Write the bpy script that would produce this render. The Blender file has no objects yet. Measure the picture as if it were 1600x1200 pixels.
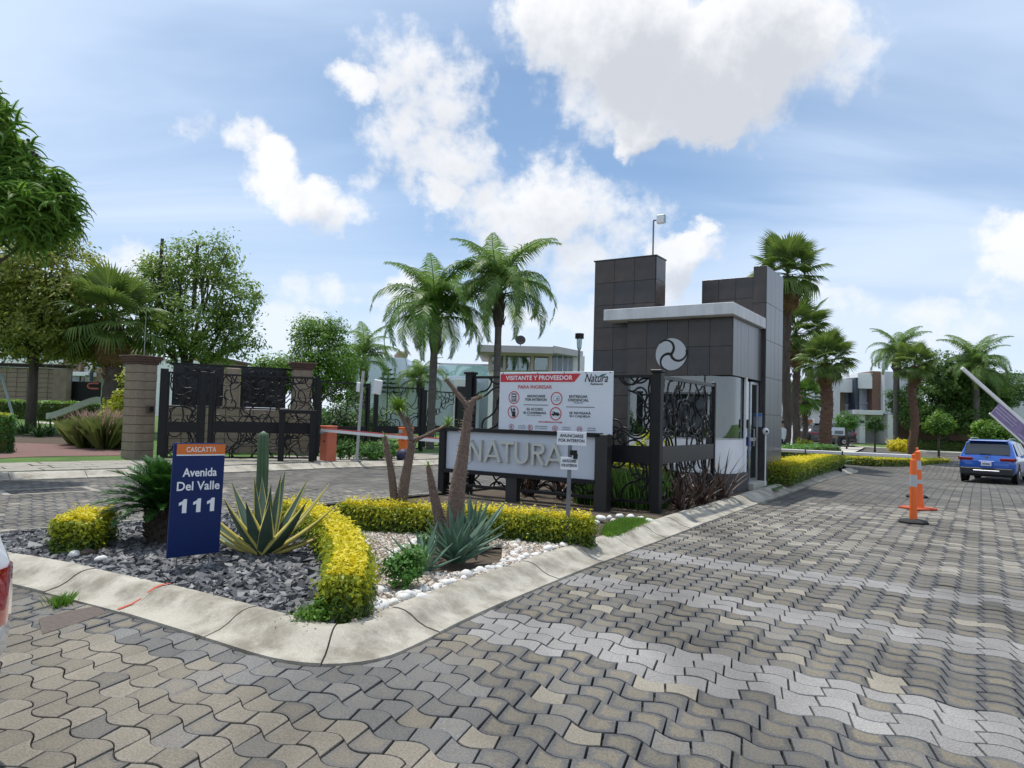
import bpy, bmesh, math, random
import numpy as np
from mathutils import Vector, Matrix, Euler

# ------------------------------------------------------------------ camera
H = 1.65
FPX, CX, CY = 1130.0, 800.0, 600.0
PITCH, ROLL = math.atan(50/1130), math.radians(1.6)
sc = bpy.context.scene
_f = Vector((0, math.cos(PITCH), math.sin(PITCH)))
_r0 = Vector((1, 0, 0)); _u0 = _r0.cross(_f)
_r = _r0*math.cos(ROLL) + _u0*math.sin(ROLL)
_u = _u0*math.cos(ROLL) - _r0*math.sin(ROLL)
cam = bpy.data.cameras.new('camera'); camo = bpy.data.objects.new('camera', cam)
sc.collection.objects.link(camo); sc.camera = camo
cam.sensor_width = 36; cam.lens = 36*FPX/1600; cam.clip_end = 2000; cam.clip_start = 0.05
camo.matrix_world = Matrix(((_r.x, _u.x, -_f.x, 0), (_r.y, _u.y, -_f.y, 0), (_r.z, _u.z, -_f.z, H), (0, 0, 0, 1)))

# ------------------------------------------------------------------ view
vs = sc.view_settings
vs.view_transform = 'Standard'; vs.look = 'None'; vs.gamma = 1; vs.exposure = 0.08
try: vs.use_curve_mapping = False
except Exception: pass

cy = sc.cycles; cy.max_bounces = 6; cy.diffuse_bounces = 3; cy.glossy_bounces = 3; cy.transmission_bounces = 4; cy.transparent_max_bounces = 12; cy.adaptive_threshold = .02; cy.sample_clamp_indirect = 8
# ------------------------------------------------------------------ sun + sky
SUN_EL, SUN_AZ = math.radians(73), math.radians(-38)     # azimuth from +Y towards +X
sdir = Vector((math.sin(SUN_AZ)*math.cos(SUN_EL), math.cos(SUN_AZ)*math.cos(SUN_EL), math.sin(SUN_EL)))
sl = bpy.data.lights.new('sun', 'SUN'); sl.energy = 4.0; sl.angle = math.radians(0.9); sl.color = (1, .96, .9)
so = bpy.data.objects.new('sun', sl); sc.collection.objects.link(so)
so.rotation_euler = (-sdir).to_track_quat('-Z', 'Y').to_euler()

def ray(u, v):
    return (_f + _r*((u-CX)/FPX) + _u*((CY-v)/FPX))
def azel(u, v):
    d = ray(u, v).normalized(); return math.atan2(d.x, d.y), math.asin(d.z)

CLOUDS = [(880,40,105,70),(990,70,150,90),(1090,110,160,95),(1200,60,140,95),(940,150,90,50),(1060,185,95,38),(1290,90,70,60),(1180,140,90,40),
 (640,95,62,50),(690,140,58,60),(560,125,52,24),(650,200,52,60),(700,240,66,60),(700,290,50,25),(770,310,80,40),(860,315,95,58),(930,320,70,48),(800,360,100,45),(975,345,50,45),(1065,390,48,46),(1040,440,60,35),(900,400,80,40),
 (385,228,36,26),(430,270,55,34),(480,300,58,34),(535,322,40,26),(572,270,24,16),(312,190,16,10),
 (500,468,50,20),(440,510,60,28),(720,520,110,36),(860,500,80,25),(640,470,60,30),(1000,520,120,30),
 (1590,350,60,44),(1600,400,60,40),(1440,490,42,36),(1545,462,40,24),(1480,530,70,22),(1310,470,50,18),(60,500,90,30),(250,420,90,16)]
def build_world():
    w = bpy.data.worlds.new('World'); sc.world = w; w.use_nodes = True
    nt = w.node_tree; N = nt.nodes; L = nt.links; N.clear()
    def math_(tree, op, a, b=None, c=None):
        n = tree.nodes.new('ShaderNodeMath'); n.operation = op
        for i, x in enumerate((a, b, c)):
            if x is None: continue
            if isinstance(x, (int, float)): n.inputs[i].default_value = x
            else: tree.links.new(x, n.inputs[i])
        return n.outputs[0]
    def cumulus(big_only):
        g = bpy.data.node_groups.new('cumulus_field', 'ShaderNodeTree')
        g.interface.new_socket('P', in_out='INPUT', socket_type='NodeSocketVector')
        g.interface.new_socket('F', in_out='OUTPUT', socket_type='NodeSocketFloat')
        gi = g.nodes.new('NodeGroupInput'); go = g.nodes.new('NodeGroupOutput')
        n1 = g.nodes.new('ShaderNodeTexNoise'); n1.inputs['Scale'].default_value = 9; n1.inputs['Detail'].default_value = 6; n1.inputs['Roughness'].default_value = .62
        g.links.new(gi.outputs[0], n1.inputs['Vector'])
        sub = g.nodes.new('ShaderNodeVectorMath'); sub.operation = 'SUBTRACT'; sub.inputs[1].default_value = (.5, .5, .5); g.links.new(n1.outputs['Color'], sub.inputs[0])
        scl = g.nodes.new('ShaderNodeVectorMath'); scl.operation = 'SCALE'; scl.inputs['Scale'].default_value = .13; g.links.new(sub.outputs[0], scl.inputs[0])
        add = g.nodes.new('ShaderNodeVectorMath'); add.operation = 'ADD'; g.links.new(gi.outputs[0], add.inputs[0]); g.links.new(scl.outputs[0], add.inputs[1])
        ys = g.nodes.new('ShaderNodeVectorMath'); ys.operation = 'MULTIPLY'; ys.inputs[1].default_value = (1, 1.35, 0); g.links.new(add.outputs[0], ys.inputs[0])
        best = {}
        for (u, v, ru, rv) in CLOUDS:
            a, e = azel(u, v); k = math.cos(a)
            ra, re = ru/FPX*max(k*k, .5)*1.05, rv/FPX*max(k, .6)*1.05*1.35
            parts = [(a, min((ra+re)/2, .12))] if ra < 1.75*re else [(a-ra*.5, (ra*.6+re)/2), (a+ra*.5, (ra*.6+re)/2)]
            for (ca, r_) in parts:
                R0 = .05 if r_ < .05 else .122
                if big_only and r_ < .045: continue
                d = g.nodes.new('ShaderNodeVectorMath'); d.operation = 'DISTANCE'
                d.inputs[1].default_value = (ca, e*1.35, math.sqrt(max(0, R0*R0-r_*r_))); g.links.new(ys.outputs[0], d.inputs[0])
                best[R0] = d.outputs['Value'] if R0 not in best else math_(g, 'MINIMUM', best[R0], d.outputs['Value'])
        fl = {R0: math_(g, 'MULTIPLY_ADD', q, -1/k, R0/k+.25) for (R0, q), k in zip(sorted(best.items()), (.03, .05))}
        acc = math_(g, 'MAXIMUM', *fl.values()) if len(fl) > 1 else list(fl.values())[0]
        # everywhere else (outside the frame): the same kind of cumulus from noise
        n2 = g.nodes.new('ShaderNodeTexNoise'); n2.inputs['Scale'].default_value = 3.2; n2.inputs['Detail'].default_value = 6
        g.links.new(gi.outputs[0], n2.inputs['Vector'])
        sep = g.nodes.new('ShaderNodeSeparateXYZ'); g.links.new(gi.outputs[0], sep.inputs[0])
        away = math_(g, 'ABSOLUTE', sep.outputs[0])
        m1 = g.nodes.new('ShaderNodeMapRange'); m1.inputs[1].default_value = .64; m1.inputs[2].default_value = .8; g.links.new(away, m1.inputs[0])
        m2 = g.nodes.new('ShaderNodeMapRange'); m2.inputs[1].default_value = .56; m2.inputs[2].default_value = .72; g.links.new(sep.outputs[1], m2.inputs[0])
        mm = math_(g, 'MAXIMUM', m1.outputs[0], m2.outputs[0])
        far = math_(g, 'MULTIPLY', math_(g, 'MULTIPLY', math_(g, 'SUBTRACT', n2.outputs['Fac'], .5), 5.0), mm)
        acc = math_(g, 'MAXIMUM', acc, math_(g, 'SUBTRACT', far, math_(g, 'MULTIPLY', math_(g, 'SUBTRACT', 1.0, mm), 2.0)))
        g.links.new(acc, go.inputs[0])
        return g
    g_all, g_big = cumulus(False), cumulus(True)
    tc = N.new('ShaderNodeTexCoord')
    sx = N.new('ShaderNodeSeparateXYZ'); L.new(tc.outputs['Generated'], sx.inputs[0])
    az = math_(nt, 'ARCTAN2', sx.outputs[0], sx.outputs[1]); el = math_(nt, 'ARCSINE', sx.outputs[2])
    P = N.new('ShaderNodeCombineXYZ'); L.new(az, P.inputs[0]); L.new(el, P.inputs[1])
    def field(dv):
        gg = N.new('ShaderNodeGroup'); gg.node_tree = g_all if dv is None else g_big
        if dv is None: L.new(P.outputs[0], gg.inputs[0])
        else:
            ad = N.new('ShaderNodeVectorMath'); ad.operation = 'ADD'; ad.inputs[1].default_value = dv; L.new(P.outputs[0], ad.inputs[0]); L.new(ad.outputs[0], gg.inputs[0])
        return gg.outputs[0]
    fz = N.new('ShaderNodeTexNoise'); fz.inputs['Scale'].default_value = 34; fz.inputs['Detail'].default_value = 4; fz.inputs['Roughness'].default_value = .6; L.new(P.outputs[0], fz.inputs['Vector'])
    f0 = math_(nt, 'ADD', field(None), math_(nt, 'MULTIPLY_ADD', fz.outputs['Fac'], 1.1, -.55)); f1 = field((-.012, .035, 0))
    def smooth(x, a, b, lo=0, hi=1):
        m = N.new('ShaderNodeMapRange'); m.interpolation_type = 'SMOOTHSTEP'
        m.inputs[1].default_value = a; m.inputs[2].default_value = b; m.inputs[3].default_value = lo; m.inputs[4].default_value = hi
        L.new(x, m.inputs[0]); return m.outputs[0]
    cov = math_(nt, 'MULTIPLY', smooth(f0, .0, .75), smooth(el, .03, .26, .30, 1.0))
    shade = smooth(math_(nt, 'ADD', f1, math_(nt, 'MULTIPLY_ADD', fz.outputs['Fac'], 1.2, -.6)), -.1, 1.7)                       # thick cloud above -> greyer base
    def mix(fac, a, b):
        m = N.new('ShaderNodeMix'); m.data_type = 'RGBA'
        if isinstance(fac, float): m.inputs[0].default_value = fac
        else: L.new(fac, m.inputs[0])
        for i, x in ((6, a), (7, b)):
            if isinstance(x, tuple): m.inputs[i].default_value = (*x, 1)
            else: L.new(x, m.inputs[i])
        return m.outputs[2]
    K = 1/.13                                           # 1 / background strength
    cl = mix(math_(nt, 'MULTIPLY', shade, .85), (.97*K, .975*K, .99*K), (.58*K, .61*K, .67*K))
    sky = N.new('ShaderNodeTexSky'); sky.sky_type = 'NISHITA'; sky.sun_disc = False
    sky.sun_elevation = SUN_EL; sky.sun_rotation = SUN_AZ; sky.altitude = 2100; sky.air_density = 1.0; sky.dust_density = .5; sky.ozone_density = 3.0
    # thin high veil: stretched noise on a plane overhead
    inv = math_(nt, 'DIVIDE', 1.0, math_(nt, 'ADD', math_(nt, 'MAXIMUM', sx.outputs[2], 0.0), .12))
    vx = math_(nt, 'MULTIPLY', sx.outputs[0], inv); vy = math_(nt, 'MULTIPLY', sx.outputs[1], inv)
    VP = N.new('ShaderNodeCombineXYZ'); L.new(vx, VP.inputs[0]); L.new(vy, VP.inputs[1])
    mp = N.new('ShaderNodeMapping'); mp.inputs['Rotation'].default_value = (0, 0, .6); mp.inputs['Scale'].default_value = (.45, 1.3, 1); L.new(VP.outputs[0], mp.inputs[0])
    nz = N.new('ShaderNodeTexNoise'); nz.inputs['Scale'].default_value = .8; nz.inputs['Detail'].default_value = 5; nz.inputs['Roughness'].default_value = .5; nz.inputs['Distortion'].default_value = .6
    L.new(mp.outputs[0], nz.inputs['Vector'])
    veil = smooth(nz.outputs['Fac'], .36, .60, .45, .98)
    ca, ce = azel(880, 230); cd = N.new('ShaderNodeVectorMath'); cd.operation = 'SUBTRACT'; cd.inputs[1].default_value = (ca, ce, 0); L.new(P.outputs[0], cd.inputs[0])
    cm = N.new('ShaderNodeVectorMath'); cm.operation = 'MULTIPLY'; cm.inputs[1].default_value = (1/.42, 1/.36, 0); L.new(cd.outputs[0], cm.inputs[0]); cl_ = N.new('ShaderNodeVectorMath'); cl_.operation = 'LENGTH'; L.new(cm.outputs[0], cl_.inputs[0])
    veil = math_(nt, 'MULTIPLY', veil, smooth(cl_.outputs['Value'], .25, 1.1, .42, 1.0))
    base = mix(veil, sky.outputs[0], (.64*K, .75*K, .96*K))
    hz = smooth(el, .30, 0.0)
    base = mix(math_(nt, 'MULTIPLY', hz, .62), base, (.80*K, .86*K, .97*K))
    hsv = N.new('ShaderNodeHueSaturation'); hsv.inputs['Saturation'].default_value = 1.06; hsv.inputs['Value'].default_value = 1.05; hsv.inputs['Hue'].default_value = .492; L.new(base, hsv.inputs['Color']); base = hsv.outputs[0]
    allc = mix(math_(nt, 'MULTIPLY', cov, .95), base, cl)
    bg = N.new('ShaderNodeBackground'); bg.inputs['Strength'].default_value = 0.13
    out = N.new('ShaderNodeOutputWorld'); L.new(allc, bg.inputs[0]); L.new(bg.outputs[0], out.inputs[0])
    w.cycles.sampling_method = 'MANUAL'; w.cycles.sample_map_resolution = 512
build_world()

# ------------------------------------------------------------------ helpers
RN = random.Random(7); NP = np.random.default_rng(11)
C = sc.collection
RD = Vector((math.sin(math.radians(33)), math.cos(math.radians(33)), 0))   # along the exit lane
RR = Vector((RD.y, -RD.x, 0))                                              # across it, to the right
def V(*a): return Vector(a)
def gz(x, y):                                                              # gentle dip of the far lane
    return -0.42*math.exp(-((x-19)/7)**2-((y-29)/7)**2)
def G(u, v, z=0.0):
    d = ray(u, v); p = None; zz = z
    for _ in range(12):
        t = (zz-H)/d.z; p = Vector((d.x*t, d.y*t, zz)); zz = z+gz(p.x, p.y)
    return p
def D(u, v, y):
    d = ray(u, v); t = y/d.y; return Vector((d.x*t, y, H+d.z*t))
def GX(u, y, z=0.0):                                                       # ground point at pixel column u, distance y
    v = 650
    for _ in range(6):
        p = D(u, v, y); q = FPX*(p.z-(z+gz(p.x, p.y)))/y; v += q
    p = D(u, v, y); p.z = z+gz(p.x, p.y); return p

class MB:
    def __init__(s): s.v = []; s.f = []; s.m = []; s.at = None
    def add(s, vs_, fs, mi=0):
        o = len(s.v); s.v += [tuple(x) for x in vs_]; s.f += [tuple(i+o for i in f) for f in fs]; s.m += [mi]*len(fs); return s
    def box(s, c, d, R=None, mi=0):
        x, y, z = d[0]/2, d[1]/2, d[2]/2
        p = [V(*q) for q in ((-x,-y,-z),(x,-y,-z),(x,y,-z),(-x,y,-z),(-x,-y,z),(x,-y,z),(x,y,z),(-x,y,z))]
        if R is not None: p = [R @ q for q in p]
        c = V(*c)
        return s.add([q+c for q in p], [(0,3,2,1),(4,5,6,7),(0,1,5,4),(1,2,6,5),(2,3,7,6),(3,0,4,7)], mi)
    def bbox(s, a, b, mi=0):
        return s.box([(a[i]+b[i])/2 for i in range(3)], [abs(b[i]-a[i]) for i in range(3)], None, mi)
    def cbox(s, c, d, b=.01, mi=0):                                          # chamfered box
        x, y, z = d[0]/2, d[1]/2, d[2]/2; c = V(*c); vs_ = []; idx = {}
        for sx_ in (-1, 1):
            for sy_ in (-1, 1):
                for sz_ in (-1, 1):
                    for k in range(3):
                        p = [sx_*(x-b), sy_*(y-b), sz_*(z-b)]; p[k] += (sx_, sy_, sz_)[k]*b
                        idx[(sx_, sy_, sz_, k)] = len(vs_); vs_.append(V(*p)+c)
        fs = []
        for k in range(3):
            i, j = [q for q in range(3) if q != k]
            for sg in (-1, 1):
                q = []
                for (a_, b_) in ((-1,-1),(1,-1),(1,1),(-1,1)):
                    t = [0,0,0]; t[k] = sg; t[i] = a_; t[j] = b_; q.append(idx[(*t, k)])
                fs.append(tuple(q))
            for a_ in (-1, 1):
                for b_ in (-1, 1):
                    t1 = [0,0,0]; t1[i] = a_; t1[j] = b_; t2 = t1[:]; t1[k] = -1; t2[k] = 1
                    fs.append((idx[(*t1, i)], idx[(*t2, i)], idx[(*t2, j)], idx[(*t1, j)]))
        for sx_ in (-1, 1):
            for sy_ in (-1, 1):
                for sz_ in (-1, 1): fs.append(tuple(idx[(sx_, sy_, sz_, k)] for k in range(3)))
        return s.add(vs_, fs, mi)
    def tube(s, pts, r, n=8, cap=True, mi=0, flat=None):
        pts = [V(*p) for p in pts]; rs = r if hasattr(r, '__len__') else [r]*len(pts)
        up = V(0, 0, 1); vs_ = []; prev = None
        for i, p in enumerate(pts):
            t = (pts[min(i+1, len(pts)-1)]-pts[max(i-1, 0)]).normalized()
            if prev is None:
                a = t.cross(up)
                if a.length < .05: a = t.cross(V(1, 0, 0))
            else: a = prev - t*prev.dot(t)
            a.normalize(); prev = a; b = t.cross(a)
            for k in range(n):
                th = 2*math.pi*(k+.5)/n
                vs_.append(p+a*math.cos(th)*rs[i]+b*math.sin(th)*rs[i]*(flat or 1))
        fs = [(i*n+k, i*n+(k+1) % n, (i+1)*n+(k+1) % n, (i+1)*n+k) for i in range(len(pts)-1) for k in range(n)]
        if cap: fs += [tuple(range(n-1, -1, -1)), tuple((len(pts)-1)*n+k for k in range(n))]
        return s.add(vs_, fs, mi)
    def lathe(s, prof, c=(0,0,0), n=16, mi=0, axis=None):
        c = V(*c); vs_ = []
        for (r, z) in prof:
            for k in range(n):
                th = 2*math.pi*k/n; p = V(r*math.cos(th), r*math.sin(th), z)
                if axis: p = axis @ p
                vs_.append(p+c)
        m = len(prof)
        fs = [(i*n+k, i*n+(k+1) % n, (i+1)*n+(k+1) % n, (i+1)*n+k) for i in range(m-1) for k in range(n)]
        fs += [tuple(range(n-1, -1, -1)), tuple((m-1)*n+k for k in range(n))]
        return s.add(vs_, fs, mi)
    def prism(s, poly, z0, z1, mi=0):
        n = len(poly); vs_ = [(p[0], p[1], z0) for p in poly]+[(p[0], p[1], z1) for p in poly]
        return s.add(vs_, [tuple(range(n-1, -1, -1)), tuple(range(n, 2*n))]+[(i, (i+1) % n, n+(i+1) % n, n+i) for i in range(n)], mi)
    def mesh(s, name):
        me = bpy.data.meshes.new(name); me.from_pydata(s.v, [], s.f)
        if any(s.m): me.polygons.foreach_set('material_index', s.m)
        return me

def obj(name, mb, mat, parent=None, loc=None, rot=None, smooth=False, kind=None):
    me = mb if isinstance(mb, bpy.types.Mesh) else mb.mesh(name)
    if mat is not None and not me.materials:
        for m_ in (mat if isinstance(mat, (list, tuple)) else [mat]): me.materials.append(m_)
    if smooth is True: me.polygons.foreach_set('use_smooth', [True]*len(me.polygons))
    elif smooth: 
        me.polygons.foreach_set('use_smooth', [True]*len(me.polygons)); me.set_sharp_from_angle(angle=math.radians(smooth))
    o = bpy.data.objects.new(name, me); C.objects.link(o)
    if parent is not None: o.parent = parent
    if loc is not None: o.location = loc
    if rot is not None: o.rotation_euler = rot
    if kind: o['kind'] = kind
    return o
def tag(o, label, cat, group=None, kind=None):
    o['label'] = label; o['category'] = cat
    if group: o['group'] = group
    if kind: o['kind'] = kind
    return o
def thing(name, label, cat, loc=(0,0,0), rz=0, group=None):
    o = bpy.data.objects.new(name, None); C.objects.link(o); o.location = loc; o.rotation_euler = (0, 0, rz)
    o.empty_display_size = .2
    return tag(o, label, cat, group)
def struct(o): o['kind'] = 'structure'; return o
def copy_tree(o, parent=None):
    c = o.copy(); C.objects.link(c); c.parent = parent
    for ch in list(o.children): copy_tree(ch, c)
    return c
RZ = lambda a: Matrix.Rotation(a, 3, 'Z')

# ------------------------------------------------------------------ materials
def nodes(name):
    m = bpy.data.materials.new(name); m.use_nodes = True; nt = m.node_tree
    return m, nt, nt.nodes['Principled BSDF']
def srgb(r, g, b):
    f = lambda c: c/12.92 if c <= .04045 else ((c+.055)/1.055)**2.4
    return (f(r/255), f(g/255), f(b/255))
def mat(name, col, rough=.7, var=.15, scale=6, bump=0.0, bscale=40, metal=0, spec=.5, col2=None, coat=0, detail=5, stretch=None, coords='Object'):
    m, nt, b = nodes(name); N, L = nt.nodes, nt.links
    b.inputs['Roughness'].default_value = rough; b.inputs['Metallic'].default_value = metal
    b.inputs['Specular IOR Level'].default_value = spec; b.inputs['Coat Weight'].default_value = coat
    tc = N.new('ShaderNodeTexCoord'); vec = tc.outputs[coords]
    if stretch:
        mp = N.new('ShaderNodeMapping'); mp.inputs['Scale'].default_value = stretch; L.new(vec, mp.inputs[0]); vec = mp.outputs[0]
    nz = N.new('ShaderNodeTexNoise'); nz.inputs['Scale'].default_value = scale; nz.inputs['Detail'].default_value = detail; nz.inputs['Roughness'].default_value = .6
    L.new(vec, nz.inputs['Vector'])
    cr = N.new('ShaderNodeValToRGB')
    c2 = col2 or tuple(min(1, c*(1+var)) for c in col); c1 = col if col2 else tuple(c*(1-var) for c in col)
    cr.color_ramp.elements[0].color = (*c1, 1); cr.color_ramp.elements[1].color = (*c2, 1)
    cr.color_ramp.elements[0].position = .3; cr.color_ramp.elements[1].position = .7
    L.new(nz.outputs['Fac'], cr.inputs[0]); L.new(cr.outputs[0], b.inputs['Base Color'])
    if bump:
        n2 = N.new('ShaderNodeTexNoise'); n2.inputs['Scale'].default_value = bscale; n2.inputs['Detail'].default_value = 4; L.new(vec, n2.inputs['Vector'])
        bp = N.new('ShaderNodeBump'); bp.inputs['Strength'].default_value = bump; bp.inputs['Distance'].default_value = .02
        L.new(n2.outputs['Fac'], bp.inputs['Height']); L.new(bp.outputs[0], b.inputs['Normal'])
    return m
def leafmat(name, cols, trans=.35, rough=.5, clump=.8):
    """leaf: colour by leaf (random per island) and by clump; some light comes through"""
    m, nt, b = nodes(name); N, L = nt.nodes, nt.links
    geo = N.new('ShaderNodeNewGeometry'); tc = N.new('ShaderNodeTexCoord')
    nz = N.new('ShaderNodeTexNoise'); nz.inputs['Scale'].default_value = clump; nz.inputs['Detail'].default_value = 2; L.new(tc.outputs['Object'], nz.inputs['Vector'])
    a = N.new('ShaderNodeMath'); a.operation = 'MULTIPLY_ADD'; L.new(geo.outputs['Random Per Island'], a.inputs[0]); a.inputs[1].default_value = .6
    s = N.new('ShaderNodeMath'); s.operation = 'MULTIPLY_ADD'; L.new(nz.outputs['Fac'], s.inputs[0]); s.inputs[1].default_value = 1.2; s.inputs[2].default_value = -.4
    L.new(s.outputs[0], a.inputs[2])
    cr = N.new('ShaderNodeValToRGB'); e = cr.color_ramp.elements
    for i, c in enumerate(cols):
        q = e[i] if i < 2 else e.new(.5)
        q.color = (*c, 1)
    for i, q in enumerate(sorted(e, key=lambda q: 0)): q.position = i/(len(cols)-1)
    for i, c in enumerate(cols): e[i].color = (*c, 1)
    L.new(a.outputs[0], cr.inputs[0])
    b.inputs['Roughness'].default_value = rough; b.inputs['Specular IOR Level'].default_value = .35
    L.new(cr.outputs[0], b.inputs['Base Color'])
    t = N.new('ShaderNodeBsdfTranslucent')
    hs = N.new('ShaderNodeHueSaturation'); hs.inputs['Value'].default_value = 1.5; hs.inputs['Hue'].default_value = .49; L.new(cr.outputs[0], hs.inputs['Color']); L.new(hs.outputs[0], t.inputs[0])
    mx = N.new('ShaderNodeMixShader'); mx.inputs[0].default_value = trans
    L.new(b.outputs[0], mx.inputs[1]); L.new(t.outputs[0], mx.inputs[2])
    L.new(mx.outputs[0], nt.nodes['Material Output'].inputs['Surface'])
    return m
def flat(name, col, rough=.6, **k): return mat(name, col, rough, var=.05, scale=3, **k)

M = {}
M['concrete'] = mat('kerb_concrete', (.36,.345,.30), .85, scale=2.2, bump=.25, bscale=70, col2=(.50,.48,.42), detail=8)
M['joint'] = flat('joint_dark', (.03,.028,.025), .95)
M['redpaint'] = flat('red_kerb_paint', (.42,.07,.03), .7)
M['slab'] = mat('sidewalk_slab', (.21,.195,.16), .9, scale=3, bump=.2, col2=(.33,.31,.265), detail=8)
M['lawn'] = mat('lawn', (.048,.10,.018), .95, scale=1.5, bump=.8, bscale=120, col2=(.095,.18,.03), detail=10)
M['soil'] = mat('soil', (.05,.035,.022), .95, scale=9, bump=.8, bscale=60, col2=(.10,.075,.05))
M['redpath'] = mat('red_path', (.13,.07,.06), .9, scale=14, bump=.3, col2=(.19,.105,.09))
M['black'] = mat('black_iron', (.007,.007,.008), .45, scale=8, var=.3, spec=.3)
M['darkmetal'] = mat('graphite_metal', (.018,.017,.017), .4, scale=6, var=.2)
M['board'] = mat('pale_grey_board', (.50,.54,.60), .5, scale=1.5, var=.05)
M['signwhite'] = mat('sign_white', (.66,.69,.74), .5, scale=2, var=.04)
M['letter'] = mat('brushed_letter', (.50,.51,.47), .38, metal=.35, scale=12, var=.08)
M['ink'] = flat('ink_black', (.02,.02,.025), .6)
M['inkgrey'] = flat('ink_grey', (.16,.17,.2), .6)
M['red'] = flat('sign_red', (.55,.02,.03), .5)
M['blue'] = mat('sign_blue', (.002,.016,.10), .45, scale=2, var=.12, spec=.3)
M['orange'] = flat('sign_orange', (.62,.15,.02), .5)
M['white'] = mat('white_paint', (.74,.75,.77), .55, scale=2, var=.05)
M['text'] = flat('text_white', (.78,.80,.84), .55)
M['galv'] = mat('galvanised', (.16,.17,.19), .45, metal=.5, scale=10, var=.15)
M['greypole'] = mat('grey_pole', (.38,.39,.39), .5, scale=6, var=.1)
# ------------------------------------------------------------------ plan of the place
def smoothpoly(pts, it=2, closed=False):
    pts = [V(p[0], p[1], 0) for p in pts]
    for _ in range(it):
        q = []; n = len(pts)
        rng = range(n) if closed else range(n-1)
        if not closed: q.append(pts[0])
        for i in rng:
            a, b = pts[i], pts[(i+1) % n]; q += [a*.75+b*.25, a*.25+b*.75]
        if not closed: q.append(pts[-1])
        pts = q
    return pts
def offset(pts, d):
    out = []
    for i, p in enumerate(pts):
        t = (pts[min(i+1, len(pts)-1)]-pts[max(i-1, 0)]).normalized(); out.append(p+V(-t.y, t.x, 0)*d)
    return out
def inside(p, poly):
    c = False; n = len(poly); x, y = p[0], p[1]
    for i in range(n):
        a, b = poly[i], poly[i-1]
        if (a[1] > y) != (b[1] > y) and x < (b[0]-a[0])*(y-a[1])/(b[1]-a[1])+a[0]: c = not c
    return c
def resample(pts, step):
    out = [pts[0]]; acc = 0
    for a, b in zip(pts, pts[1:]):
        L_ = (b-a).length; t = step-acc
        while t < L_: out.append(a+(b-a)*(t/L_)); t += step
        acc = (acc+L_) % step if L_ else acc
        acc = L_-(t-step)
    out.append(pts[-1]); return out

# kerb line of the island, road edge, left tip -> nose -> along the exit lane -> far tip
K_px = [(22,916),(75,930),(180,957),(240,975),(330,1003),(415,1031)]
K1 = [V(-6.9,7.75,0)]+[G(*p) for p in K_px]
nose = [G(470,1040), G(520,1042), G(575,1037), G(625,1024)]
K2 = [G(757,955), G(960,872), G(1050,839), G(1137,805), G(1216,777), G(1260,761), G(1305,746), G(1345,737)]
tip = K2[-1]; _t = (K2[-1]-K2[-2]).normalized(); _n = V(-_t.y, _t.x, 0)
isl_front = smoothpoly(K1+nose+K2+[tip+_t*.9+_n*.35, tip+_t*1.2+_n*1.3, tip+_t*.6+_n*2.6], 2)
KERB_W, KERB_H = .42, .15
back_px = [V(-6.9,7.75,0), V(-6.0,8.6,0), V(-4.9,9.81,0), V(-1.75,13.7,0), V(1.2,18.2,0), V(5.2,24.3,0), V(7.6,27.4,0)]
isl_back = smoothpoly(back_px, 2)
isl_back2 = [back_px[-1]]
ISLAND = isl_front + list(reversed(isl_back2)) + list(reversed(isl_back))
LK = [V(-22,4.4,0), V(-15,10.8,0), G(0,752), G(180,746), G(344,740), G(520,732), G(683,727), V(1.5,27.6,0), V(7,34,0), V(14,43,0), V(20,50,0)]
left_kerb = smoothpoly(LK, 2)

# ------------------------------------------------------------------ ground
def grid(x0, x1, y0, y1, n, m, fz):
    mb = MB(); xs = np.linspace(x0, x1, n); ys = np.linspace(y0, y1, m)
    mb.v = [(x, y, fz(x, y)) for y in ys for x in xs]
    mb.f = [(j*n+i, j*n+i+1, (j+1)*n+i+1, (j+1)*n+i) for j in range(m-1) for i in range(n-1)]; mb.m = [0]*len(mb.f)
    return mb
struct(obj('ground', grid(-600, 600, -60, 1100, 60, 60, lambda x, y: -.62), M['lawn']))

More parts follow.
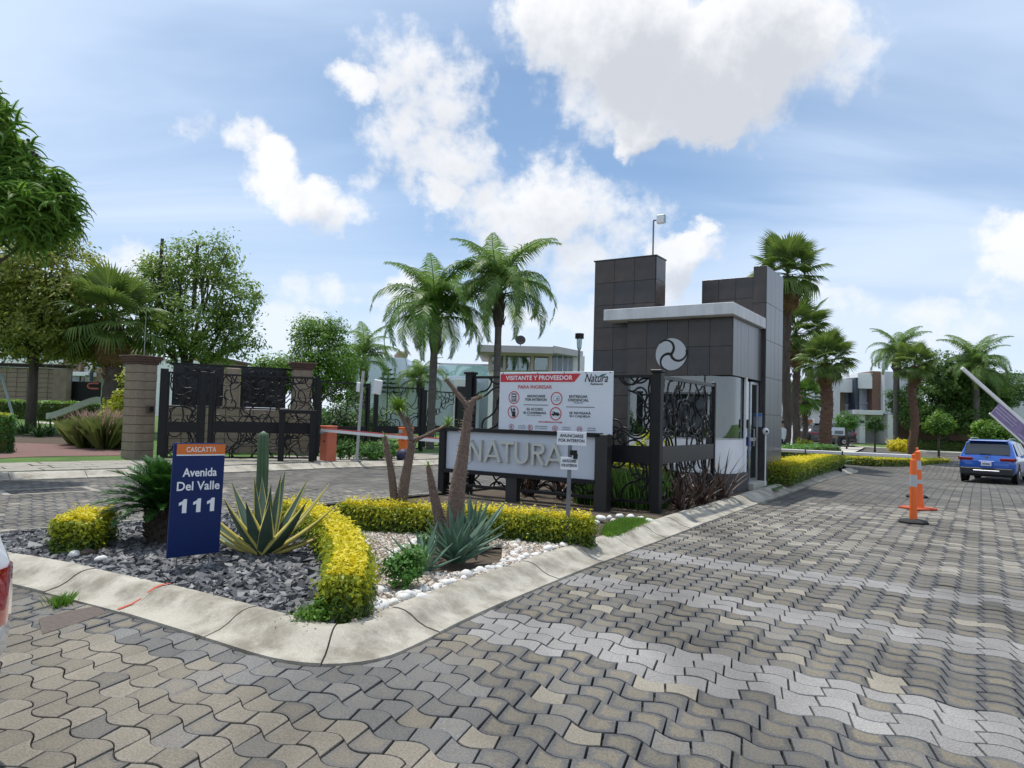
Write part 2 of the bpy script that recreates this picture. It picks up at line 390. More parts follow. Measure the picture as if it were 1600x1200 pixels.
def paver_mat(geom):
    m, nt, b = nodes('paver_geo' if geom else 'paver_sheet'); N, L = nt.nodes, nt.links
    b.inputs['Roughness'].default_value = .78; b.inputs['Specular IOR Level'].default_value = .35
    tc = N.new('ShaderNodeTexCoord')
    def mixc(f, a, c, mode='MIX'):
        x = N.new('ShaderNodeMix'); x.data_type = 'RGBA'; x.blend_type = mode
        for i, q in ((0, f), (6, a), (7, c)):
            if isinstance(q, tuple): x.inputs[i].default_value = (*q, 1)
            elif isinstance(q, float): x.inputs[i].default_value = q
            else: L.new(q, x.inputs[i])
        return x.outputs[2]
    nz = N.new('ShaderNodeTexNoise'); nz.inputs['Scale'].default_value = 90; nz.inputs['Detail'].default_value = 3; L.new(tc.outputs['Object'], nz.inputs['Vector'])
    big = N.new('ShaderNodeTexNoise'); big.inputs['Scale'].default_value = .55; big.inputs['Detail'].default_value = 5; L.new(tc.outputs['Object'], big.inputs['Vector'])
    if geom:
        at = N.new('ShaderNodeAttribute'); at.attribute_name = 'col'; col = at.outputs['Color']
        ed = N.new('ShaderNodeAttribute'); ed.attribute_name = 'worn'; wn = ed.outputs['Fac']
        n3 = N.new('ShaderNodeTexNoise'); n3.inputs['Scale'].default_value = 34; n3.inputs['Detail'].default_value = 6; n3.inputs['Roughness'].default_value = .7; L.new(tc.outputs['Object'], n3.inputs['Vector'])
        ad = N.new('ShaderNodeMath'); ad.operation = 'MULTIPLY_ADD'; L.new(n3.outputs['Fac'], ad.inputs[0]); ad.inputs[1].default_value = 1.9; ad.inputs[2].default_value = -.95
        a2 = N.new('ShaderNodeMath'); a2.operation = 'ADD'; L.new(wn, a2.inputs[0]); L.new(ad.outputs[0], a2.inputs[1])
        mr = N.new('ShaderNodeMapRange'); mr.inputs[1].default_value = .45; mr.inputs[2].default_value = .95; L.new(a2.outputs[0], mr.inputs[0])
        tan = mixc(.85, col, (.215,.185,.13))
        amt = N.new('ShaderNodeMath'); amt.operation = 'MULTIPLY'; L.new(mr.outputs[0], amt.inputs[0]); L.new(at.outputs['Alpha'], amt.inputs[1])
        col = mixc(amt.outputs[0], col, tan)
    else:
        mp = N.new('ShaderNodeMapping'); mp.inputs['Rotation'].default_value = (0, 0, math.radians(33)); L.new(tc.outputs['Object'], mp.inputs[0])
        sp = N.new('ShaderNodeSeparateXYZ'); L.new(mp.outputs[0], sp.inputs[0])
        sn = N.new('ShaderNodeMath'); sn.operation = 'MULTIPLY'; L.new(sp.outputs[0], sn.inputs[0]); sn.inputs[1].default_value = math.pi/.205
        s2 = N.new('ShaderNodeMath'); s2.operation = 'SINE'; L.new(sn.outputs[0], s2.inputs[0])
        s3 = N.new('ShaderNodeMath'); s3.operation = 'MULTIPLY_ADD'; L.new(s2.outputs[0], s3.inputs[0]); s3.inputs[1].default_value = .03; L.new(sp.outputs[1], s3.inputs[2])
        cb = N.new('ShaderNodeCombineXYZ'); L.new(sp.outputs[0], cb.inputs[0]); L.new(s3.outputs[0], cb.inputs[1])
        br = N.new('ShaderNodeTexBrick'); br.inputs['Scale'].default_value = 1; br.inputs['Brick Width'].default_value = .205; br.offset = 0.0; br.inputs['Row Height'].default_value = .178; br.inputs['Mortar Size'].default_value = .012; br.inputs['Mortar Smooth'].default_value = .3
        br.inputs['Color1'].default_value = (.095,.092,.088,1); br.inputs['Color2'].default_value = (.19,.175,.145,1); br.inputs['Mortar'].default_value = (.035,.032,.028,1); br.inputs['Bias'].default_value = -.1
        L.new(cb.outputs[0], br.inputs['Vector']); col = br.outputs['Color']
    gr = N.new('ShaderNodeMapRange'); gr.inputs[1].default_value = .25; gr.inputs[2].default_value = .75; gr.inputs[3].default_value = .62; gr.inputs[4].default_value = 1.3; L.new(nz.outputs['Fac'], gr.inputs[0])
    g2 = N.new('ShaderNodeMapRange'); g2.inputs[1].default_value = .3; g2.inputs[2].default_value = .7; g2.inputs[3].default_value = .66; g2.inputs[4].default_value = 1.12; L.new(big.outputs['Fac'], g2.inputs[0])
    ms = N.new('ShaderNodeMapping'); ms.inputs['Rotation'].default_value = (0, 0, math.radians(33)); ms.inputs['Scale'].default_value = (1.5, .16, 1); L.new(tc.outputs['Object'], ms.inputs[0])
    tr_ = N.new('ShaderNodeTexNoise'); tr_.inputs['Scale'].default_value = .8; tr_.inputs['Detail'].default_value = 6; L.new(ms.outputs[0], tr_.inputs['Vector'])
    g3 = N.new('ShaderNodeMapRange'); g3.inputs[1].default_value = .35; g3.inputs[2].default_value = .65; g3.inputs[3].default_value = .74; g3.inputs[4].default_value = 1.12; L.new(tr_.outputs['Fac'], g3.inputs[0])
    mu0 = N.new('ShaderNodeMath'); mu0.operation = 'MULTIPLY'; L.new(g3.outputs[0], mu0.inputs[0]); L.new(g2.outputs[0], mu0.inputs[1])
    mu = N.new('ShaderNodeMath'); mu.operation = 'MULTIPLY'; L.new(gr.outputs[0], mu.inputs[0]); L.new(mu0.outputs[0], mu.inputs[1])
    vm = N.new('ShaderNodeVectorMath'); vm.operation = 'SCALE'; L.new(col, vm.inputs[0]); L.new(mu.outputs[0], vm.inputs['Scale'])
    L.new(vm.outputs[0], b.inputs['Base Color'])
    bp = N.new('ShaderNodeBump'); bp.inputs['Strength'].default_value = .35; bp.inputs['Distance'].default_value = .006; L.new(nz.outputs['Fac'], bp.inputs['Height']); L.new(bp.outputs[0], b.inputs['Normal'])
    return m
M['paver'] = paver_mat(True); M['paver_sheet'] = paver_mat(False)
M['sand'] = mat('joint_sand', (.055,.05,.042), .95, scale=12, bump=.4, col2=(.10,.092,.075))
road = struct(obj('road', grid(-45, 75, -6, 75, 121, 82, lambda x, y: gz(x, y)-.014-(.022 if y < 15.5 else 0)), M['sand']))
# far part of the road: same paving, too fine to pick apart
def sheet(name, poly, z, m, parent=None, fz=None):
    bm = bmesh.new(); vs_ = [bm.verts.new((p[0], p[1], z)) for p in poly]; bm.faces.new(vs_)
    bmesh.ops.triangulate(bm, faces=bm.faces); me = bpy.data.meshes.new(name); bm.to_mesh(me); bm.free()
    if fz:
        for v_ in me.vertices: v_.co.z += fz(v_.co.x, v_.co.y)
    return obj(name, me, m, parent)
far = grid(-45, 75, 14.0, 75, 161, 92, lambda x, y: gz(x, y)-.004)
struct(obj('road_far_paving', far, M['paver_sheet']))

# ------------------------------------------------------------------ pavers
PL, PW = .205, .178
BANDS = [(4.83,.30), (6.62,.29), (8.5,.28)]
def build_pavers():
    rows = {}
    cells = []
    j0, j1 = int(-14/PW), int(22/PW)
    for j in range(j0, j1):
        for i in range(int(-24/PL), int(24/PL)):
            cells.append((i, j))
    near = []; rest = []
    islk = offset(isl_front, .14)
    ISL_IN = islk + list(reversed(isl_back2)) + list(reversed(offset(isl_back, -.02)))
    isl_np = [(p.x, p.y) for p in ISL_IN]
    lk = offset(left_kerb, .12)
    for (i, j) in cells:
        s0 = i*PL; t0 = j*PW
        c = RR*(s0+PL/2)+RD*(t0+PW/2)
        if c.y < .6 or c.y > 15.4: continue
        if c.x < -c.y*.80-2.0 or c.x > c.y*.8+6.0: continue
        if inside(c, isl_np): continue
        # left verge
        bad = False
        for a, b in zip(lk[::2], lk[2::2]):
            if a.x <= c.x <= b.x:
                yk = a.y+(b.y-a.y)*(c.x-a.x)/(b.x-a.x)
                if c.y > yk: bad = True
                break
        if c.x < lk[0].x or bad: continue
        cells_d = c.length
        rest.append((cells_d, i, j, s0, t0, c))
    rest.sort(key=lambda q: q[0])
    def seen(c):
        d = c-V(0, 0, H); y = d.dot(_f)
        if y < .2: return False
        a, b = d.dot(_r)/y*FPX, d.dot(_u)/y*FPX
        return abs(a) < 830 and abs(b) < 630
    vis = [q for q in rest if seen(q[5])]
    hid = [q for q in rest if not seen(q[5])]
    def one(q, mb, cols, worn, n):
        _, i, j, s0, t0, c = q
        rr = random.Random(i*7919+j*104729)
        aA, ln = .041, .028; wv = lambda q: aA*math.sin(math.pi*q/PL); pts = []
        ks = [.07]+list(range(1, n))+[n-.07]
        for k in ks: q = s0+ln+PL*k/n; pts.append((q, t0+wv(q)))
        for k in ks: q = s0-ln+PL*(1-k/n); pts.append((q, t0+PW+wv(q)))
        cx = sum(p[0] for p in pts)/len(pts); cy = sum(p[1] for p in pts)/len(pts)
        gap = .966+rr.uniform(-.012, .01)
        dz = rr.uniform(-.004, .003); tx, ty = rr.uniform(-.02, .02), rr.uniform(-.02, .02)
        rot = rr.uniform(-.025, .025)
        def P(p, k, z):
            x, y = (p[0]-cx)*k, (p[1]-cy)*k*1.0
            x, y = x*math.cos(rot)-y*math.sin(rot), x*math.sin(rot)+y*math.cos(rot)
            w = RR*(cx+x)+RD*(cy+y); return (w.x, w.y, z+dz+x*tx+y*ty)
        m = len(pts); o = len(mb.v)
        cut = lambda k: 1
        ring = []
        mb.v += [P(p, gap+.01, -.045) for p in pts]+[P(p, gap, -.0035) for p in pts]+[P(p, gap-.02, 0) for p in pts]+[P(p, .52, .001) for p in pts]
        fs = []
        for r_ in range(3):
            fs += [(o+r_*m+k, o+r_*m+(k+1) % m, o+(r_+1)*m+(k+1) % m, o+(r_+1)*m+k) for k in range(m)]
        fs.append(tuple(o+3*m+k for k in range(m)))
        # winding: make the cap face up
        mb.f += fs; mb.m += [0]*len(fs)
        # colour of this block
        d = c.dot(RD); s_ = c.dot(RR); wn = rr.uniform(.2, 1)
        isband = any(abs(d-b0) < bw for b0, bw in BANDS) and c.x > -.25
        left = c.x < -.1 and c.y < 5.4
        if isband and rr.random() < .95:
            g = rr.uniform(.23, .30); col = (g, g*.965, g*.93); wn = .06
        elif left:
            e = (c-G(113,972)).dot(RD)
            if 0 < e < 1.0 and rr.random() < .88: g = rr.uniform(.11, .18); col = (g, g*.99, g*.96); wn *= .3
            elif rr.random() < .75: g = rr.uniform(.16, .25); col = (g, g*.90, g*.73); wn = .45
            else: g = rr.uniform(.12, .19); col = (g, g*.94, g*.86); wn *= .8
        else:
            q_ = rr.random()
            if q_ < .84: g = rr.uniform(.078, .125); col = (g, g, g*1.0); wn = rr.uniform(.45, 1)
            elif q_ < .94: g = rr.uniform(.14, .2); col = (g, g*.97, g*.92); wn = .5
            else: g = rr.uniform(.24, .32); col = (g, g*.91, g*.73); wn = .1
            if d > 9.6 and s_ > -4 and rr.random() < .4: g = rr.uniform(.2, .3); col = (g, g*.93, g*.8); wn = .2
        cols += [(*col, wn)]*(4*m)
        worn += [0.0]*(2*m)+[.08]*m+[1.0]*m
    def fin(mb, cols, worn, name):
        me = mb.mesh(name)
        a = me.color_attributes.new('col', 'FLOAT_COLOR', 'POINT'); a.data.foreach_set('color', np.array(cols, dtype=np.float32).ravel())
        w = me.attributes.new('worn', 'FLOAT', 'POINT'); w.data.foreach_set('value', np.array(worn, dtype=np.float32))
        return me
    for q in vis[:300]:
        mb, cols, worn = MB(), [], []; one(q, mb, cols, worn, 6)
        obj('paver', fin(mb, cols, worn, 'paver'), M['paver'], road)
    mb, cols, worn = MB(), [], []
    for q in vis[300:]: one(q, mb, cols, worn, 6 if q[0] < 7 else 4 if q[0] < 11 else 3)
    for q in hid: one(q, mb, cols, worn, 3)
    obj('paver_field', fin(mb, cols, worn, 'paver_field'), M['paver'], road, kind='stuff')
build_pavers()

# ------------------------------------------------------------------ kerbs
def kerb_mat():
    m, nt, b = nodes('weathered_kerb'); N, L = nt.nodes, nt.links; b.inputs['Roughness'].default_value = .85
    tc = N.new('ShaderNodeTexCoord'); cols = []
    def noise(sc_, det, lo, hi, c0, c1):
        n_ = N.new('ShaderNodeTexNoise'); n_.inputs['Scale'].default_value = sc_; n_.inputs['Detail'].default_value = det; n_.inputs['Roughness'].default_value = .65; L.new(tc.outputs['Object'], n_.inputs['Vector'])
        r_ = N.new('ShaderNodeValToRGB'); r_.color_ramp.elements[0].position = lo; r_.color_ramp.elements[1].position = hi; r_.color_ramp.elements[0].color = (*c0,1); r_.color_ramp.elements[1].color = (*c1,1); L.new(n_.outputs['Fac'], r_.inputs[0]); return n_, r_.outputs[0]
    def mul(a, c):
        x = N.new('ShaderNodeMix'); x.data_type = 'RGBA'; x.blend_type = 'MULTIPLY'; x.inputs[0].default_value = 1; L.new(a, x.inputs[6]); L.new(c, x.inputs[7]); return x.outputs[2]
    _, base = noise(1.6, 8, .3, .7, (.36,.335,.28), (.47,.445,.38))
    _, stain = noise(2.6, 9, .36, .56, (.52,.50,.47), (1,1,1))
    n3, speck = noise(85, 3, .3, .6, (.78,.77,.75), (1,1,1))
    L.new(mul(mul(base, stain), speck), b.inputs['Base Color'])
    bp = N.new('ShaderNodeBump'); bp.inputs['Strength'].default_value = .25; bp.inputs['Distance'].default_value = .01; L.new(n3.outputs['Fac'], bp.inputs['Height']); L.new(bp.outputs[0], b.inputs['Normal']); return m
M['kerb'] = kerb_mat()
PROF = [(0,-.05),(0,.022),(.04,.03),(.12,.045),(.19,.075),(.25,.115),(.31,.142),(.37,.152),(.44,.150),(.46,.12)]
def kerb(name, line, side=1, seg=1.0, width=1.0, jmax=None):
    root = struct(bpy.data.objects.new(name, None)); C.objects.link(root)
    pts = resample(line, .12); i = 0; n = int(seg/.12); k = 0
    while i < len(pts)-2:
        e = min(i+n, len(pts)-1); sp = pts[i:e+1]
        if len(sp) < 3: break
        mb = MB(); m = len(PROF); tz = RN.uniform(-.006, .006); 
        for q, p in enumerate(sp):
            t = (pts[min(i+q+1, len(pts)-1)]-pts[max(i+q-1, 0)]).normalized(); nr = V(-t.y, t.x, 0)*side
            pp = V(p.x, p.y, 0)
            if q == 0: pp = pp+t*.006
            if q == len(sp)-1: pp = pp-t*.006
            for (a, z) in PROF: mb.v.append(tuple(pp+nr*a*width+V(0, 0, z+gz(p.x, p.y)+tz*(z > 0))))
        for q in range(len(sp)-1):
            for a in range(m-1):
                f = (q*m+a, q*m+a+1, (q+1)*m+a+1, (q+1)*m+a); mb.f.append(f if side < 0 else tuple(reversed(f)))
        mb.f += [tuple(range(m)), tuple((len(sp)-1)*m+a for a in range(m-1, -1, -1))]; mb.m = [0]*len(mb.f)
        obj('kerb_segment', mb, M['kerb'], root, smooth=50)
        i = e; k += 1
    return root
kf = kerb('island_kerb', isl_front, 1, 1.15)
kerb('island_back_kerb', isl_back, -1, 1.4, .45)
kerb('verge_kerb', left_kerb, 1, 1.5)
# painted joint and the weathered joint next to it, on the kerb by the slate bed
def joint(u, v, m, w, dz=.004):
    p0 = G(u, v); best = min(range(len(isl_front)-1), key=lambda i: (isl_front[i]-p0).length)
    t = (isl_front[best+1]-isl_front[best-1]).normalized(); nr = V(-t.y, t.x, 0); mb = MB(); k = len(PROF)-1
    for (a, z) in PROF[1:]:
        for s_ in (-w, w): mb.v.append(tuple(p0+nr*(a-.001)+t*(s_*(1+.3*math.sin(a*23))+.05*a)+V(0, 0, z+dz)))
    mb.f = [(2*i, 2*i+1, 2*i+3, 2*i+2) for i in range(k-1)]; mb.m = [0]*len(mb.f)
    return mb
obj('kerb_paint', joint(184, 957, M['redpaint'], .014), M['redpaint'], kf)

# ------------------------------------------------------------------ island beds and verges
ISL_BED = offset(isl_front, .40) + list(reversed(isl_back2)) + list(reversed(offset(isl_back, -.08)))
struct(sheet('island_soil', ISL_BED, .085, M['soil']))
lv = offset(left_kerb, .40)
lv_in = offset(left_kerb, 3.17)
def strip(name, a, b, za, zb, m, fz=0):
    mb = MB(); n = min(len(a), len(b))
    mb.v = [(p.x, p.y, za+gz(p.x, p.y)) for p in a[:n]]+[(p.x, p.y, zb+gz(p.x, p.y)) for p in b[:n]]
    mb.f = [(i, i+1, n+i+1, n+i) for i in range(n-1)]; mb.m = [0]*len(mb.f)
    return struct(obj(name, mb, m))
strip('sidewalk_bed', lv, lv_in, .125, .135, M['lawn'])
sw = struct(bpy.data.objects.new('sidewalk', None)); C.objects.link(sw)
c0 = resample(offset(left_kerb, .62), .92); c1 = resample(offset(left_kerb, 3.1), .92)
for row in range(4):
    for i in range(6, min(len(c0), len(c1))-1):
        if c0[i].y > 36 or c0[i].x < -16: continue
        t = (c0[i+1]-c0[i]).normalized(); nr = V(-t.y, t.x, 0)
        c = c0[i]+t*.45+nr*(.33+.65*row)+t*(.3*(row % 2))
        obj('paving_slab', MB().cbox((0,0,0), (.87,.61,.07), .008), M['slab'], sw, (c.x, c.y, .125+RN.uniform(0,.01)), (RN.uniform(-.01,.01), RN.uniform(-.01,.01), math.atan2(t.y, t.x)))
lw = [p for p in lv_in]
def lawn_z(x, y):
    # left garden rises gently away from the road
    best = min((V(x, y, 0)-p).length for p in lv_in[::6]); return .14+min(.45, max(0, best-2)*.035)
def GH(o_): return .132+(max(0, min(o_, 17)-3)*.026)+max(0, min(o_, 22)-17)*.07
mbx = MB(); rows = 14
for k in range(rows):
    off = (3.15,4,6,10,14,17,19,22,26,32,40,52,70,95)[k]
    ln = offset(left_kerb, off) if k < 3 else [p+V(-.74, .70, 0)*(off) for p in left_kerb]
    for p in ln: mbx.v.append((p.x, p.y, GH(off)))
n = len(left_kerb)
mbx.f = [(k*n+i, k*n+i+1, (k+1)*n+i+1, (k+1)*n+i) for k in range(rows-1) for i in range(n-1)]; mbx.m = [0]*len(mbx.f)
struct(obj('garden_lawn', mbx, M['lawn']))
def gl(x, y):                                                             # garden height at a point
    return GH(min((V(x, y, 0)-p).length for p in left_kerb))
# red path from the sidewalk into the garden
pa = [GX(-60, 18.0), GX(40, 19.5), GX(110, 20.3), GX(186, 21.0)]; pb = [GX(-60, 23.5), GX(30, 25.0), GX(110, 23.8), GX(190, 22.6)]
mb = MB(); pa_, pb_ = smoothpoly(pa, 2), smoothpoly(pb, 2)
mb.v = [(p.x, p.y, gl(p.x, p.y)+.012) for p in pa_]+[(p.x, p.y, gl(p.x, p.y)+.016) for p in pb_]
n = len(pa_); mb.f = [(i, i+1, n+i+1, n+i) for i in range(n-1)]; mb.m = [0]*len(mb.f)
struct(obj('path', mb, M['redpath']))
# asphalt patch beside the white car, drain covers in the entry lane
M['patch'] = mat('brown_patch', (.085,.066,.055), .95, scale=30, bump=.8, col2=(.13,.105,.09))
pp = [G(60,968), G(110,955), G(150,948), G(168,958), G(120,975), G(66,992)]
obj('mortar_patch', sheet('mortar_patch_mesh', [(p.x, p.y) for p in pp], .006, M['patch']).data, None, road)
bpy.data.objects.remove(bpy.data.objects['mortar_patch_mesh'])
M['grate'] = mat('iron_grate', (.045,.04,.037), .7, scale=20, var=.3)
def drain(u, v, w, l, lab):
    p = G(u, v); t = thing('drain_cover', lab, 'drain cover', (p.x, p.y, .0), math.radians(45))
    fr = MB()
    for s_ in (-1, 1):
        fr.box((s_*(l/2+.06), 0, .0), (.12, w+.24, .014)); fr.box((0, s_*(w/2+.06), -.0005), (l, .12, .014))
    obj('concrete_collar', fr, M['slab'], t)
    obj('grate', MB().box((0,0,-.002), (l, w, .014)), M['grate'], t)
    for k in range(9): obj('bar', MB().box((-l/2+l*(k+.5)/9, 0, .006), (l/9*.5, w*.94, .008)), M['grate'], t)
drain(75, 767, .7, 1.3, 'dark iron drain cover in a pale concrete collar on the entry lane')
# ------------------------------------------------------------------ gatehouse
A33 = math.radians(-33)
M['tile'] = mat('dark_porcelain_tile', (.030,.026,.025), .38, scale=1.7, col2=(.058,.050,.047), spec=.5, bump=.05, bscale=25, detail=8, coords='Generated')
def tile_mat(i, c1, c2):
    return mat('dark_tile_%d' % i, c1, .30, scale=3.0, col2=c2, spec=.5, bump=.05, bscale=30, detail=8)
TILES = [tile_mat(0, (.022,.019,.020), (.050,.043,.042)), tile_mat(1, (.028,.022,.020), (.062,.047,.041)), tile_mat(2, (.034,.025,.022), (.075,.053,.044))]
SHEEN = [mat('painted_sheen_tile_%d' % i, (.075+.008*i,.077+.008*i,.083+.008*i), .30, scale=4, col2=(.10,.102,.108), spec=.7, stretch=(6,6,.3)) for i in range(2)]  # narrow side-face tiles: grazing sky sheen painted in as a lighter grey base
M['grout'] = flat('grout', (.024,.021,.020), .9)
M['slabwhite'] = mat('white_render', (.50,.50,.50), .75, scale=1.6, col2=(.70,.71,.73), detail=9, stretch=(2.5,2.5,.6))
M['alu'] = mat('aluminium', (.42,.43,.45), .35, metal=.7, scale=8, var=.08)
def glass_mat(name, tint=(.75,.82,.82), refl=.35):
    m, nt, b = nodes(name); N, L = nt.nodes, nt.links
    tr = N.new('ShaderNodeBsdfTransparent'); tr.inputs[0].default_value = (*tint, 1)
    gl_ = N.new('ShaderNodeBsdfGlossy'); gl_.inputs['Roughness'].default_value = .02; gl_.inputs[0].default_value = (.9,.95,.95,1)
    fr = N.new('ShaderNodeLayerWeight'); fr.inputs[0].default_value = .5
    mr = N.new('ShaderNodeMapRange'); mr.inputs[3].default_value = refl; mr.inputs[4].default_value = .8; L.new(fr.outputs['Fresnel'], mr.inputs[0])
    mx = N.new('ShaderNodeMixShader'); L.new(mr.outputs[0], mx.inputs[0]); L.new(tr.outputs[0], mx.inputs[1]); L.new(gl_.outputs[0], mx.inputs[2])
    L.new(mx.outputs[0], nt.nodes['Material Output'].inputs['Surface']); return m
M['glass'] = glass_mat('window_glass', (.5,.62,.6), .10); M['darkglass'] = glass_mat('tinted_glass', (.16,.19,.21), .28)
O = G(1141, 778)
gh = thing('gatehouse', 'dark tiled guard house with white slab roof, two towers and glazed corner', 'gatehouse', (O.x, O.y, 0), A33)
_tiles = {}
def tiles_on(parent, face, a0, a1, z0, z1, fixed, tw, th, sign, seed=0):
    """tile a wall face: face 'x' runs along local x at y=fixed (faces -y), 'y' runs along local y at x=fixed (faces +x)"""
    rr = random.Random(seed+int(a0*100)); nz_ = max(1, round((z1-z0)/th)); na = max(1, round((a1-a0)/tw)); w, h = (a1-a0)/na, (z1-z0)/nz_
    for k in range(nz_):
        for i in range(na):
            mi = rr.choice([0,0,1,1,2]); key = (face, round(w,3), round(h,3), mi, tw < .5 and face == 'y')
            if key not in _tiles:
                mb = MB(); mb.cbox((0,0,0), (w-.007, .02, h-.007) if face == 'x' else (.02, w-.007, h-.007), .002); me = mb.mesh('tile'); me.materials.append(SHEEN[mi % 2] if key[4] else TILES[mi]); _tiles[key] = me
            ca, cz = a0+w*(i+.5), z0+h*(k+.5); pr = rr.uniform(-.0015, .0015)
            obj('tile', _tiles[key], None, parent, (ca, fixed-.008+pr, cz) if face == 'x' else (fixed+.008+pr, ca, cz))
# left tower
tw = obj('tower', MB().bbox((-3.5,.2,0), (-1.9,.8,5.55)), M['grout'], gh)
tiles_on(tw, 'x', -3.5, -1.9, 0, 5.55, .2, .53, .555, 1, 1); tiles_on(tw, 'y', .2, .8, 3.9, 5.55, -1.9, .6, .555, 1, 2)
obj('tower_cap', MB().box((-2.7,.5,5.565), (1.66,.66,.03)), M['darkmetal'], tw)
# right tower: front wall and the side wall along the lane
tr = obj('tower', MB().bbox((-1.52,2.46,0), (-.2,2.95,5.32)), M['grout'], gh)
tiles_on(tr, 'x', -1.52, -.2, 3.7, 5.32, 2.46, .5, .54, 1, 3); 
sd = obj('side_wall', MB().bbox((-.2,2.44,0), (.11,4.2,5.57)), M['grout'], gh)
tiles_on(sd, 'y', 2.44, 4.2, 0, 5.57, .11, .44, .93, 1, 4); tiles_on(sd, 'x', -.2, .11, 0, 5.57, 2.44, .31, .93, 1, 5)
# header wall over the glazing
hw = obj('header_wall', MB().bbox((-2.5,0,2.68), (0,2.44,3.98)), M['grout'], gh)
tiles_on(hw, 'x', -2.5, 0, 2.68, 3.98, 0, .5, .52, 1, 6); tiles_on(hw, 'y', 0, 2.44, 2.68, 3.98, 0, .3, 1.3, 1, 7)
sb = MB(); sb.cbox((-1.42,1.02,4.11), (3.08,2.80,.26), .008)
obj('roof_slab', sb, M['slabwhite'], gh)
# room behind the glass
rm = MB(); rm.bbox((-2.5,2.38,.1), (-.05,2.43,2.68)); rm.bbox((-2.5,.1,.05), (-2.44,2.38,2.68)); 
obj('room_wall', rm, mat('room_wall', (.13,.15,.14), .8), gh)
obj('room_floor', MB().bbox((-2.44,.05,.0), (-.02,2.38,.12)), M['slab'], gh)
dk = MB(); dk.box((-1.3,1.6,.95), (1.9,.55,.05)); dk.box((-1.3,1.7,.55), (1.8,.4,.75)); obj('counter', dk, M['darkmetal'], gh)
mo = MB(); mo.cbox((-1.5,1.55,1.25), (.5,.04,.32), .01); mo.box((-1.5,1.58,1.02), (.06,.06,.14)); obj('monitor', mo, M['black'], gh)
def corner(r, inset=0, n=8):
    p = [(-2.42, inset)]
    for k in range(n+1):
        a = -math.pi/2+math.pi/2*k/n; p.append((-inset-r+r*math.cos(a), inset+r+r*math.sin(a)))
    p.append((-inset, 1.12)); return p
def wallstrip(path, z0, z1, t=.03):
    mb = MB(); n = len(path); mb.v = [(x, y, z) for z in (z0, z1) for (x, y) in path]; mb.f = [(i, i+1, n+i+1, n+i) for i in range(n-1)]; mb.m = [0]*len(mb.f)
    q = [(x-(.03 if i else 0), y+.03) for i, (x, y) in enumerate(path)]
    o = len(mb.v); mb.v += [(x, y, z) for z in (z0, z1) for (x, y) in q]; mb.f += [(o+n+i, o+n+i+1, o+i+1, o+i) for i in range(n-1)]
    mb.f += [(n+i, n+i+1, o+n+i+1, o+n+i) for i in range(n-1)]; mb.m = [0]*len(mb.f); return mb
cp = corner(.55, .04)
obj('white_panel', wallstrip(cp, .5, 1.27), M['white'], gh, smooth=40)
gs = wallstrip(cp, 1.29, 2.68)
obj('curved_window', MB().add([(x, y, z) for z in (1.27, 2.68) for (x, y) in corner(.55, .055)], [(i, i+1, len(cp)+i+1, len(cp)+i) for i in range(len(cp)-1)]), M['glass'], gh, smooth=40)
for xx in (-1.65, -.62): obj('mullion', MB().box((xx, .045, 1.98), (.025,.03,1.4)), M['darkmetal'], gh)
obj('sill', wallstrip([(x+.0, y-.012) for x, y in cp], 1.255, 1.285), M['alu'], gh)
pl = MB(); pl.prism([(-2.5,-.02)]+[(x+.08, y-.06) for x, y in cp[1:-1]]+[(.08,1.15),(-2.5,1.15)], 0, .5); obj('plinth', pl, mat('dark_plinth', (.05,.05,.055), .6, scale=3, var=.2), gh)
# door side
obj('jamb', MB().cbox((-.01,1.16,1.6), (.06,.09,2.2), .006), M['white'], gh)
obj('entry_step', MB().cbox((.02,1.83,.12), (.34,1.2,.24), .01), M['concrete'], gh)
dr = obj('door', MB().bbox((-.08,1.62,.24), (-.04,2.36,2.62)), M['darkglass'], gh)
fr = MB(); fr.box((-.05,1.64,1.42), (.06,.06,2.4)); fr.box((-.05,2.34,1.42), (.06,.06,2.4)); fr.box((-.05,2.0,2.6), (.06,.66,.06)); fr.box((-.05,2.0,1.25), (.06,.66,.08)); fr.box((-.05,2.0,.28), (.06,.66,.08)); obj('door_frame', fr, M['alu'], dr)
obj('door_handle', MB().tube([(.01,1.75,1.1),(.04,1.75,1.1),(.04,1.75,1.5),(.01,1.75,1.5)], .012, 6), M['alu'], dr)
obj('side_window', MB().bbox((-.06,1.22,.6), (-.04,1.6,2.62)), M['darkglass'], gh)
# notice and intercom on the tower front
nt_ = obj('notice', MB().cbox((-.02,2.40,1.72), (.16,.03,.34), .006), flat('notice_grey', (.28,.33,.40), .4), gh)
obj('notice_header', MB().box((-.02,2.381,1.845), (.15,.008,.07)), flat('notice_blue', (.03,.16,.5), .5), nt_)
for (yy, z, m_) in ((1.16,1.62,'darkmetal'), (1.16,1.22,'blue')): obj('intercom', MB().cbox((.045,yy,z), (.05,.07,.2), .008), M[m_], gh)
